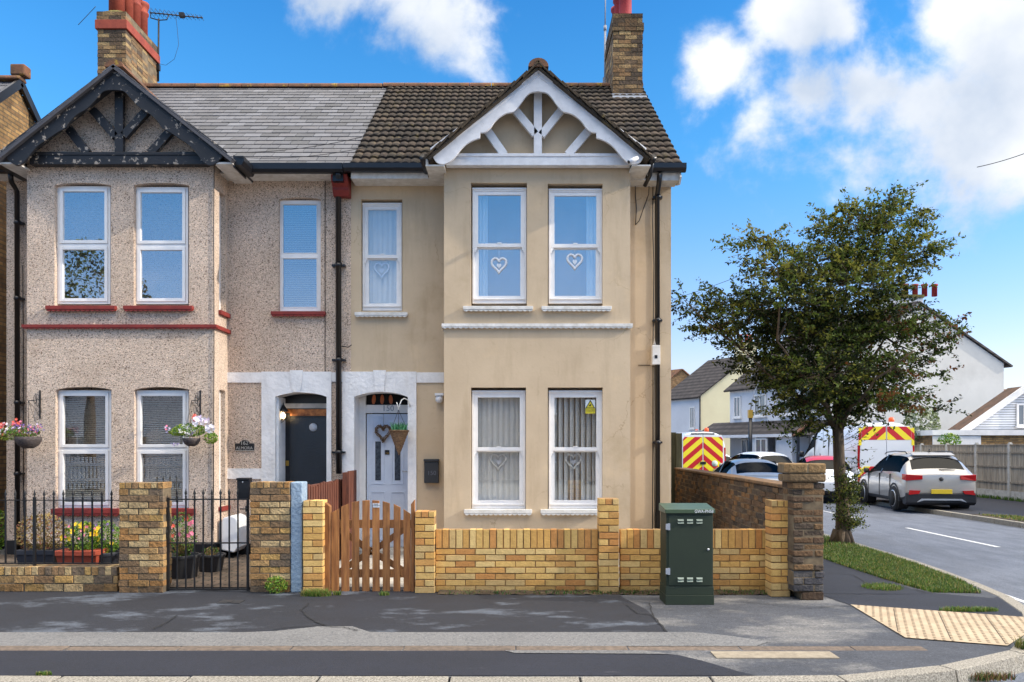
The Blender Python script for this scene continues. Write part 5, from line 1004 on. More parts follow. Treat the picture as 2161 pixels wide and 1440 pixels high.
# ------------------------------------------------------------------ pots and baskets
def pot(mb, c, r0, r1, h, seg=20): mb.lathe([(r0, 0), (r1, h*.85), (r1+.012, h*.85), (r1+.015, h), (r1-.012, h), (r1-.02, h*.8)], c, seg)
def potted(name, label, px, pyb, D, r0, r1, h, pm, mis, mats, fr, n, s, flowers=(), square=False):
    c = Vector((X(px, D), D, GZ)); t = thing(name, label, 'potted plant', c); mb = MB()
    if square:
        q = lambda x, y, z: (c.x+x, c.y+y, c.z+z); mb.hexa([q(-r0*1.6, -r0, 0), q(r0*1.6, -r0, 0), q(r0*1.6, r0, 0), q(-r0*1.6, r0, 0), q(-r1*1.6, -r1, h), q(r1*1.6, -r1, h), q(r1*1.6, r1, h), q(-r1*1.6, r1, h)]); mb.box(c.x-r1*1.65, c.x+r1*1.65, c.y-r1-.01, c.y+r1+.01, c.z+h*.84, c.z+h+.004)
    else: pot(mb, c, r0, r1, h)
    obj('pot', mb, pm, t, bevel=.004); mb = MB(); cc = c+Vector((0, 0, h+fr[2]*.75)); clump(mb, cc, fr, n, s, mis)
    for _ in range(60): v = rv(); mb.mi = mis[0]; mb.tube([c+Vector((v.x*.05, v.y*.05, h*.8)), cc+Vector((v.x*fr[0], v.y*fr[1], v.z*fr[2]))], [.003, .0015], 3, cap=False)
    obj('foliage', mb, mats, t, fix=False)
    if flowers:
        mb = MB()
        for mi, k, sz in flowers:
            for _ in range(k): v = rv().normalized(); flower(mb, cc+Vector((v.x*fr[0]*.95, -abs(v.y)*fr[1], (abs(v.z) if rnd.random() < .8 else v.z)*fr[2]*.95)), sz*rnd.uniform(.8, 1.2), mi)
        obj('flowers', mb, PET, t, fix=False)
m_navy = flat('dark_navy_pot', lin(40, 44, 54), rough=.5)
RUST = [mat('heather_leaf_%d' % i, c, rough=.7) for i, c in enumerate((lin(112, 92, 48), lin(140, 118, 60), lin(120, 70, 48)))]
potted('potted_shrub', 'russet wispy shrub in a dark trough behind the railings', 88, 1190, 10.0, .12, .15, .33, m_navy, (0, 1, 1, 2), RUST, (.33, .18, .26), 1500, .018, square=True)
potted('flower_pot', 'square terracotta pot of yellow flowers behind the railings', 172, 1190, 9.85, .11, .155, .34, m_terra, (0, 1, 1, 2), m_leaf_b, (.22, .16, .2), 1400, .017, ((4, 16, .035), (5, 10, .022)), square=True)
potted('flower_pot', 'dark pot of fresh green daisies beside the stock brick pier', 222, 1185, 10.0, .13, .17, .30, m_navy, (0, 1, 1, 2), m_leaf_b, (.2, .16, .22), 1200, .017, ((4, 6, .03), (3, 8, .02)))
potted('flower_pot', 'tall black tub with pink roses behind the iron gate', 385, 1210, 9.9, .17, .2, .28, m_grey_plastic, (0, 1, 2, 1), RUST[:1]+m_leaf_b[:2], (.17, .16, .3), 800, .018, ((5, 7, .035), (2, 3, .03)))
potted('potted_shrub', 'dark round pot of low greenery hidden behind the small gate pier', 445, 1190, 10.4, .14, .17, .22, m_grey_plastic, (0, 1), RUST[:1]+m_leaf_b[:1], (.12, .1, .05), 160, .016)
def hanging_basket(label, px, py, bpx, byt, byb, bw, fl, seed, D=11.1, side=-1):
    c = P(px, py, D); t = thing('hanging_basket', label, 'hanging basket', c, group='hanging baskets on the bay'); r = bw/2*D/FP
    mb = MB(); mb.lathe([(r*.35, -r*.95), (r*.75, -r*.7), (r*.97, -r*.3), (r, 0), (r*.9, 0), (r*.8, -r*.3)], c, 20); obj('basket', mb, m_wicker, t)
    mb = MB(); top = P(px, byt+22, D)
    for k in range(3): a = k*2.1; mb.tube([c+Vector((math.cos(a)*r, math.sin(a)*r, 0)), top], .003, 4)
    obj('chain', mb, m_iron, t); mb = MB(); mf = MB()
    for (fx, fy, rx, ry, n, mi, mats) in fl:
        q = P(fx, fy, D); rr = (rx*D/FP, rx*D/FP*.7+.03, ry*D/FP)
        if mats == 'leaf': clump(mb, q, rr, n, .017, mi)
        else:
            for _ in range(n): v = rv(); flower(mf, q+Vector((v.x*rr[0], -abs(v.y)*rr[1], v.z*rr[2])), mats, rnd.choice(mi))
    obj('foliage', mb, m_leaf_b+[RUST[0]], t, fix=False); obj('flowers', mf, PET, t, fix=False)
    # iron bracket on the wall
    b = MB(); x = X(bpx, YF); z0, z1 = Z(byb, YF), Z(byt, YF); za = Z(byt+20, YF); b.box(x-.009, x+.009, YF-.014, YF-.001, z0, z1); end = P(px, byt+22, D); b.tube([(x, YF-.01, za), end], .006, 5)
    for k in range(2):
        pts = []; 
        for i in range(14): a = i*.55; rr = .035+.004*i; pts.append(Vector((x, YF-.01, za-.02+k*.0)).lerp(end, .2+.25*k)+Vector((math.cos(a)*rr*.3, math.sin(a)*rr*-.0, (math.sin(a)*rr)*(1 if k else -1)-.03*(1-2*k))))
        b.tube(pts, .004, 4)
    b.tube([(x, YF-.01, z0+.03), Vector((x, YF-.01, z0+.03)).lerp(end, .45)+Vector((0, 0, .02)), end+Vector((0, 0, -.01))], .004, 4); obj('wall_bracket', b, m_iron, H1)
hanging_basket('basket of purple, red and white flowers left of the bay windows', 60, 922, 85, 824, 884, 52, [(50, 912, 32, 12, 600, (0, 3, 1), 'leaf'), (20, 915, 22, 16, 420, (1, 2, 3), 'leaf'), (58, 904, 32, 12, 70, (3, 3, 5, 1), .014), (12, 908, 16, 18, 34, (0, 0, 2, 6), .026), (36, 892, 12, 8, 12, (2, 5), .022), (80, 905, 14, 10, 22, (3, 5), .014)], 1)
hanging_basket('basket of white and coral flowers right of the bay windows', 404, 925, 423, 824, 884, 36, [(400, 908, 34, 14, 800, (0, 1, 2), 'leaf'), (445, 925, 14, 12, 400, (1, 2), 'leaf'), (375, 912, 20, 8, 260, (1, 2), 'leaf'), (425, 890, 18, 12, 34, (0, 0, 1), .03), (398, 908, 22, 12, 20, (0, 1), .028), (444, 905, 10, 10, 14, (0,), .028), (412, 884, 6, 8, 8, (2,), .03), (355, 905, 8, 9, 8, (1, 5), .018), (398, 930, 12, 6, 12, (0, 1), .02), (372, 938, 12, 6, 10, (1,), .014)], 2)
# ------------------------------------------------------------------ small things on the fronts
def heart_pts(w_, h_, n=36):
    out = []
    for i in range(n):
        a = 2*PI*i/n; x = 16*math.sin(a)**3; z = 13*math.cos(a)-5*math.cos(2*a)-2*math.cos(3*a)-math.cos(4*a); out.append((x/32*w_, (z+2.5)/29*h_))
    return out
for px, py, lb, woven in ((806, 571, 'white heart hanging in the narrow upstairs window above the porch', 2), (1053, 561, 'plain white heart hanging in the left upstairs bay window', 0), (1213, 553, 'plain white heart hanging in the right upstairs bay window', 0), (1052, 975, 'woven white heart hanging in the left downstairs bay window', 1), (1210, 975, 'woven white heart hanging in the right downstairs bay window', 1)):
    D = YB+.165 if woven == 2 else YF+(.178 if woven else .13); woven = woven == 1; c = P(px, py, D); t = thing('heart_ornament', lb, 'ornament', c, group='hearts hanging in the windows of the rendered house'); w_, h_ = 36*D/FP, 36*D/FP; mb = MB(); pts = heart_pts(w_*.86, h_*.86)
    if woven:
        for k in range(3): mb.tube([c+Vector((x*(1+.05*k)+.006*math.sin(i*1.9+k*2), .006*math.cos(i*1.9+k*2), z*(1+.05*k)+.006*math.sin(i*2.3+k))) for i, (x, z) in enumerate(pts+pts[:1])], .0095, 6)
    else: mb.tube([c+Vector((x, 0, z)) for x, z in pts+pts[:1]], .0165, 8)
    obj('heart_ring', mb, m_curtain2 if woven else m_whiteplastic, t); mb = MB(); mb.prism([(c.x+x*.27, c.z+z*.33-.010) for x, z in heart_pts(w_, h_)], c.y-.004, c.y+.004); obj('inner_heart', mb, m_whiteplastic, t)
    mb = MB(); mb.tube([c+Vector((0, 0, h_*.25)), c+Vector((0, 0, .22))], .0022, 4); obj('string', mb, m_whiteplastic, t)
def small_things():
    # wreath on the white door
    D = 12.36; c = P(809, 915, D); t = thing('heart_wreath', 'brown twig heart wreath hanging on the white front door', 'wreath', c); mb = MB()
    pts = heart_pts(30*D/FP, 32*D/FP)
    for k in range(9):
        o = rv()*.026; mb.tube([c+Vector((x, 0, z))+o+rv()*.008 for x, z in pts+pts[:1]], .0045, 5)
    for _ in range(300): x, z = rnd.choice(pts); a = c+Vector((x, -.01, z))+rv()*.018; mb.tube([a, a+rv()*.04], [.003, .001], 3)
    obj('twigs', mb, m_wicker2, t); mb = MB(); mb.tube([c+Vector((0, 0, .08)), c+Vector((.005, 0, .3))], .005, 5); obj('ribbon', mb, m_lead, t)
    # cone hanging basket by the white door
    D = 11.82; c = P(842, 911, D); t = thing('cone_basket', 'cone shaped wicker basket of green shoots hanging beside the white door', 'hanging basket', c); r = 20*D/FP; hh = 50*D/FP; mb = MB()
    prof = [(.004, -hh)]
    for i in range(1, 16): q = i/15; prof.append((r*q**.9+(.004 if i % 2 else 0), -hh*(1-q)))
    mb.lathe(prof+[(r+.012, .0), (r+.012, .02), (r-.01, .02)], c, 22); obj('basket', mb, m_wicker2, t)
    mb = MB(); top = P(841, 865, D)
    for k in range(3): a = k*2.1+.6; mb.tube([c+Vector((math.cos(a)*r, math.sin(a)*r, .01)), top], .0028, 4)
    obj('chain', mb, m_iron, t); mb = MB(); blades(mb, [(c.x+rnd.uniform(-.1, .1), c.y+rnd.uniform(-.1, .1), c.z) for _ in range(160)], .13, .008, (0, 1)); obj('shoots', mb, [flat('blue_green_shoot', lin(40, 120, 76)), flat('pale_green_shoot', lin(96, 160, 110))], t, fix=False)
    mb = MB(); mb.tube([top, P(844, 853, D), P(848, 844, D+.02), P(854, 841, D+.06), P(861, 845, D+.1), P(866, 858, YB-.04)], .008, 6); mb.tube([P(837, 849, D), P(839, 856, D), top], .007, 5); obj('hook', mb, m_curtain2, t)
    # lantern
    D = 12.18; t = thing('wall_lantern', 'lit black lantern on the left side of the dark doorway', 'lamp', P(598, 870, D)); a = P(598, 876, D); mb = MB(); xw = X(582, YB)
    mb.tube([(xw+.01, D, Z(886, D)), P(590, 884, D), P(594, 893, D), P(598, 889, D)], .007, 6); mb.box(xw, xw+.012, D-.03, D+.03, Z(893, D), Z(868, D)); obj('bracket', mb, m_iron, t)
    mb = MB(); mb.lathe([(.05, .085), (.08, .085), (.066, .11), (.04, .14), (.026, .16), (.008, .19), (.01, .205), (.001, .22)], a-Vector((0, 0, .03)), 6); mb.lathe([(.034, -.1), (.04, -.1), (.04, -.085), (.034, -.085)], a+Vector((0, 0, .02)), 6)
    for k in range(6): an = 2*PI*k/6; mb.tube([a+Vector((.035*math.cos(an), .035*math.sin(an), -.07)), a+Vector((.052*math.cos(an), .052*math.sin(an), .055))], .0035, 4)
    obj('lantern_cage', mb, m_iron, t); mb = MB(); mb.lathe([(.006, -.06), (.024, -.035), (.03, -.005), (.018, .025), (.003, .04)], a, 12); obj('bulb', mb, m_bulb, t)
    # plaque, boxes, sensors
    D = YB-.012; mb = MB(); cx, z0, z1 = X(516, D), Z(951.5, D), Z(936, D); w2 = 20*D/FP; pts = [(cx-w2, z0), (cx+w2, z0), (cx+w2, z1), (cx+w2*.55, z1)]+[(cx+w2*.5*math.cos(q), z1+.045*math.sin(q)+.004) for q in [PI*k/10 for k in range(11)]]+[(cx-w2*.55, z1), (cx-w2, z1)]
    mb.prism(pts, D-.008, D+.012); o = tag(obj('house_plaque', mb, m_black, bevel=.003), 'black arched name plaque on the pebbledash left of the dark door', 'plaque')
    text('plaque_number', '162', .085, (cx, D-.010, Z(935.5, D)), m_silver, o, sx=.95); text('plaque_name', 'ALMORA', .062, (cx, D-.010, Z(946, D)), m_silver, o)
    mb = MB(); mb.box(cx-w2+.0, cx+w2, D-.011, D-.0085, z0-.0, z0+.008); obj('plaque_rim', mb, m_silver, o)
    D = YB-.09; t = thing('letterbox', 'black wall letterbox numbered 150 on the sand rendered wall', 'letterbox', P(910, 1020, D)); mb = MB(); mb.box(X(895, D), X(925.5, D), D, YB, Z(1020, D), Z(975, D)); obj('body', mb, m_grey_plastic, t, bevel=.008)
    mb = MB(); mb.box(X(894, D), X(926.5, D), D-.012, YB-.001, Z(974.5, D), Z(969, D)); obj('lid', mb, m_grey_plastic, t, bevel=.006); text('number', '150', .09, (X(911, D), D-.002, Z(999, D)), m_dimgrey, t)
    D = 9.32; t = thing('letterbox', 'plain black letterbox beside the stock brick pier above the iron gate', 'letterbox', P(514, 1055, D)); mb = MB(); mb.box(X(500, D), X(526, D), D, D+.11, Z(1055, D), Z(1014, D)); obj('body', mb, m_black, t, bevel=.004); mb = MB(); mb.box(X(499, D), X(526, D), D-.012, D+.112, Z(1013.5, D), Z(1009, D)); obj('lid', mb, m_black, t, bevel=.004)
    mb = MB(); mb.lathe([(.001, -.003), (.009, -.003), (.009, .002)], P(512, 1018, D), 12, axis='y'); obj('lock', mb, m_chrome, t)
    t = thing('doorbell', 'slim black doorbell on the white frame of the dark door', 'doorbell', P(594, 980, 12.38)); mb = MB(); mb.box(X(591, 12.38), X(596.5, 12.38), 12.375, 12.4, Z(981, 12.38), Z(968, 12.38)); obj('case', mb, m_grey_plastic, t, bevel=.006); mb = MB(); mb.lathe([(.001, -.003), (.012, -.003), (.012, .002)], P(593.7, 977, 12.374), 12, axis='y'); obj('button', mb, m_lead, t)
    D = YB-.02; t = thing('motion_sensor', 'white motion sensor high on the sand wall right of the porch', 'sensor', P(927, 851, D)); mb = MB(); mb.box(X(919, D), X(937, D), YB-.13, YB, Z(836, D), Z(831, D)); obj('mount', mb, m_whiteplastic, t, bevel=.003)
    mb = MB(); mb.lathe([(.03, .05), (.05, .045), (.058, .0), (.05, -.03), (.03, -.05), (.004, -.055)], P(927, 843, YB-.07), 18); obj('dome', mb, m_whiteplastic, t)
    D = 11.02; t = thing('security_camera', 'small white bullet camera under the right end of the white gable board', 'camera', P(1338, 345, D)); a, b = P(1327, 342, D-.0), P(1345, 334, D+.06); mb = MB(); mb.tube([a, b], .030, 14); mb.tube([b, b+Vector((0, .05, .02))], .012, 8); obj('case', mb, m_whiteplastic, t); mb = MB(); d = (a-b).normalized(); mb.tube([a, a+d*.006], .024, 12); obj('lens', mb, m_black, t)
    D = YB-.12; t = thing('junction_box', 'peeling white cable junction box on the downpipe at the house corner', 'junction box', P(1384, 771, D)); mb = MB(); mb.box(X(1376, D), X(1393, D), D-.02, YB-.01, Z(770, D), Z(729, D)); obj('box', mb, m_oldwhite, t, bevel=.006); mb = MB(); mb.lathe([(.05, 0), (.02, .09), (.006, .17)], P(1384, 729, D+.05), 10); obj('cable_cone', mb, m_oldwhite, t)
    mb = MB(); mb.box(X(1381, D), X(1387, D), D-.024, D-.02, Z(757, D), Z(750, D)); obj('vent', mb, m_black, t)
    # meter box
    x0, x1, y0 = -4.23+.06, -3.93, 11.55; t = thing('meter_box', 'white rounded plastic meter box at the foot of the pebbledashed bay', 'meter box', (-4.05, 11.7, .1)); mb = MB(); mb.prism([(x0, .16), (x1-.06, .12), (x1, .2), (x1, .58), (x1-.03, .63), (x1-.1, .655), (x0+.02, .62), (x0, .56)], y0, 11.985); obj('cover', mb, m_whiteplastic, t, bevel=.02); mb = MB(); mb.box(x0-.06, x0-.001, 11.62, 11.8, .3, .55); obj('meter_pipe_box', mb, m_lead, t)
    # warning sticker in the downstairs window
    D = YF+.1; x0, x1, z0, z1 = X(1235.5, D), X(1256, D), Z(873, D), Z(844, D); zm = Z(862, D); t = thing('warning_sticker', 'yellow camera warning sticker in the top corner of the downstairs window', 'sticker', ((x0+x1)/2, D, z0)); mb = MB(); mb.box(x0, x1, D, D+.002, zm, z1); obj('backing', mb, m_curtain, t)
    mb = MB(); mb.box(x0, x1, D-.0006, D+.001, z0, zm); obj('text_panel', mb, m_stick, t); mb = MB(); c = (x0+x1)/2; mb.prism([(x0, zm), (x1, zm), (c, z1)], D-.001, D-.0002); obj('triangle_border', mb, m_black, t)
    mb = MB(); mb.prism([(x0+.018, zm+.010), (x1-.018, zm+.010), (c, z1-.024)], D-.0018, D-.0011); obj('triangle', mb, m_stick, t); mb = MB(); mb.beam((c-.018, D-.0022, zm+.035), (c+.012, D-.0022, zm+.053), .018, .0006, up=(0, 1, 0)); mb.beam((c-.0, D-.0022, zm+.028), (c+.005, D-.0022, zm+.04), .005, .0006, up=(0, 1, 0)); obj('camera_symbol', mb, m_black, t)
    text('sticker_text', 'CCTV CAMERAS\nIN OPERATION', .019, (c, D-.0012, (z0+zm)/2+.006), m_black, t, depth=.0003)
    # aerials
    t = thing('television_aerial', 'yagi television aerial on a mast beside the four-pot chimney', 'aerial', P(335, 170, 15.9)); D = 15.9; mb = MB(); mb.tube([P(334, 172, D), P(335, 40, D)], .018, 8); mb.box(X(331, D), X(338, D), D-.05, D+.02, Z(150, D), Z(138, D)); mb.tube([P(336, 135, D), P(350, 138, D), P(368, 125, D), P(377, 95, D), P(374, 60, D), P(371, 36, D)], .004, 4); obj('mast', mb, m_iron, t)
    mb = MB(); a, b = P(316, 27, D), P(428, 38, D); mb.tube([a, b], .012, 6); mb.tube([P(318, 28, D), P(318, 38, D), P(335, 43, D), P(352, 42, D), P(356, 32, D)], .012, 6)
    for i in range(13): q = a.lerp(b, .02+i*.08); L = .20*(1-.5*i/13); mb.tube([q+Vector((0, -L, .0)), q+Vector((0, L, 0))], .005, 4); mb.tube([q+Vector((0, 0, -L*.3)), q+Vector((0, 0, L*.4))], .005, 4)
    mb.box(X(379, D), X(389, D), D-.04, D+.04, Z(37, D), Z(28, D)); obj('antenna', mb, m_iron, t)
    t = thing('radio_aerial', 'thin vertical pole aerial beside the red-potted chimney', 'aerial', P(1278, 178, 15.9)); mb = MB(); D = 15.95; mb.tube([P(1277, 180, D), P(1277, 60, D)], .022, 8); mb.tube([P(1277, 60, D), P(1278, -60, D)], .012, 6); mb.lathe([(.03, -.05), (.03, .05)], P(1277, 60, D), 8); mb.box(X(1272, D), X(1280, D), D-.06, D+.02, Z(180, D), Z(166, D)); obj('mast', mb, m_lead, t)
    # overhead wires
    def wire(lb, a, b, sag=.15, r=.006):
        pts = []
        for i in range(25): s = i/24; q = a.lerp(b, s); pts.append(q-Vector((0, 0, sag*4*s*(1-s))))
        mb = MB(); mb.tube(pts, r, 5); tag(obj('overhead_wire', mb, m_iron), lb, 'wire')
    wire('overhead wire running from the black gutter across the slate roof', P(490, 322, 11.2), P(1035, 210, 9.0)+Vector((0, 0, 0)) if False else P(860, 262, 11.0), .1, .004)
    wire('lower overhead wire sagging across the slate roof below another', P(500, 332, 11.2), P(880, 282, 10.9), .12, .004)
    wire('overhead wire crossing the blue sky at the far right', P(2062, 353, 30), P(2330, 245, 26), .2, .014)
    wire('overhead wire passing behind the top of the street tree', P(1420, 632, 34), P(1935, 404, 30), .3, .010); wire('lower overhead wire passing behind the street tree crown', P(1420, 660, 36), P(1970, 442, 31), .3, .010)
    wire('short overhead wire in the sky left of the red chimney pots', P(165, 53, 16), P(202, 14, 16), .0, .006)
m_bulb = bpy.data.materials.new('lit_bulb'); m_bulb.use_nodes = True; m_bulb.node_tree.nodes['Principled BSDF'].inputs['Emission Color'].default_value = (1, .72, .38, 1); m_bulb.node_tree.nodes['Principled BSDF'].inputs['Emission Strength'].default_value = 9
m_silver = flat('silver_lettering', lin(170, 168, 162), rough=.5); m_dimgrey = flat('dim_grey_lettering', lin(96, 98, 108), rough=.6); m_stick = flat('sticker_yellow', lin(206, 192, 46), rough=.5)
small_things()
# ------------------------------------------------------------------ neighbour on the left
def neighbour():
    t = thing('brick_house', 'brown brick neighbouring house at the far left edge', 'house', (-11, 14.5, 0)); mb = MB(); xs = -8.9
    mb.prism([(11.2, 0), (17.8, 0), (17.8, 5.35), (14.5, 8.15), (11.2, 5.35)], -15, xs, plane='yz'); obj('wall', mb, brick_mat('neighbour_brick', lin(170, 138, 90), lin(128, 100, 68), lin(112, 98, 76)), t)
    mb = MB()
    for s in (-1, 1):
        O = Vector((-15, 14.5+s*3.6, 5.1)); V = Vector((-15, 14.5, 8.22))-O; nn = Vector((0, s*3.1, 3.6)).normalized(); slate_surface(mb, O, (6.16, 0, 0), V, nn, gauge=.25)
    r = obj('roof', mb, m_slate, t, fix=False); mb = MB()
    for s in (-1, 1): mb.beam((-8.84, 14.5+s*3.6, 5.06), (-8.84, 14.5, 8.2), .05, .14)
    obj('verge_board', mb, m_black, r); mb = MB(); mb.prism([(14.5+.13*math.cos(q), 8.22+.1*math.sin(q)) for q in [PI*k/8 for k in range(9)]], -15, -8.8, plane='yz'); mb.box(-8.98, -8.72, 14.40, 14.62, 8.3, 8.5); obj('ridge_tiles', mb, m_ridge, r, bevel=.03)
    mb = MB(); clump(mb, (-8.2, 12.6, .35), (.4, .4, .35), 900, .03); tag(obj('shrub', mb, m_leaf_b, fix=False), 'green shrub in the gap at the far left edge', 'shrub')
neighbour()
# ------------------------------------------------------------------ background houses
m_rooftile = mat('dark_roof_tiles', lin(78, 72, 70), lin(56, 52, 52), scale=3, rough=.9)
def add_rows(m, f=22):
    nt = m.node_tree.nodes; lk = m.node_tree.links; p = nt['Principled BSDF']; old = p.inputs['Base Color'].links[0].from_socket; tc = N(nt, 'ShaderNodeTexCoord'); wv = N(nt, 'ShaderNodeTexWave', bands_direction='Z'); wv.inputs['Scale'].default_value = f/20; wv.inputs['Distortion'].default_value = .4; lk.new(tc.outputs['Object'], wv.inputs[0])
    mr = N(nt, 'ShaderNodeMapRange'); mr.inputs[3].default_value = .45; mr.inputs[4].default_value = 1.2; lk.new(wv.outputs[1], mr.inputs[0]); mm = N(nt, 'ShaderNodeMix', data_type='RGBA', blend_type='MULTIPLY'); mm.inputs[0].default_value = 1; lk.new(old, mm.inputs[6]); lk.new(mr.outputs[0], mm.inputs[7]); lk.new(mm.outputs[2], p.inputs['Base Color'])
add_rows(m_rooftile, 26)
m_cream = mat('cream_render', lin(232, 222, 184), lin(222, 210, 172), scale=.6, rough=.9); m_bgwhite = mat('white_house_render', lin(208, 210, 216), lin(196, 198, 204), scale=.8, rough=.9); m_gable = mat('pale_grey_render', lin(226, 223, 216), lin(214, 211, 204), scale=.35, rough=.9, c3=lin(206, 203, 196), s3=.5, t3=(.5, .7))
def prism_house(name, label, A, B, back, ze, zr, wm, rm, zer=None):
    """gable end from A to B (ground points), swept along 'back'"""
    A, B, K = Vector((*A, 0)), Vector((*B, 0)), Vector((*back, 0)); Mi = (A+B)/2; t = thing(name, label, 'house', tuple(Mi)); zer = zer or ze; mb = MB(); u = Vector((0, 0, 1))
    g = [A, B, B+u*zer, Mi+u*zr, A+u*ze]; h = [q+K for q in g]; ig = [mb.vert(q) for q in g]; ih = [mb.vert(q) for q in h]; mb.face(ig); mb.face(ih[::-1])
    for i in range(5): mb.face((ig[i], ih[i], ih[(i+1) % 5], ig[(i+1) % 5]))
    obj('wall', mb, wm, t); rf = MB(); kd = K.normalized(); ab = (B-A).normalized()
    for s, E, z in ((-1, A, ze), (1, B, zer)):
        up = (Mi+u*zr)-(E+u*z); o = up.normalized()*-.35; a = E+u*z+o-kd*.12; b = Mi+u*zr-kd*.12; c = b+K+kd*.24; d = a+K+kd*.24; n = up.cross(K).normalized(); n = n if n.z > 0 else -n
        rf.hexa([a+n*.02, b+n*.02, c+n*.02, d+n*.02, a+n*.11, b+n*.11, c+n*.11, d+n*.11])
    obj('roof', rf, rm, t); return t
def bgwin(par, o, d, s, z, w_, h_, fm=None, pane=True):
    """window on a facade line from o along d at distance s"""
    o, d = Vector((*o, 0)), Vector((*d, 0)).normalized(); M = Matrix.Translation(o+d*s) @ Matrix.Rotation(math.atan2(d.y, d.x), 4, 'Z'); mb = MB(); x0, x1, z0, z1 = -w_/2, w_/2, z, z+h_
    for a, b, c, e in ((x0, x0+.07, z0, z1), (x1-.07, x1, z0, z1), (x0+.07, x1-.07, z1-.07, z1), (x0+.07, x1-.07, z0, z0+.07), (-.03, .03, z0+.07, z1-.07)): mb.mbox(M, a, b, -.06, .03, c, e)
    mb.mbox(M, x0-.06, x1+.06, -.12, .02, z0-.08, z0-.001); f = obj('window', mb, m_white, par); mb = MB(); mb.mbox(M, x0+.05, x1-.05, -.03, -.004, z0+.05, z1-.05); obj('pane', mb, m_bgpane, f); return f
m_bgpane = flat('dim_window_pane', lin(96, 108, 122), rough=.1, spec=1)
K1 = (-2.75, 7.2); tw = prism_house('gable_house', 'long white house with huge blank pale gable end behind the tree', (15.0, 38), (23.2, 38), K1, 4.95, 8.45, m_gable, m_rooftile, 5.6)
def white_row():
    t = tw; A = (15.0, 38); L = math.hypot(*K1)
    mb = MB(); M = Matrix.Translation((15, 38, 0)) @ Matrix.Rotation(math.atan2(K1[1], K1[0]), 4, 'Z'); mb.mbox(M, .02, L-.02, 0.0, .04, 2.75, 4.9); mb.mbox(M, .02, L-.02, 0.002, .03, 0, 2.74)
    obj('front_render', mb, m_bgwhite, t)
    A2 = (15+K1[0], 38+K1[1]); d2 = (-K1[0], -K1[1]); off = (math.sin(math.atan2(K1[1], K1[0]))*-.05, math.cos(math.atan2(K1[1], K1[0]))*.05)
    A3 = (A2[0]-.05, A2[1]-.02)
    for s, w_ in ((.75, .6), (2.7, .95), (4.75, .95), (6.6, .95)): bgwin(t, A3, d2, s, 3.3, w_, 1.15)
    mb = MB(); M = Matrix.Translation((A2[0], A2[1], 0)) @ Matrix.Rotation(math.atan2(d2[1], d2[0]), 4, 'Z')
    mb.hexa([M @ Vector(q) for q in [(-1.6, -1.3, 2.25), (6.6, -1.3, 2.25), (6.6, 0, 2.95), (-1.6, 0, 2.95), (-1.6, -1.3, 2.33), (6.6, -1.3, 2.33), (6.6, 0, 3.05), (-1.6, 0, 3.05)]]); obj('canopy', mb, m_rooftile, t)
    mb = MB(); mb.mbox(M, -1.6, 6.62, -1.36, -1.301, 2.15, 2.3); mb.mbox(M, 3.2, 3.8, -1.2, -.1, 0, 2.2); mb.mbox(M, 5.2, 6.4, -1.1, -.1, 0, 2.2); obj('porch', mb, m_bgwhite, t); bgwin(t, (A2[0]-1.25*.93, A2[1]-1.25*.36), d2, 4.3, .9, .9, 1.2); bgwin(t, (A2[0]-.06, A2[1]), d2, 1.6, .9, .9, 1.2)
    mb = MB(); mb.box(19.95, 21.9, 39.3, 40.3, 6.6, 9.0) if False else mb.box(18.2, 20.2, 39.6, 40.5, 7.4, 9.0); c = obj('chimney', mb, m_bgwhite, t)
    mb = MB(); mb.box(18.15, 20.25, 39.55, 40.55, 9.0, 9.15); obj('chimney_cap', mb, m_moss, c)
    for px in (1911, 1931, 1951, 1972):
        mb = MB(); D = 40; mb.lathe([(.13, 0), (.13, .5), (.16, .52), (.16, .6), (.1, .6)], (X(px, D), D, 9.14), 12); obj('chimney_pot', mb, m_terra2, c)
    mb = MB(); mb.lathe([(.001, -.05), (.16, -.05), (.18, 0), (.001, .0)], (X(2059, 38), 38, Z(898, 38)), 20, axis='y'); obj('flue_vent', mb, m_black, t)
    for i, (px, cc) in enumerate(((1697, m_terra), (1728, m_oldwhite))):    # two small gabled porches
        D = 39.2-i*1.0; c = P(px, 900, D); mb = MB(); 
        for s in (-1, 1): mb.hexa([(c.x+s*.75, D-.9, 2.15), (c.x, D-.9, 2.85), (c.x, D+.8, 2.85), (c.x+s*.75, D+.8, 2.15), (c.x+s*.78, D-.9, 2.22), (c.x, D-.9, 2.93), (c.x, D+.8, 2.93), (c.x+s*.78, D+.8, 2.22)])
        f = obj('gabled_porch', mb, m_ridge if i == 0 else m_rooftile, t); mb = MB(); mb.box(c.x-.62, c.x-.5, D-.8, D-.68, 0, 2.2); mb.box(c.x+.5, c.x+.62, D-.8, D-.68, 0, 2.2); obj('porch_post', mb, m_navy if i == 0 else m_bgwhite, f)
white_row()
th = prism_house('cream_house', 'cream and white house with dark roof beyond the long white house', (12.9, 55), (19.7, 55), (-1.9, 3.6), 5.2, 7.9, m_cream, m_rooftile)
mb = MB(); M = Matrix.Translation((12.9, 55, 0)) @ Matrix.Rotation(math.atan2(3.6, -1.9), 4, 'Z'); mb.mbox(M, .05, 4.05, 0, .05, 0, 5.15); obj('front_render', mb, m_bgwhite, th); bgwin(th, (12.9-1.9-.06, 55+3.6), (1.9, -3.6), 3.3, 2.95, .5, 1.5); mb = MB(); mb.tube([(12.82, 54.95, 0), (12.82, 54.95, 5.1)], .05, 6); obj('downpipe', mb, m_iron, th)
mb = MB(); mb.box(15.6, 16.9, 55.5, 56.5, 7.3, 8.9); c = obj('chimney', mb, m_cream, th)
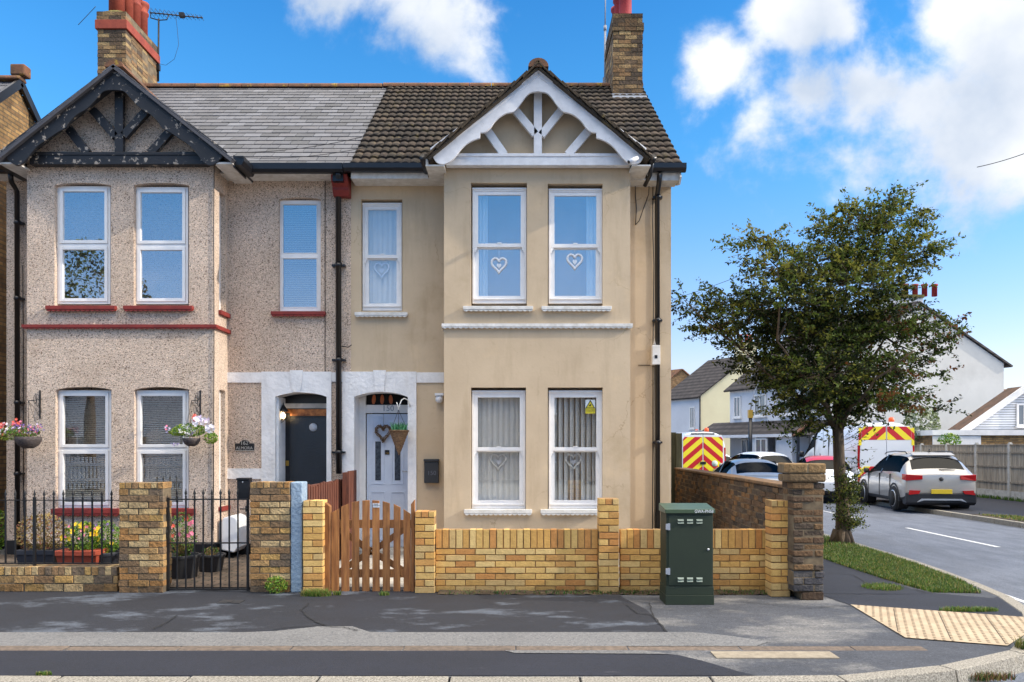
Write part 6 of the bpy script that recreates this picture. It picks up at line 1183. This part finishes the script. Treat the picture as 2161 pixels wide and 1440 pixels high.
for x in (15.9, 16.3, 16.6): mb = MB(); mb.lathe([(.13, 0), (.13, .6), (.1, .6)], (x, 56, 8.9), 10); obj('chimney_pot', mb, m_terra, c)
prism_house('brown_house', 'farthest house with brown brick gable seen beside the rendered house', (11.3, 68), (17.3, 68), (-2, 3), 5.6, 8.2, brick_mat('far_brick', lin(170, 136, 96), lin(140, 108, 76), lin(130, 112, 86)), m_ridge)
prism_house('street_house', 'plain distant house with grey roof closing the view down the street', (-2, 84), (9, 84), (0, 8), 5.2, 8.0, m_bgwhite, m_rooftile)
# right hand side
m_weather = mat('white_weatherboard', lin(226, 228, 232), lin(212, 214, 218), scale=2, rough=.7); add_rows(m_weather, 60)
wb = prism_house('weatherboard_house', 'low white weatherboard gable with red tiles at the right edge', (19.2, 34.3), (24.4, 34.3), (0, .9), 2.35, 4.15, m_weather, mat('red_clay_tiles', lin(104, 78, 62), lin(72, 58, 48), scale=3, rough=.85))
mb = MB(); mb.beam((18.95, 34.1, 2.2), (21.8, 34.1, 4.2), .06, .26); mb.beam((21.8, 34.1, 4.2), (24.65, 34.1, 2.2), .06, .26); obj('bargeboard', mb, m_white, wb); bgwin(wb, (19.2, 34.24), (1, 0), 2.55, 2.55, .62, .95)
mb = MB(); mb.box(28.5, 36, 48, 56, 0, 4.1); t = thing('brick_bungalow', 'brown roofed brick house just showing behind the weatherboard gable', 'house', (32, 50, 0)); obj('wall', mb, m_chimbrick, t); mb = MB(); mb.prism([(47.7, 4.0), (56.3, 4.0), (52, 5.4)], 28.2, 36.3, plane='yz'); obj('roof', mb, m_ridge, t)
t = thing('flat_garage', 'low flat-roofed garage with white fascia behind the board fence', 'garage', (20, 33, 0)); mb = MB(); mb.box(16.75, 24, 32.0, 34.0, 0, 2.12); obj('wall', mb, m_chimbrick, t); mb = MB(); mb.box(16.65, 24.1, 31.9, 34.05, 2.121, 2.33); obj('fascia', mb, m_white, t); mb = MB(); mb.box(16.7, 18.6, 31.95, 31.999, 1.75, 2.1); obj('door_panel', mb, m_white, t)
def board_fence():
    t = thing('board_fence', 'long grey weathered board fence with concrete posts along the far pavement', 'fence', (15.75, 26, 0)); y = 18.1; i = 0
    while y < 33.5:
        mb = MB(); mb.box(15.70, 15.81, y, y+.11, -.02, 1.76); mb.box(15.72, 15.79, y+.02, y+.09, 1.76, 1.80); obj('post', mb, m_conc, t); mb = MB(); mb.box(15.73, 15.78, y+.115, y+1.825, -.01, .26); obj('gravel_board', mb, m_conc, t)
        mb = MB(); n = 17; q0 = y+.115; w_ = 1.71/n
        for k in range(n): q = rnd.uniform(.85, 1.1); mb.col = (q, q, q); mb.box(15.735+.006*(k % 2), 15.76, q0+k*w_, q0+(k+1)*w_-.004, .262, 1.70)
        for z in (.5, 1.0, 1.45): mb.col = (.8, .8, .8); mb.box(15.70, 15.734, q0, q0+1.71, z, z+.05)
        mb.col = (.8, .8, .8); mb.box(15.71, 15.775, q0, q0+1.71, 1.70, 1.735); obj('fence_panel', mb, m_fencev, t); y += 1.83
m_fencev = mat('grey_fence_board', lin(166, 154, 136), lin(122, 112, 98), scale=3, rough=.9, stretch=(8, 8, .5), vcol=True)
board_fence()
mb = MB(); c = P(1945, 895, 33.2); clump(mb, c, (.75, .5, .75), 800, .09, (0, 1, 2)); tag(obj('shrub', mb, [mat('grey_green_leaf', lin(110, 122, 90), rough=.6), m_grn_leaf[1], mat('pale_grey_leaf', lin(150, 158, 130), rough=.6)], fix=False), 'grey-green shrub beside the tall white van above the fence', 'shrub')
mb = MB(); c = P(2005, 928, 31.4); clump(mb, c, (.45, .3, .25), 300, .06, (0, 1, 2)); tag(obj('shrub', mb, m_leaf_b, fix=False), 'small green shrub poking above the board fence by the garage', 'shrub')
def lamp():
    D = 40; t = thing('street_lamp', 'black street lamp post with thin pale swan neck before the white house', 'street lamp', (X(1583, D), D, -.02)); mb = MB(); x = X(1583, D); mb.tube([(x, D, 0), (x, D, 1.2), (x+.02, D, 3.1)], [.13, .11, .09], 10); mb.lathe([(.15, 0), (.15, .3)], (x, D, 0), 10); obj('column', mb, m_black, t)
    mb = MB(); mb.box(x-.1, x+.12, D-.1, D+.1, 3.1, 3.5); obj('control_box', mb, m_brass, t); mb = MB(); mb.tube([P(1584, 868, D), P(1586, 850, D), P(1591, 830, D), P(1600, 812, D), P(1606, 802, D), P(1601, 795, D), P(1590, 793, D)], .035, 6); obj('swan_neck', mb, m_lead, t); mb = MB(); a = P(1588, 794, D); mb.lathe([(.05, .06), (.2, .0), (.16, -.06), (.02, -.1)], a, 12); obj('lamp_head', mb, m_lead, t)
lamp()
# ------------------------------------------------------------------ opposite side of the main road (seen reflected in the windows)
ow = prism_house('opposite_cottage', 'white weatherboard cottage across the main road, mirrored in the downstairs panes', (-11, -13), (-22, -13), (0, -7), 2.9, 5.6, m_weather, m_rooftile); bgwin(ow, (-22, -12.9), (-1, 0), -2.6, .9, 1.0, 1.3); bgwin(ow, (-22, -12.9), (-1, 0), -7.6, .9, 1.0, 1.3); mb = MB(); mb.box(-17.4, -16.4, -12.98, -12.9, 0, 2.1); obj('door', mb, m_black, ow)
t = thing('white_picket_fence', 'white picket fence across the main road, mirrored in the downstairs panes', 'fence', (-12, -8.5, 0)); mb = MB()
for i in range(110): mb.box(-22+i*.16, -22+i*.16+.09, -8.5, -8.48, 0, 1.25)
mb.box(-22, -4.4, -8.47, -8.44, .3, .4); mb.box(-22, -4.4, -8.47, -8.44, .9, 1.0); obj('pickets', mb, m_white, t)
t = thing('roadside_tree', 'dark leafy tree across the main road, mirrored in the upstairs left panes', 'tree', (-17, -9.5, 0)); mb = MB(); mb.tube([(-17, -9.5, -.1), (-17.1, -9.5, 3), (-17, -9.6, 7)], [.25, .18, .08], 10); obj('trunk', mb, m_bark, t); mb = MB()
for c, r, n in (((-17, -9.5, 7.5), (2.2, 2, 2.6), 3800), ((-18.6, -9.5, 6.5), (1.6, 1.6, 1.6), 1500), ((-15.4, -9.7, 6.2), (1.5, 1.5, 1.4), 1200)): clump(mb, c, r, n, .09, (0, 1))
obj('crown', mb, m_grn_leaf[:2], t, fix=False)

oh = prism_house('opposite_house', 'brick house across the main road, mirrored in the right hand panes', (12, -17), (-5, -17), (0, -8), 5.0, 7.6, brick_mat('opposite_brick', lin(120, 90, 68), lin(96, 72, 56), lin(96, 84, 70)), m_rooftile)
for s_ in (2.5, 6.5, 10.5, 14.5): bgwin(oh, (12, -16.9), (-1, 0), s_, 1.0, 1.4, 1.3); bgwin(oh, (12, -16.9), (-1, 0), s_, 3.4, 1.4, 1.2)
# ------------------------------------------------------------------ vehicles
m_chev = chevron_mat()
def paint(name, c, metal=.3): return mat(name, c, tuple(x*.97 for x in c[:3])+(1,), rough=.32, metal=metal, coat=.8)
m_silverpaint = paint('pale_silver_paint', lin(168, 165, 161)); m_whitevan = paint('white_van_paint', lin(216, 220, 226), 0); m_greycar = paint('blue_grey_car_paint', lin(112, 120, 134)); m_redpaint = paint('red_car_paint', lin(190, 36, 44), 0); m_minigrey = paint('warm_silver_car_paint', lin(150, 148, 148)); m_cladding = flat('black_car_cladding', lin(34, 35, 40), rough=.6)
def loft(root, st, mats, tags, sub=2, extra=()):
    """body of a car lofted through cross sections (y, [(x, z) ...] from sill to roof centre), mirrored; tags(i, j) gives a material slot"""
    n = len(st[0][1]); me = bpy.data.meshes.new('t'); V = []; F = []; MI = []
    for y, pr in st:
        ring = [(x, y + (o[0] if o else 0), z) for (x, z, *o) in pr]; V += ring + [(-x, yy, z) for (x, yy, z) in ring[::-1] if x > 1e-6]
    m_ = len([1 for q in st[0][1] if q[0] > 1e-6])+n
    cnt = m_
    for i in range(len(st)-1):
        for j in range(cnt):
            j2 = (j+1) % cnt; a = (i*cnt+j, i*cnt+j2, (i+1)*cnt+j2, (i+1)*cnt+j); F.append(a); jj = j if j < n-1 else cnt-1-j; MI.append(tags(i, jj))
    F.append(tuple(range(cnt))[::-1]); MI.append(0); F.append(tuple((len(st)-1)*cnt+k for k in range(cnt))); MI.append(0)
    me.from_pydata(V, [], F); me.polygons.foreach_set('material_index', MI); 
    o = bpy.data.objects.new('t', me); COL.objects.link(o); s = o.modifiers.new('s', 'SUBSURF'); s.levels = sub; s.render_levels = sub
    for q in mats: me.materials.append(q[1])
    dg = bpy.context.evaluated_depsgraph_get(); ev = bpy.data.meshes.new_from_object(o.evaluated_get(dg)); bpy.data.objects.remove(o)
    out = {}
    for k, (nm, mt) in enumerate(mats):
        bm = bmesh.new(); bm.from_mesh(ev); dl = [f for f in bm.faces if f.material_index != k]
        if len(dl) == len(bm.faces): bm.free(); continue
        bmesh.ops.delete(bm, geom=dl, context='FACES')
        for f in bm.faces: f.material_index = 0; f.smooth = True
        # split separate islands (left and right glass) into their own parts
        isl = []; seen = set()
        for f in bm.faces:
            if f.index in seen: continue
            stack = [f]; comp = []; seen.add(f.index)
            while stack:
                g = stack.pop(); comp.append(g.index)
                for e in g.edges:
                    for h in e.link_faces:
                        if h.index not in seen: seen.add(h.index); stack.append(h)
            isl.append(set(comp))
        for comp in isl:
            b2 = bm.copy(); b2.faces.ensure_lookup_table(); bmesh.ops.delete(b2, geom=[f for f in b2.faces if f.index not in comp], context='FACES'); m2 = bpy.data.meshes.new(nm); b2.to_mesh(m2); b2.free(); out.setdefault(nm, []).append(finish(m2, [mt], nm, root))
        bm.free()
    return out
def wheel(root, x, y, r, w_, side):
    mb = MB(); c = (x, y, r); s = side
    mb.lathe([(r*.62, -w_/2), (r*.93, -w_/2), (r, -w_*.35), (r, w_*.35), (r*.93, w_/2), (r*.62, w_/2)], c, 28, axis='x'); wh = obj('wheel', mb, m_rubber, root)
    mb = MB(); o = x+s*(w_/2-.012)
    for k in range(10):
        a = 2*PI*k/10; p = Vector((o, y+math.cos(a)*r*.14, r+math.sin(a)*r*.14)); q = Vector((o+s*.005, y+math.cos(a+.1)*r*.62, r+math.sin(a+.1)*r*.62)); mb.beam(p, q, .05, .03, up=(1, 0, 0))
    mb.lathe([(r*.60, -.02), (r*.67, -.02), (r*.67, .012), (r*.60, .012)], (o, y, r), 28, axis='x'); mb.lathe([(.001, -.02), (r*.16, -.02), (r*.16, .012), (.001, .012)], (o, y, r), 14, axis='x'); obj('rim', mb, m_chrome, wh)
    mb = MB(); mb.lathe([(.001, -.05), (r*.6, -.05), (r*.6, -.03), (.001, -.03)], (o, y, r), 20, axis='x'); obj('brake_disc', mb, m_dark, wh)
def arch(root, x, y, r, side, m, wid=.07, d=.03):
    mb = MB(); pts = []; n = 14
    for k in range(n+1): a = -.15+(PI+.3)*k/n; pts.append((math.cos(a), math.sin(a)))
    for k in range(n):
        (c0, s0), (c1, s1) = pts[k], pts[k+1]; a, b = r*1.10, r*1.10+wid
        q = lambda c, s_, rr, xx: (xx, y+c*rr, r+s_*rr); x1 = x+side*d; x0 = x-side*.12
        mb.hexa([q(c0, s0, a, x0), q(c1, s1, a, x0), q(c1, s1, b, x0), q(c0, s0, b, x0), q(c0, s0, a, x1), q(c1, s1, a, x1), q(c1, s1, b, x1), q(c0, s0, b, x1)])
    obj('wheel_arch', mb, m, root); mb = MB(); mb.prism([(y+c*r*1.12, r+s_*r*1.12) for c, s_ in [(math.cos(2*PI*k/20), max(-.75, math.sin(2*PI*k/20))) for k in range(20)]], x-side*.25, x+side*.006, plane='yz'); obj('wheel_well', mb, m_dark, root)
def rear_bits(root, w_, zl, zp, tw=.42, th=.14, y=-.0, plate=True):
    for s in (-1, 1):
        mb = MB(); mb.hexa([(s*(w_-.02), y+.02, zl-.03), (s*(w_-tw), y-.035, zl+.01), (s*(w_-tw), y+.1, zl+.01), (s*(w_+.012), y+.26, zl), (s*(w_-.02), y+.0, zl+th), (s*(w_-tw), y-.03, zl+th-.02), (s*(w_-tw), y+.1, zl+th-.02), (s*(w_+.004), y+.28, zl+th+.01)]); obj('tail_light', mb, m_redlight, root, bevel=.01)
    if plate: mb = MB(); mb.box(-.26, .26, y-.05, y-.02, zp, zp+.115); obj('number_plate', mb, m_plate, root, bevel=.004)
def hatch(name, label, loc, rz, body, L=4.23, W=1.82, H=1.57, clad=True, roof=None, cat='car', group=None, low=False, detail=True, sal=False):
    t = thing(name, label, cat, loc, rz, group, local=True); k = H/1.57; h = W/2; g = .62 if sal else 0
    def st(y, zl, wl, zm, wm, zb, wb, zr, wr, dy=(0, 0, 0)): return (y*L/4.23, [(0, zl*k), (wl*h/.91, zl*k), ((wl*.4+wm*.6)*h/.91, (zl+.09)*k), (wm*h/.91, zm*k), (wb*h/.91, zb*k, dy[0]), (wr*h/.91, zr*k, dy[1]), (0, (zr+.025)*k, dy[2])])
    z = lambda q: q*k
    if not sal:
        S = [st(.0, .48, .74, .66, .82, .93, .78, .985, .72), st(.06, .32, .84, .66, .885, .97, .85, 1.03, .78), st(.16, .27, .85, .66, .90, 1.0, .865, 1.07, .79), st(.52, .24, .86, .68, .905, 1.02, .87, 1.49, .67), st(.72, .23, .86, .68, .91, 1.02, .875, 1.545, .70),
             st(1.25, .22, .87, .68, .905, 1.0, .88, 1.575, .72), st(2.05, .22, .87, .68, .905, .985, .885, 1.575, .72), st(2.55, .22, .87, .68, .905, .975, .88, 1.49, .70), st(3.18, .22, .87, .68, .91, .965, .87, 1.02, .76), st(3.3, .22, .87, .68, .91, .96, .865, .995, .74), st(3.95, .26, .85, .62, .89, .84, .83, .90, .66), st(4.18, .3, .80, .58, .82, .72, .76, .76, .6), st(4.23, .42, .7, .56, .76, .66, .7, .68, .55)]
        def tg(i, j):
            if j == 0: return 1
            if clad and j == 1: return 1
            if j == 5 and i == 2: return 2
            if j == 4 and i in (3, 4): return 4
            if j == 4 and i in (5, 6, 7): return 3
            if j == 5 and i == 7: return 2
            if roof and j == 5 and 3 <= i <= 6: return 5
            return 0
    else:
        S = [st(.0, .48, .74, .66, .80, .93, .74, .985, .66), st(.06, .30, .82, .66, .87, .98, .82, 1.07, .74), st(.5, .26, .85, .68, .895, 1.02, .85, 1.10, .78), st(.75, .24, .86, .68, .9, 1.02, .86, 1.12, .76), st(1.35, .23, .86, .68, .905, 1.02, .87, 1.53, .56), st(1.55, .22, .87, .68, .905, 1.02, .88, 1.56, .6), st(2.2, .22, .87, .68, .905, 1.0, .885, 1.57, .62), st(2.7, .22, .87, .68, .905, .99, .88, 1.48, .6), st(3.25, .22, .87, .68, .9, .97, .86, 1.03, .74), st(3.95, .26, .85, .62, .87, .84, .8, .90, .66), st(4.23, .42, .7, .56, .76, .66, .7, .68, .55)]
        def tg(i, j):
            if j == 0: return 1
            if j == 5 and i == 3: return 2
            if j == 4 and i == 4: return 4
            if j == 4 and i in (5, 6, 7): return 3
            if j == 5 and i == 7: return 2
            return 0
    loft(t, S, [('body', body), ('lower_cladding', m_cladding), ('windscreen', m_carglass2), ('side_window', m_carglass2), ('quarter_window', m_carglass2), ('roof_panel', roof or body)], tg)
    r = .335*k if not low else .31
    for y in (.80*L/4.23, 3.40*L/4.23):
        for s in (-1, 1): arch(t, s*(h-.03), y, r, s, m_cladding if clad else m_dark, .05 if clad else .02); wheel(t, s*(h-.085), y, r, .21, s)
    if not sal: rear_bits(t, h-.035, .86*k, .50*k)
    else: rear_bits(t, h-.06, .84*k, .55*k)
    if clad:
        mb = MB(); mb.prism([(-.015, z(.26)), (-.03, z(.50)), (.0, z(.53)), (.3, z(.50)), (.3, z(.22)), (.1, z(.2))], -h+.05, h-.05, plane='yz'); obj('rear_bumper', mb, m_cladding, t, bevel=.03)
        mb = MB(); pts = [(-.55, z(.32)), (.55, z(.32)), (.62, z(.27)), (-.62, z(.27))]; mb.prism([(-.62, z(.28)), (-.5, z(.37)), (.5, z(.37)), (.62, z(.28)), (.45, z(.33)), (-.45, z(.33))], -.06, -.02); obj('bumper_trim', mb, m_lead, t)
        for s in (-1, 1): mb = MB(); mb.prism([(s*(h-.10), z(.47)), (s*(h-.36), z(.50)), (s*(h-.40), z(.58)), (s*(h-.14), z(.59))], -.045, .04); obj('reflector', mb, m_redlight, t)
        mb = MB(); mb.lathe([(.001, -.01), (.05, -.01), (.055, .02), (.001, .02)], (0, -.02, z(.88)), 18, axis='y'); obj('badge', mb, m_grey_plastic, t)
        for s in (-1, 1): mb = MB(); mb.tube([(s*.60, .75, z(1.53)), (s*.61, .85, z(1.585)), (s*.63, 1.6, z(1.60)), (s*.62, 2.35, z(1.56)), (s*.61, 2.5, z(1.51))], .016, 6); obj('roof_rail', mb, m_black, t)
        mb = MB(); mb.hexa([(-.54, .50, z(1.485)), (.54, .50, z(1.485)), (.54, .75, z(1.54)), (-.54, .75, z(1.54)), (-.54, .48, z(1.50)), (.54, .48, z(1.50)), (.54, .75, z(1.568)), (-.54, .75, z(1.568))]); obj('spoiler', mb, body, t, bevel=.01)
        mb = MB(); mb.tube([(0, .17, z(1.12)), (.1, .15, z(1.125)), (.42, .165, z(1.14))], .012, 5); obj('wiper', mb, m_black, t)
    mb = MB(); mb.tube([(0, .85, z(1.57)), (0, .80, z(1.66))], .012, 5); mb.box(-.02, .02, .78, .9, z(1.575), z(1.61)); obj('roof_aerial', mb, m_black, t)
    for s in (-1, 1):
        mb = MB(); mb.lathe([(.02, -.07), (.075, -.05), (.085, .03), (.04, .07)], (s*(h+.09), 2.82*L/4.23, z(1.03)), 10, axis='y'); mb.box(s*(h-.06), s*(h+.05), 2.83*L/4.23, 2.87*L/4.23, z(.98), z(1.01)); obj('wing_mirror', mb, m_black if clad else body, t)
        mb = MB(); mb.prism([(1.86*L/4.23, z(.99)), (1.94*L/4.23, z(.99)), (1.90*L/4.23, z(1.5)), (1.82*L/4.23, z(1.5))], s*(h-.30), s*(h-.02), plane='yz')
        mb.v = [((v[0] if abs(v[0]) < h-.2 else v[0]) if v[2] < z(1.2) else math.copysign(max(.0, abs(v[0])-.215), v[0]), v[1], v[2]) for v in mb.v]; obj('door_pillar', mb, m_black, t)
        for yy in (1.35, 2.2): mb = MB(); mb.box(s*(h-.012), s*(h+.012), yy*L/4.23, (yy+.17)*L/4.23, z(.865), z(.89)); obj('door_handle', mb, body, t, bevel=.006)
        mb = MB()
        for yy in (1.12, 1.98, 2.95): mb.box(s*(h-.09), s*(h+.0015), yy*L/4.23, (yy+.006)*L/4.23, z(.36), z(.98))
        obj('door_seam', mb, m_grey_plastic, t)
    return t
m_carglass2 = glass('tinted_car_glass', .025, tint=(.03, .035, .04, 1), gcol=(.95, .98, 1, 1))
hatch('parked_car', 'pale silver crossover car with black cladding parked half on the far pavement', (11.35, 21.3, -.10), rad(-7), m_silverpaint, L=4.35, H=1.60, W=1.86)
hatch('parked_car', 'blue-grey saloon car roof showing above the dark brown side wall', (6.5, 20.2, -.12), rad(-2), m_greycar, L=4.7, H=1.44, W=1.84, clad=False, sal=True)
mini = hatch('parked_car', 'warm silver hatchback with white roof and round red tail light', (10.2, 30.5, -.12), rad(14), m_minigrey, L=4.2, H=1.58, W=1.80, clad=False, roof=m_whitevan)
hatch('parked_car', 'white hatchback parked behind the silver hatchback with white roof', (9.6, 37.0, -.12), rad(3), m_whitevan, L=4.0, H=1.5, W=1.74, clad=False)
hatch('parked_car', 'white car with red roof parked before the tall white van', (11.0, 29.0, -.12), rad(165), m_whitevan, L=4.0, H=1.47, W=1.74, clad=False, roof=m_redpaint)
def van(name, label, loc, rz, L, W, H, tall, group='white works vans with chevrons'):
    t = thing(name, label, 'van', loc, rz, group, local=True); h = W/2
    def st(y, zl, wl, zm, wm, zb, wb, zr, wr): return (y, [(0, zl), (wl*h, zl), (wm*h, zm), (wb*h, zb), (wr*h, zr), (0, zr+.04)])
    S = [st(0, .42, .9, 1.1, .985, 1.7, .97, H-.08, .86), st(.02, .34, .96, 1.1, 1, 1.7, .985, H-.06, .88), st(.12, .32, .98, 1.1, 1, 1.7, .99, H-.02, .9), st(.5, .32, .98, 1.1, 1, 1.7, .99, H, .9), st(L*.5, .32, .98, 1.1, 1, 1.7, .99, H, .9), st(L*.62, .32, .98, 1.1, 1, 1.7, .98, H-.01, .89), st(L*.74, .32, .98, 1.08, .99, 1.45, .96, H-.2, .82), st(L*.86, .32, .98, 1.0, .98, 1.2, .92, 1.42, .8), st(L*.97, .36, .94, .8, .95, 1.0, .88, 1.1, .78), st(L, .42, .86, .7, .88, .88, .8, .92, .7)]
    loft(t, S, [('body', m_whitevan), ('windscreen', m_carglass2), ('side_window', m_carglass2)], lambda i, j: 1 if (i == 6 and j == 4) else (2 if (j == 3 and i in (5, 6)) else 0))
    for y in (L*.2, L*.8):
        for s in (-1, 1): arch(t, s*(h-.03), y, .34, s, m_dark, .02, .012); wheel(t, s*(h-.11), y, .34, .22, s)
    # rear doors with chevrons, two leaves
    for s in (-1, 1):
        zs = [(.55, H-.22)] if not tall else [(.55, 1.02), (H-.62, H-.16)]
        mb = MB(); xa, xb = s*.012, s*(h-.12); mb.prism([(xa, .5), (xb, .5), (xb+s*.04, 1.2), (xb-s*.0, H-.35), (xb-s*.09, H-.14), (xa, H-.12)], -.035, .02); d = obj('rear_door', mb, m_whitevan, t, bevel=.006)
        for a, b in zs: mb = MB(); mb.prism([(xa+s*.012, a), (xb-s*.03, a), (xb-s*.03, b-.1), (xb-s*.10, b), (xa+s*.012, b)], -.042, -.036); obj('chevron_panel', mb, m_chev, d)
        mb = MB(); mb.box(s*(h-.10), s*(h-.02), -.02, .03, 1.0, 1.75); obj('tail_light', mb, m_redlight, t, bevel=.01)
        if tall:
            mb = MB(); mb.box(xb-s*.02, s*(h-.02), -.04, -.02, .5, 1.0); mb.box(xb-s*.02, s*(h-.04), -.04, -.02, 1.75, H-.2); obj('edge_chevron', mb, m_chev, t)
        mb = MB(); mb.lathe([(.02, -.06), (.1, -.05), (.11, .14), (.05, .18)], (s*(h+.14), L*.78, 1.35), 10, axis='z'); obj('wing_mirror', mb, m_black, t)
        mb = MB(); mb.box(s*(h-.05), s*(h+.006), .3, L*.74, .62, .68); obj('side_rubbing_strip', mb, m_grey_plastic, t)
        mb = MB()
        for yy in (L*.40, L*.62): mb.box(s*(h-.05), s*(h+.003), yy, yy+.015, .45, H-.5)
        obj('door_seam', mb, m_dark, t)
    if not tall:
        mb = MB(); mb.box(-.12, .12, -.075, -.04, 1.05, 1.16); obj('door_handle', mb, m_black, t, bevel=.01); mb = MB(); mb.lathe([(.001, -.006), (.13, -.006), (.13, .0), (.001, .0)], (.5, -.043, 1.08), 22, axis='y'); obj('round_emblem', mb, mat('pale_green_emblem', lin(190, 206, 196), rough=.5), t)
        mb = MB(); mb.box(-.5, .5, -.03, .02, H-.12, H-.06); obj('high_brake_light', mb, m_black, t)
    mb = MB(); mb.box(-h+.08, h-.08, -.12, .05, .36, .52); obj('rear_bumper', mb, m_grey_plastic, t, bevel=.02)
    mb = MB(); mb.lathe([(.09, 0), (.1, .04), (.085, .13), (.04, .16), (.001, .165)], (.35 if tall else .25, .3, H+.02), 14); obj('beacon', mb, m_orange, t); mb = MB(); mb.box(-.3, .0, .1, .3, H+.02, H+.06); obj('beacon_mount', mb, m_lead, t)
    return t
van('works_van', 'tall white works van with chevron bands above and below blank rear doors', (13.0, 28.0, -.04), rad(3), 5.6, 2.06, 2.56, True)
van('works_van', 'white works van with full red and yellow chevron rear beyond the side wall', (8.05, 34.0, -.12), rad(3), 5.2, 2.0, 2.42, False)
van('works_van', 'partly hidden works van parked directly ahead of the full chevron van', (9.6, 42.6, -.12), rad(3), 5.2, 2.0, 2.55, False)
# ------------------------------------------------------------------ tidy
for o in bpy.data.objects:
    if 'base' in o: del o['base']
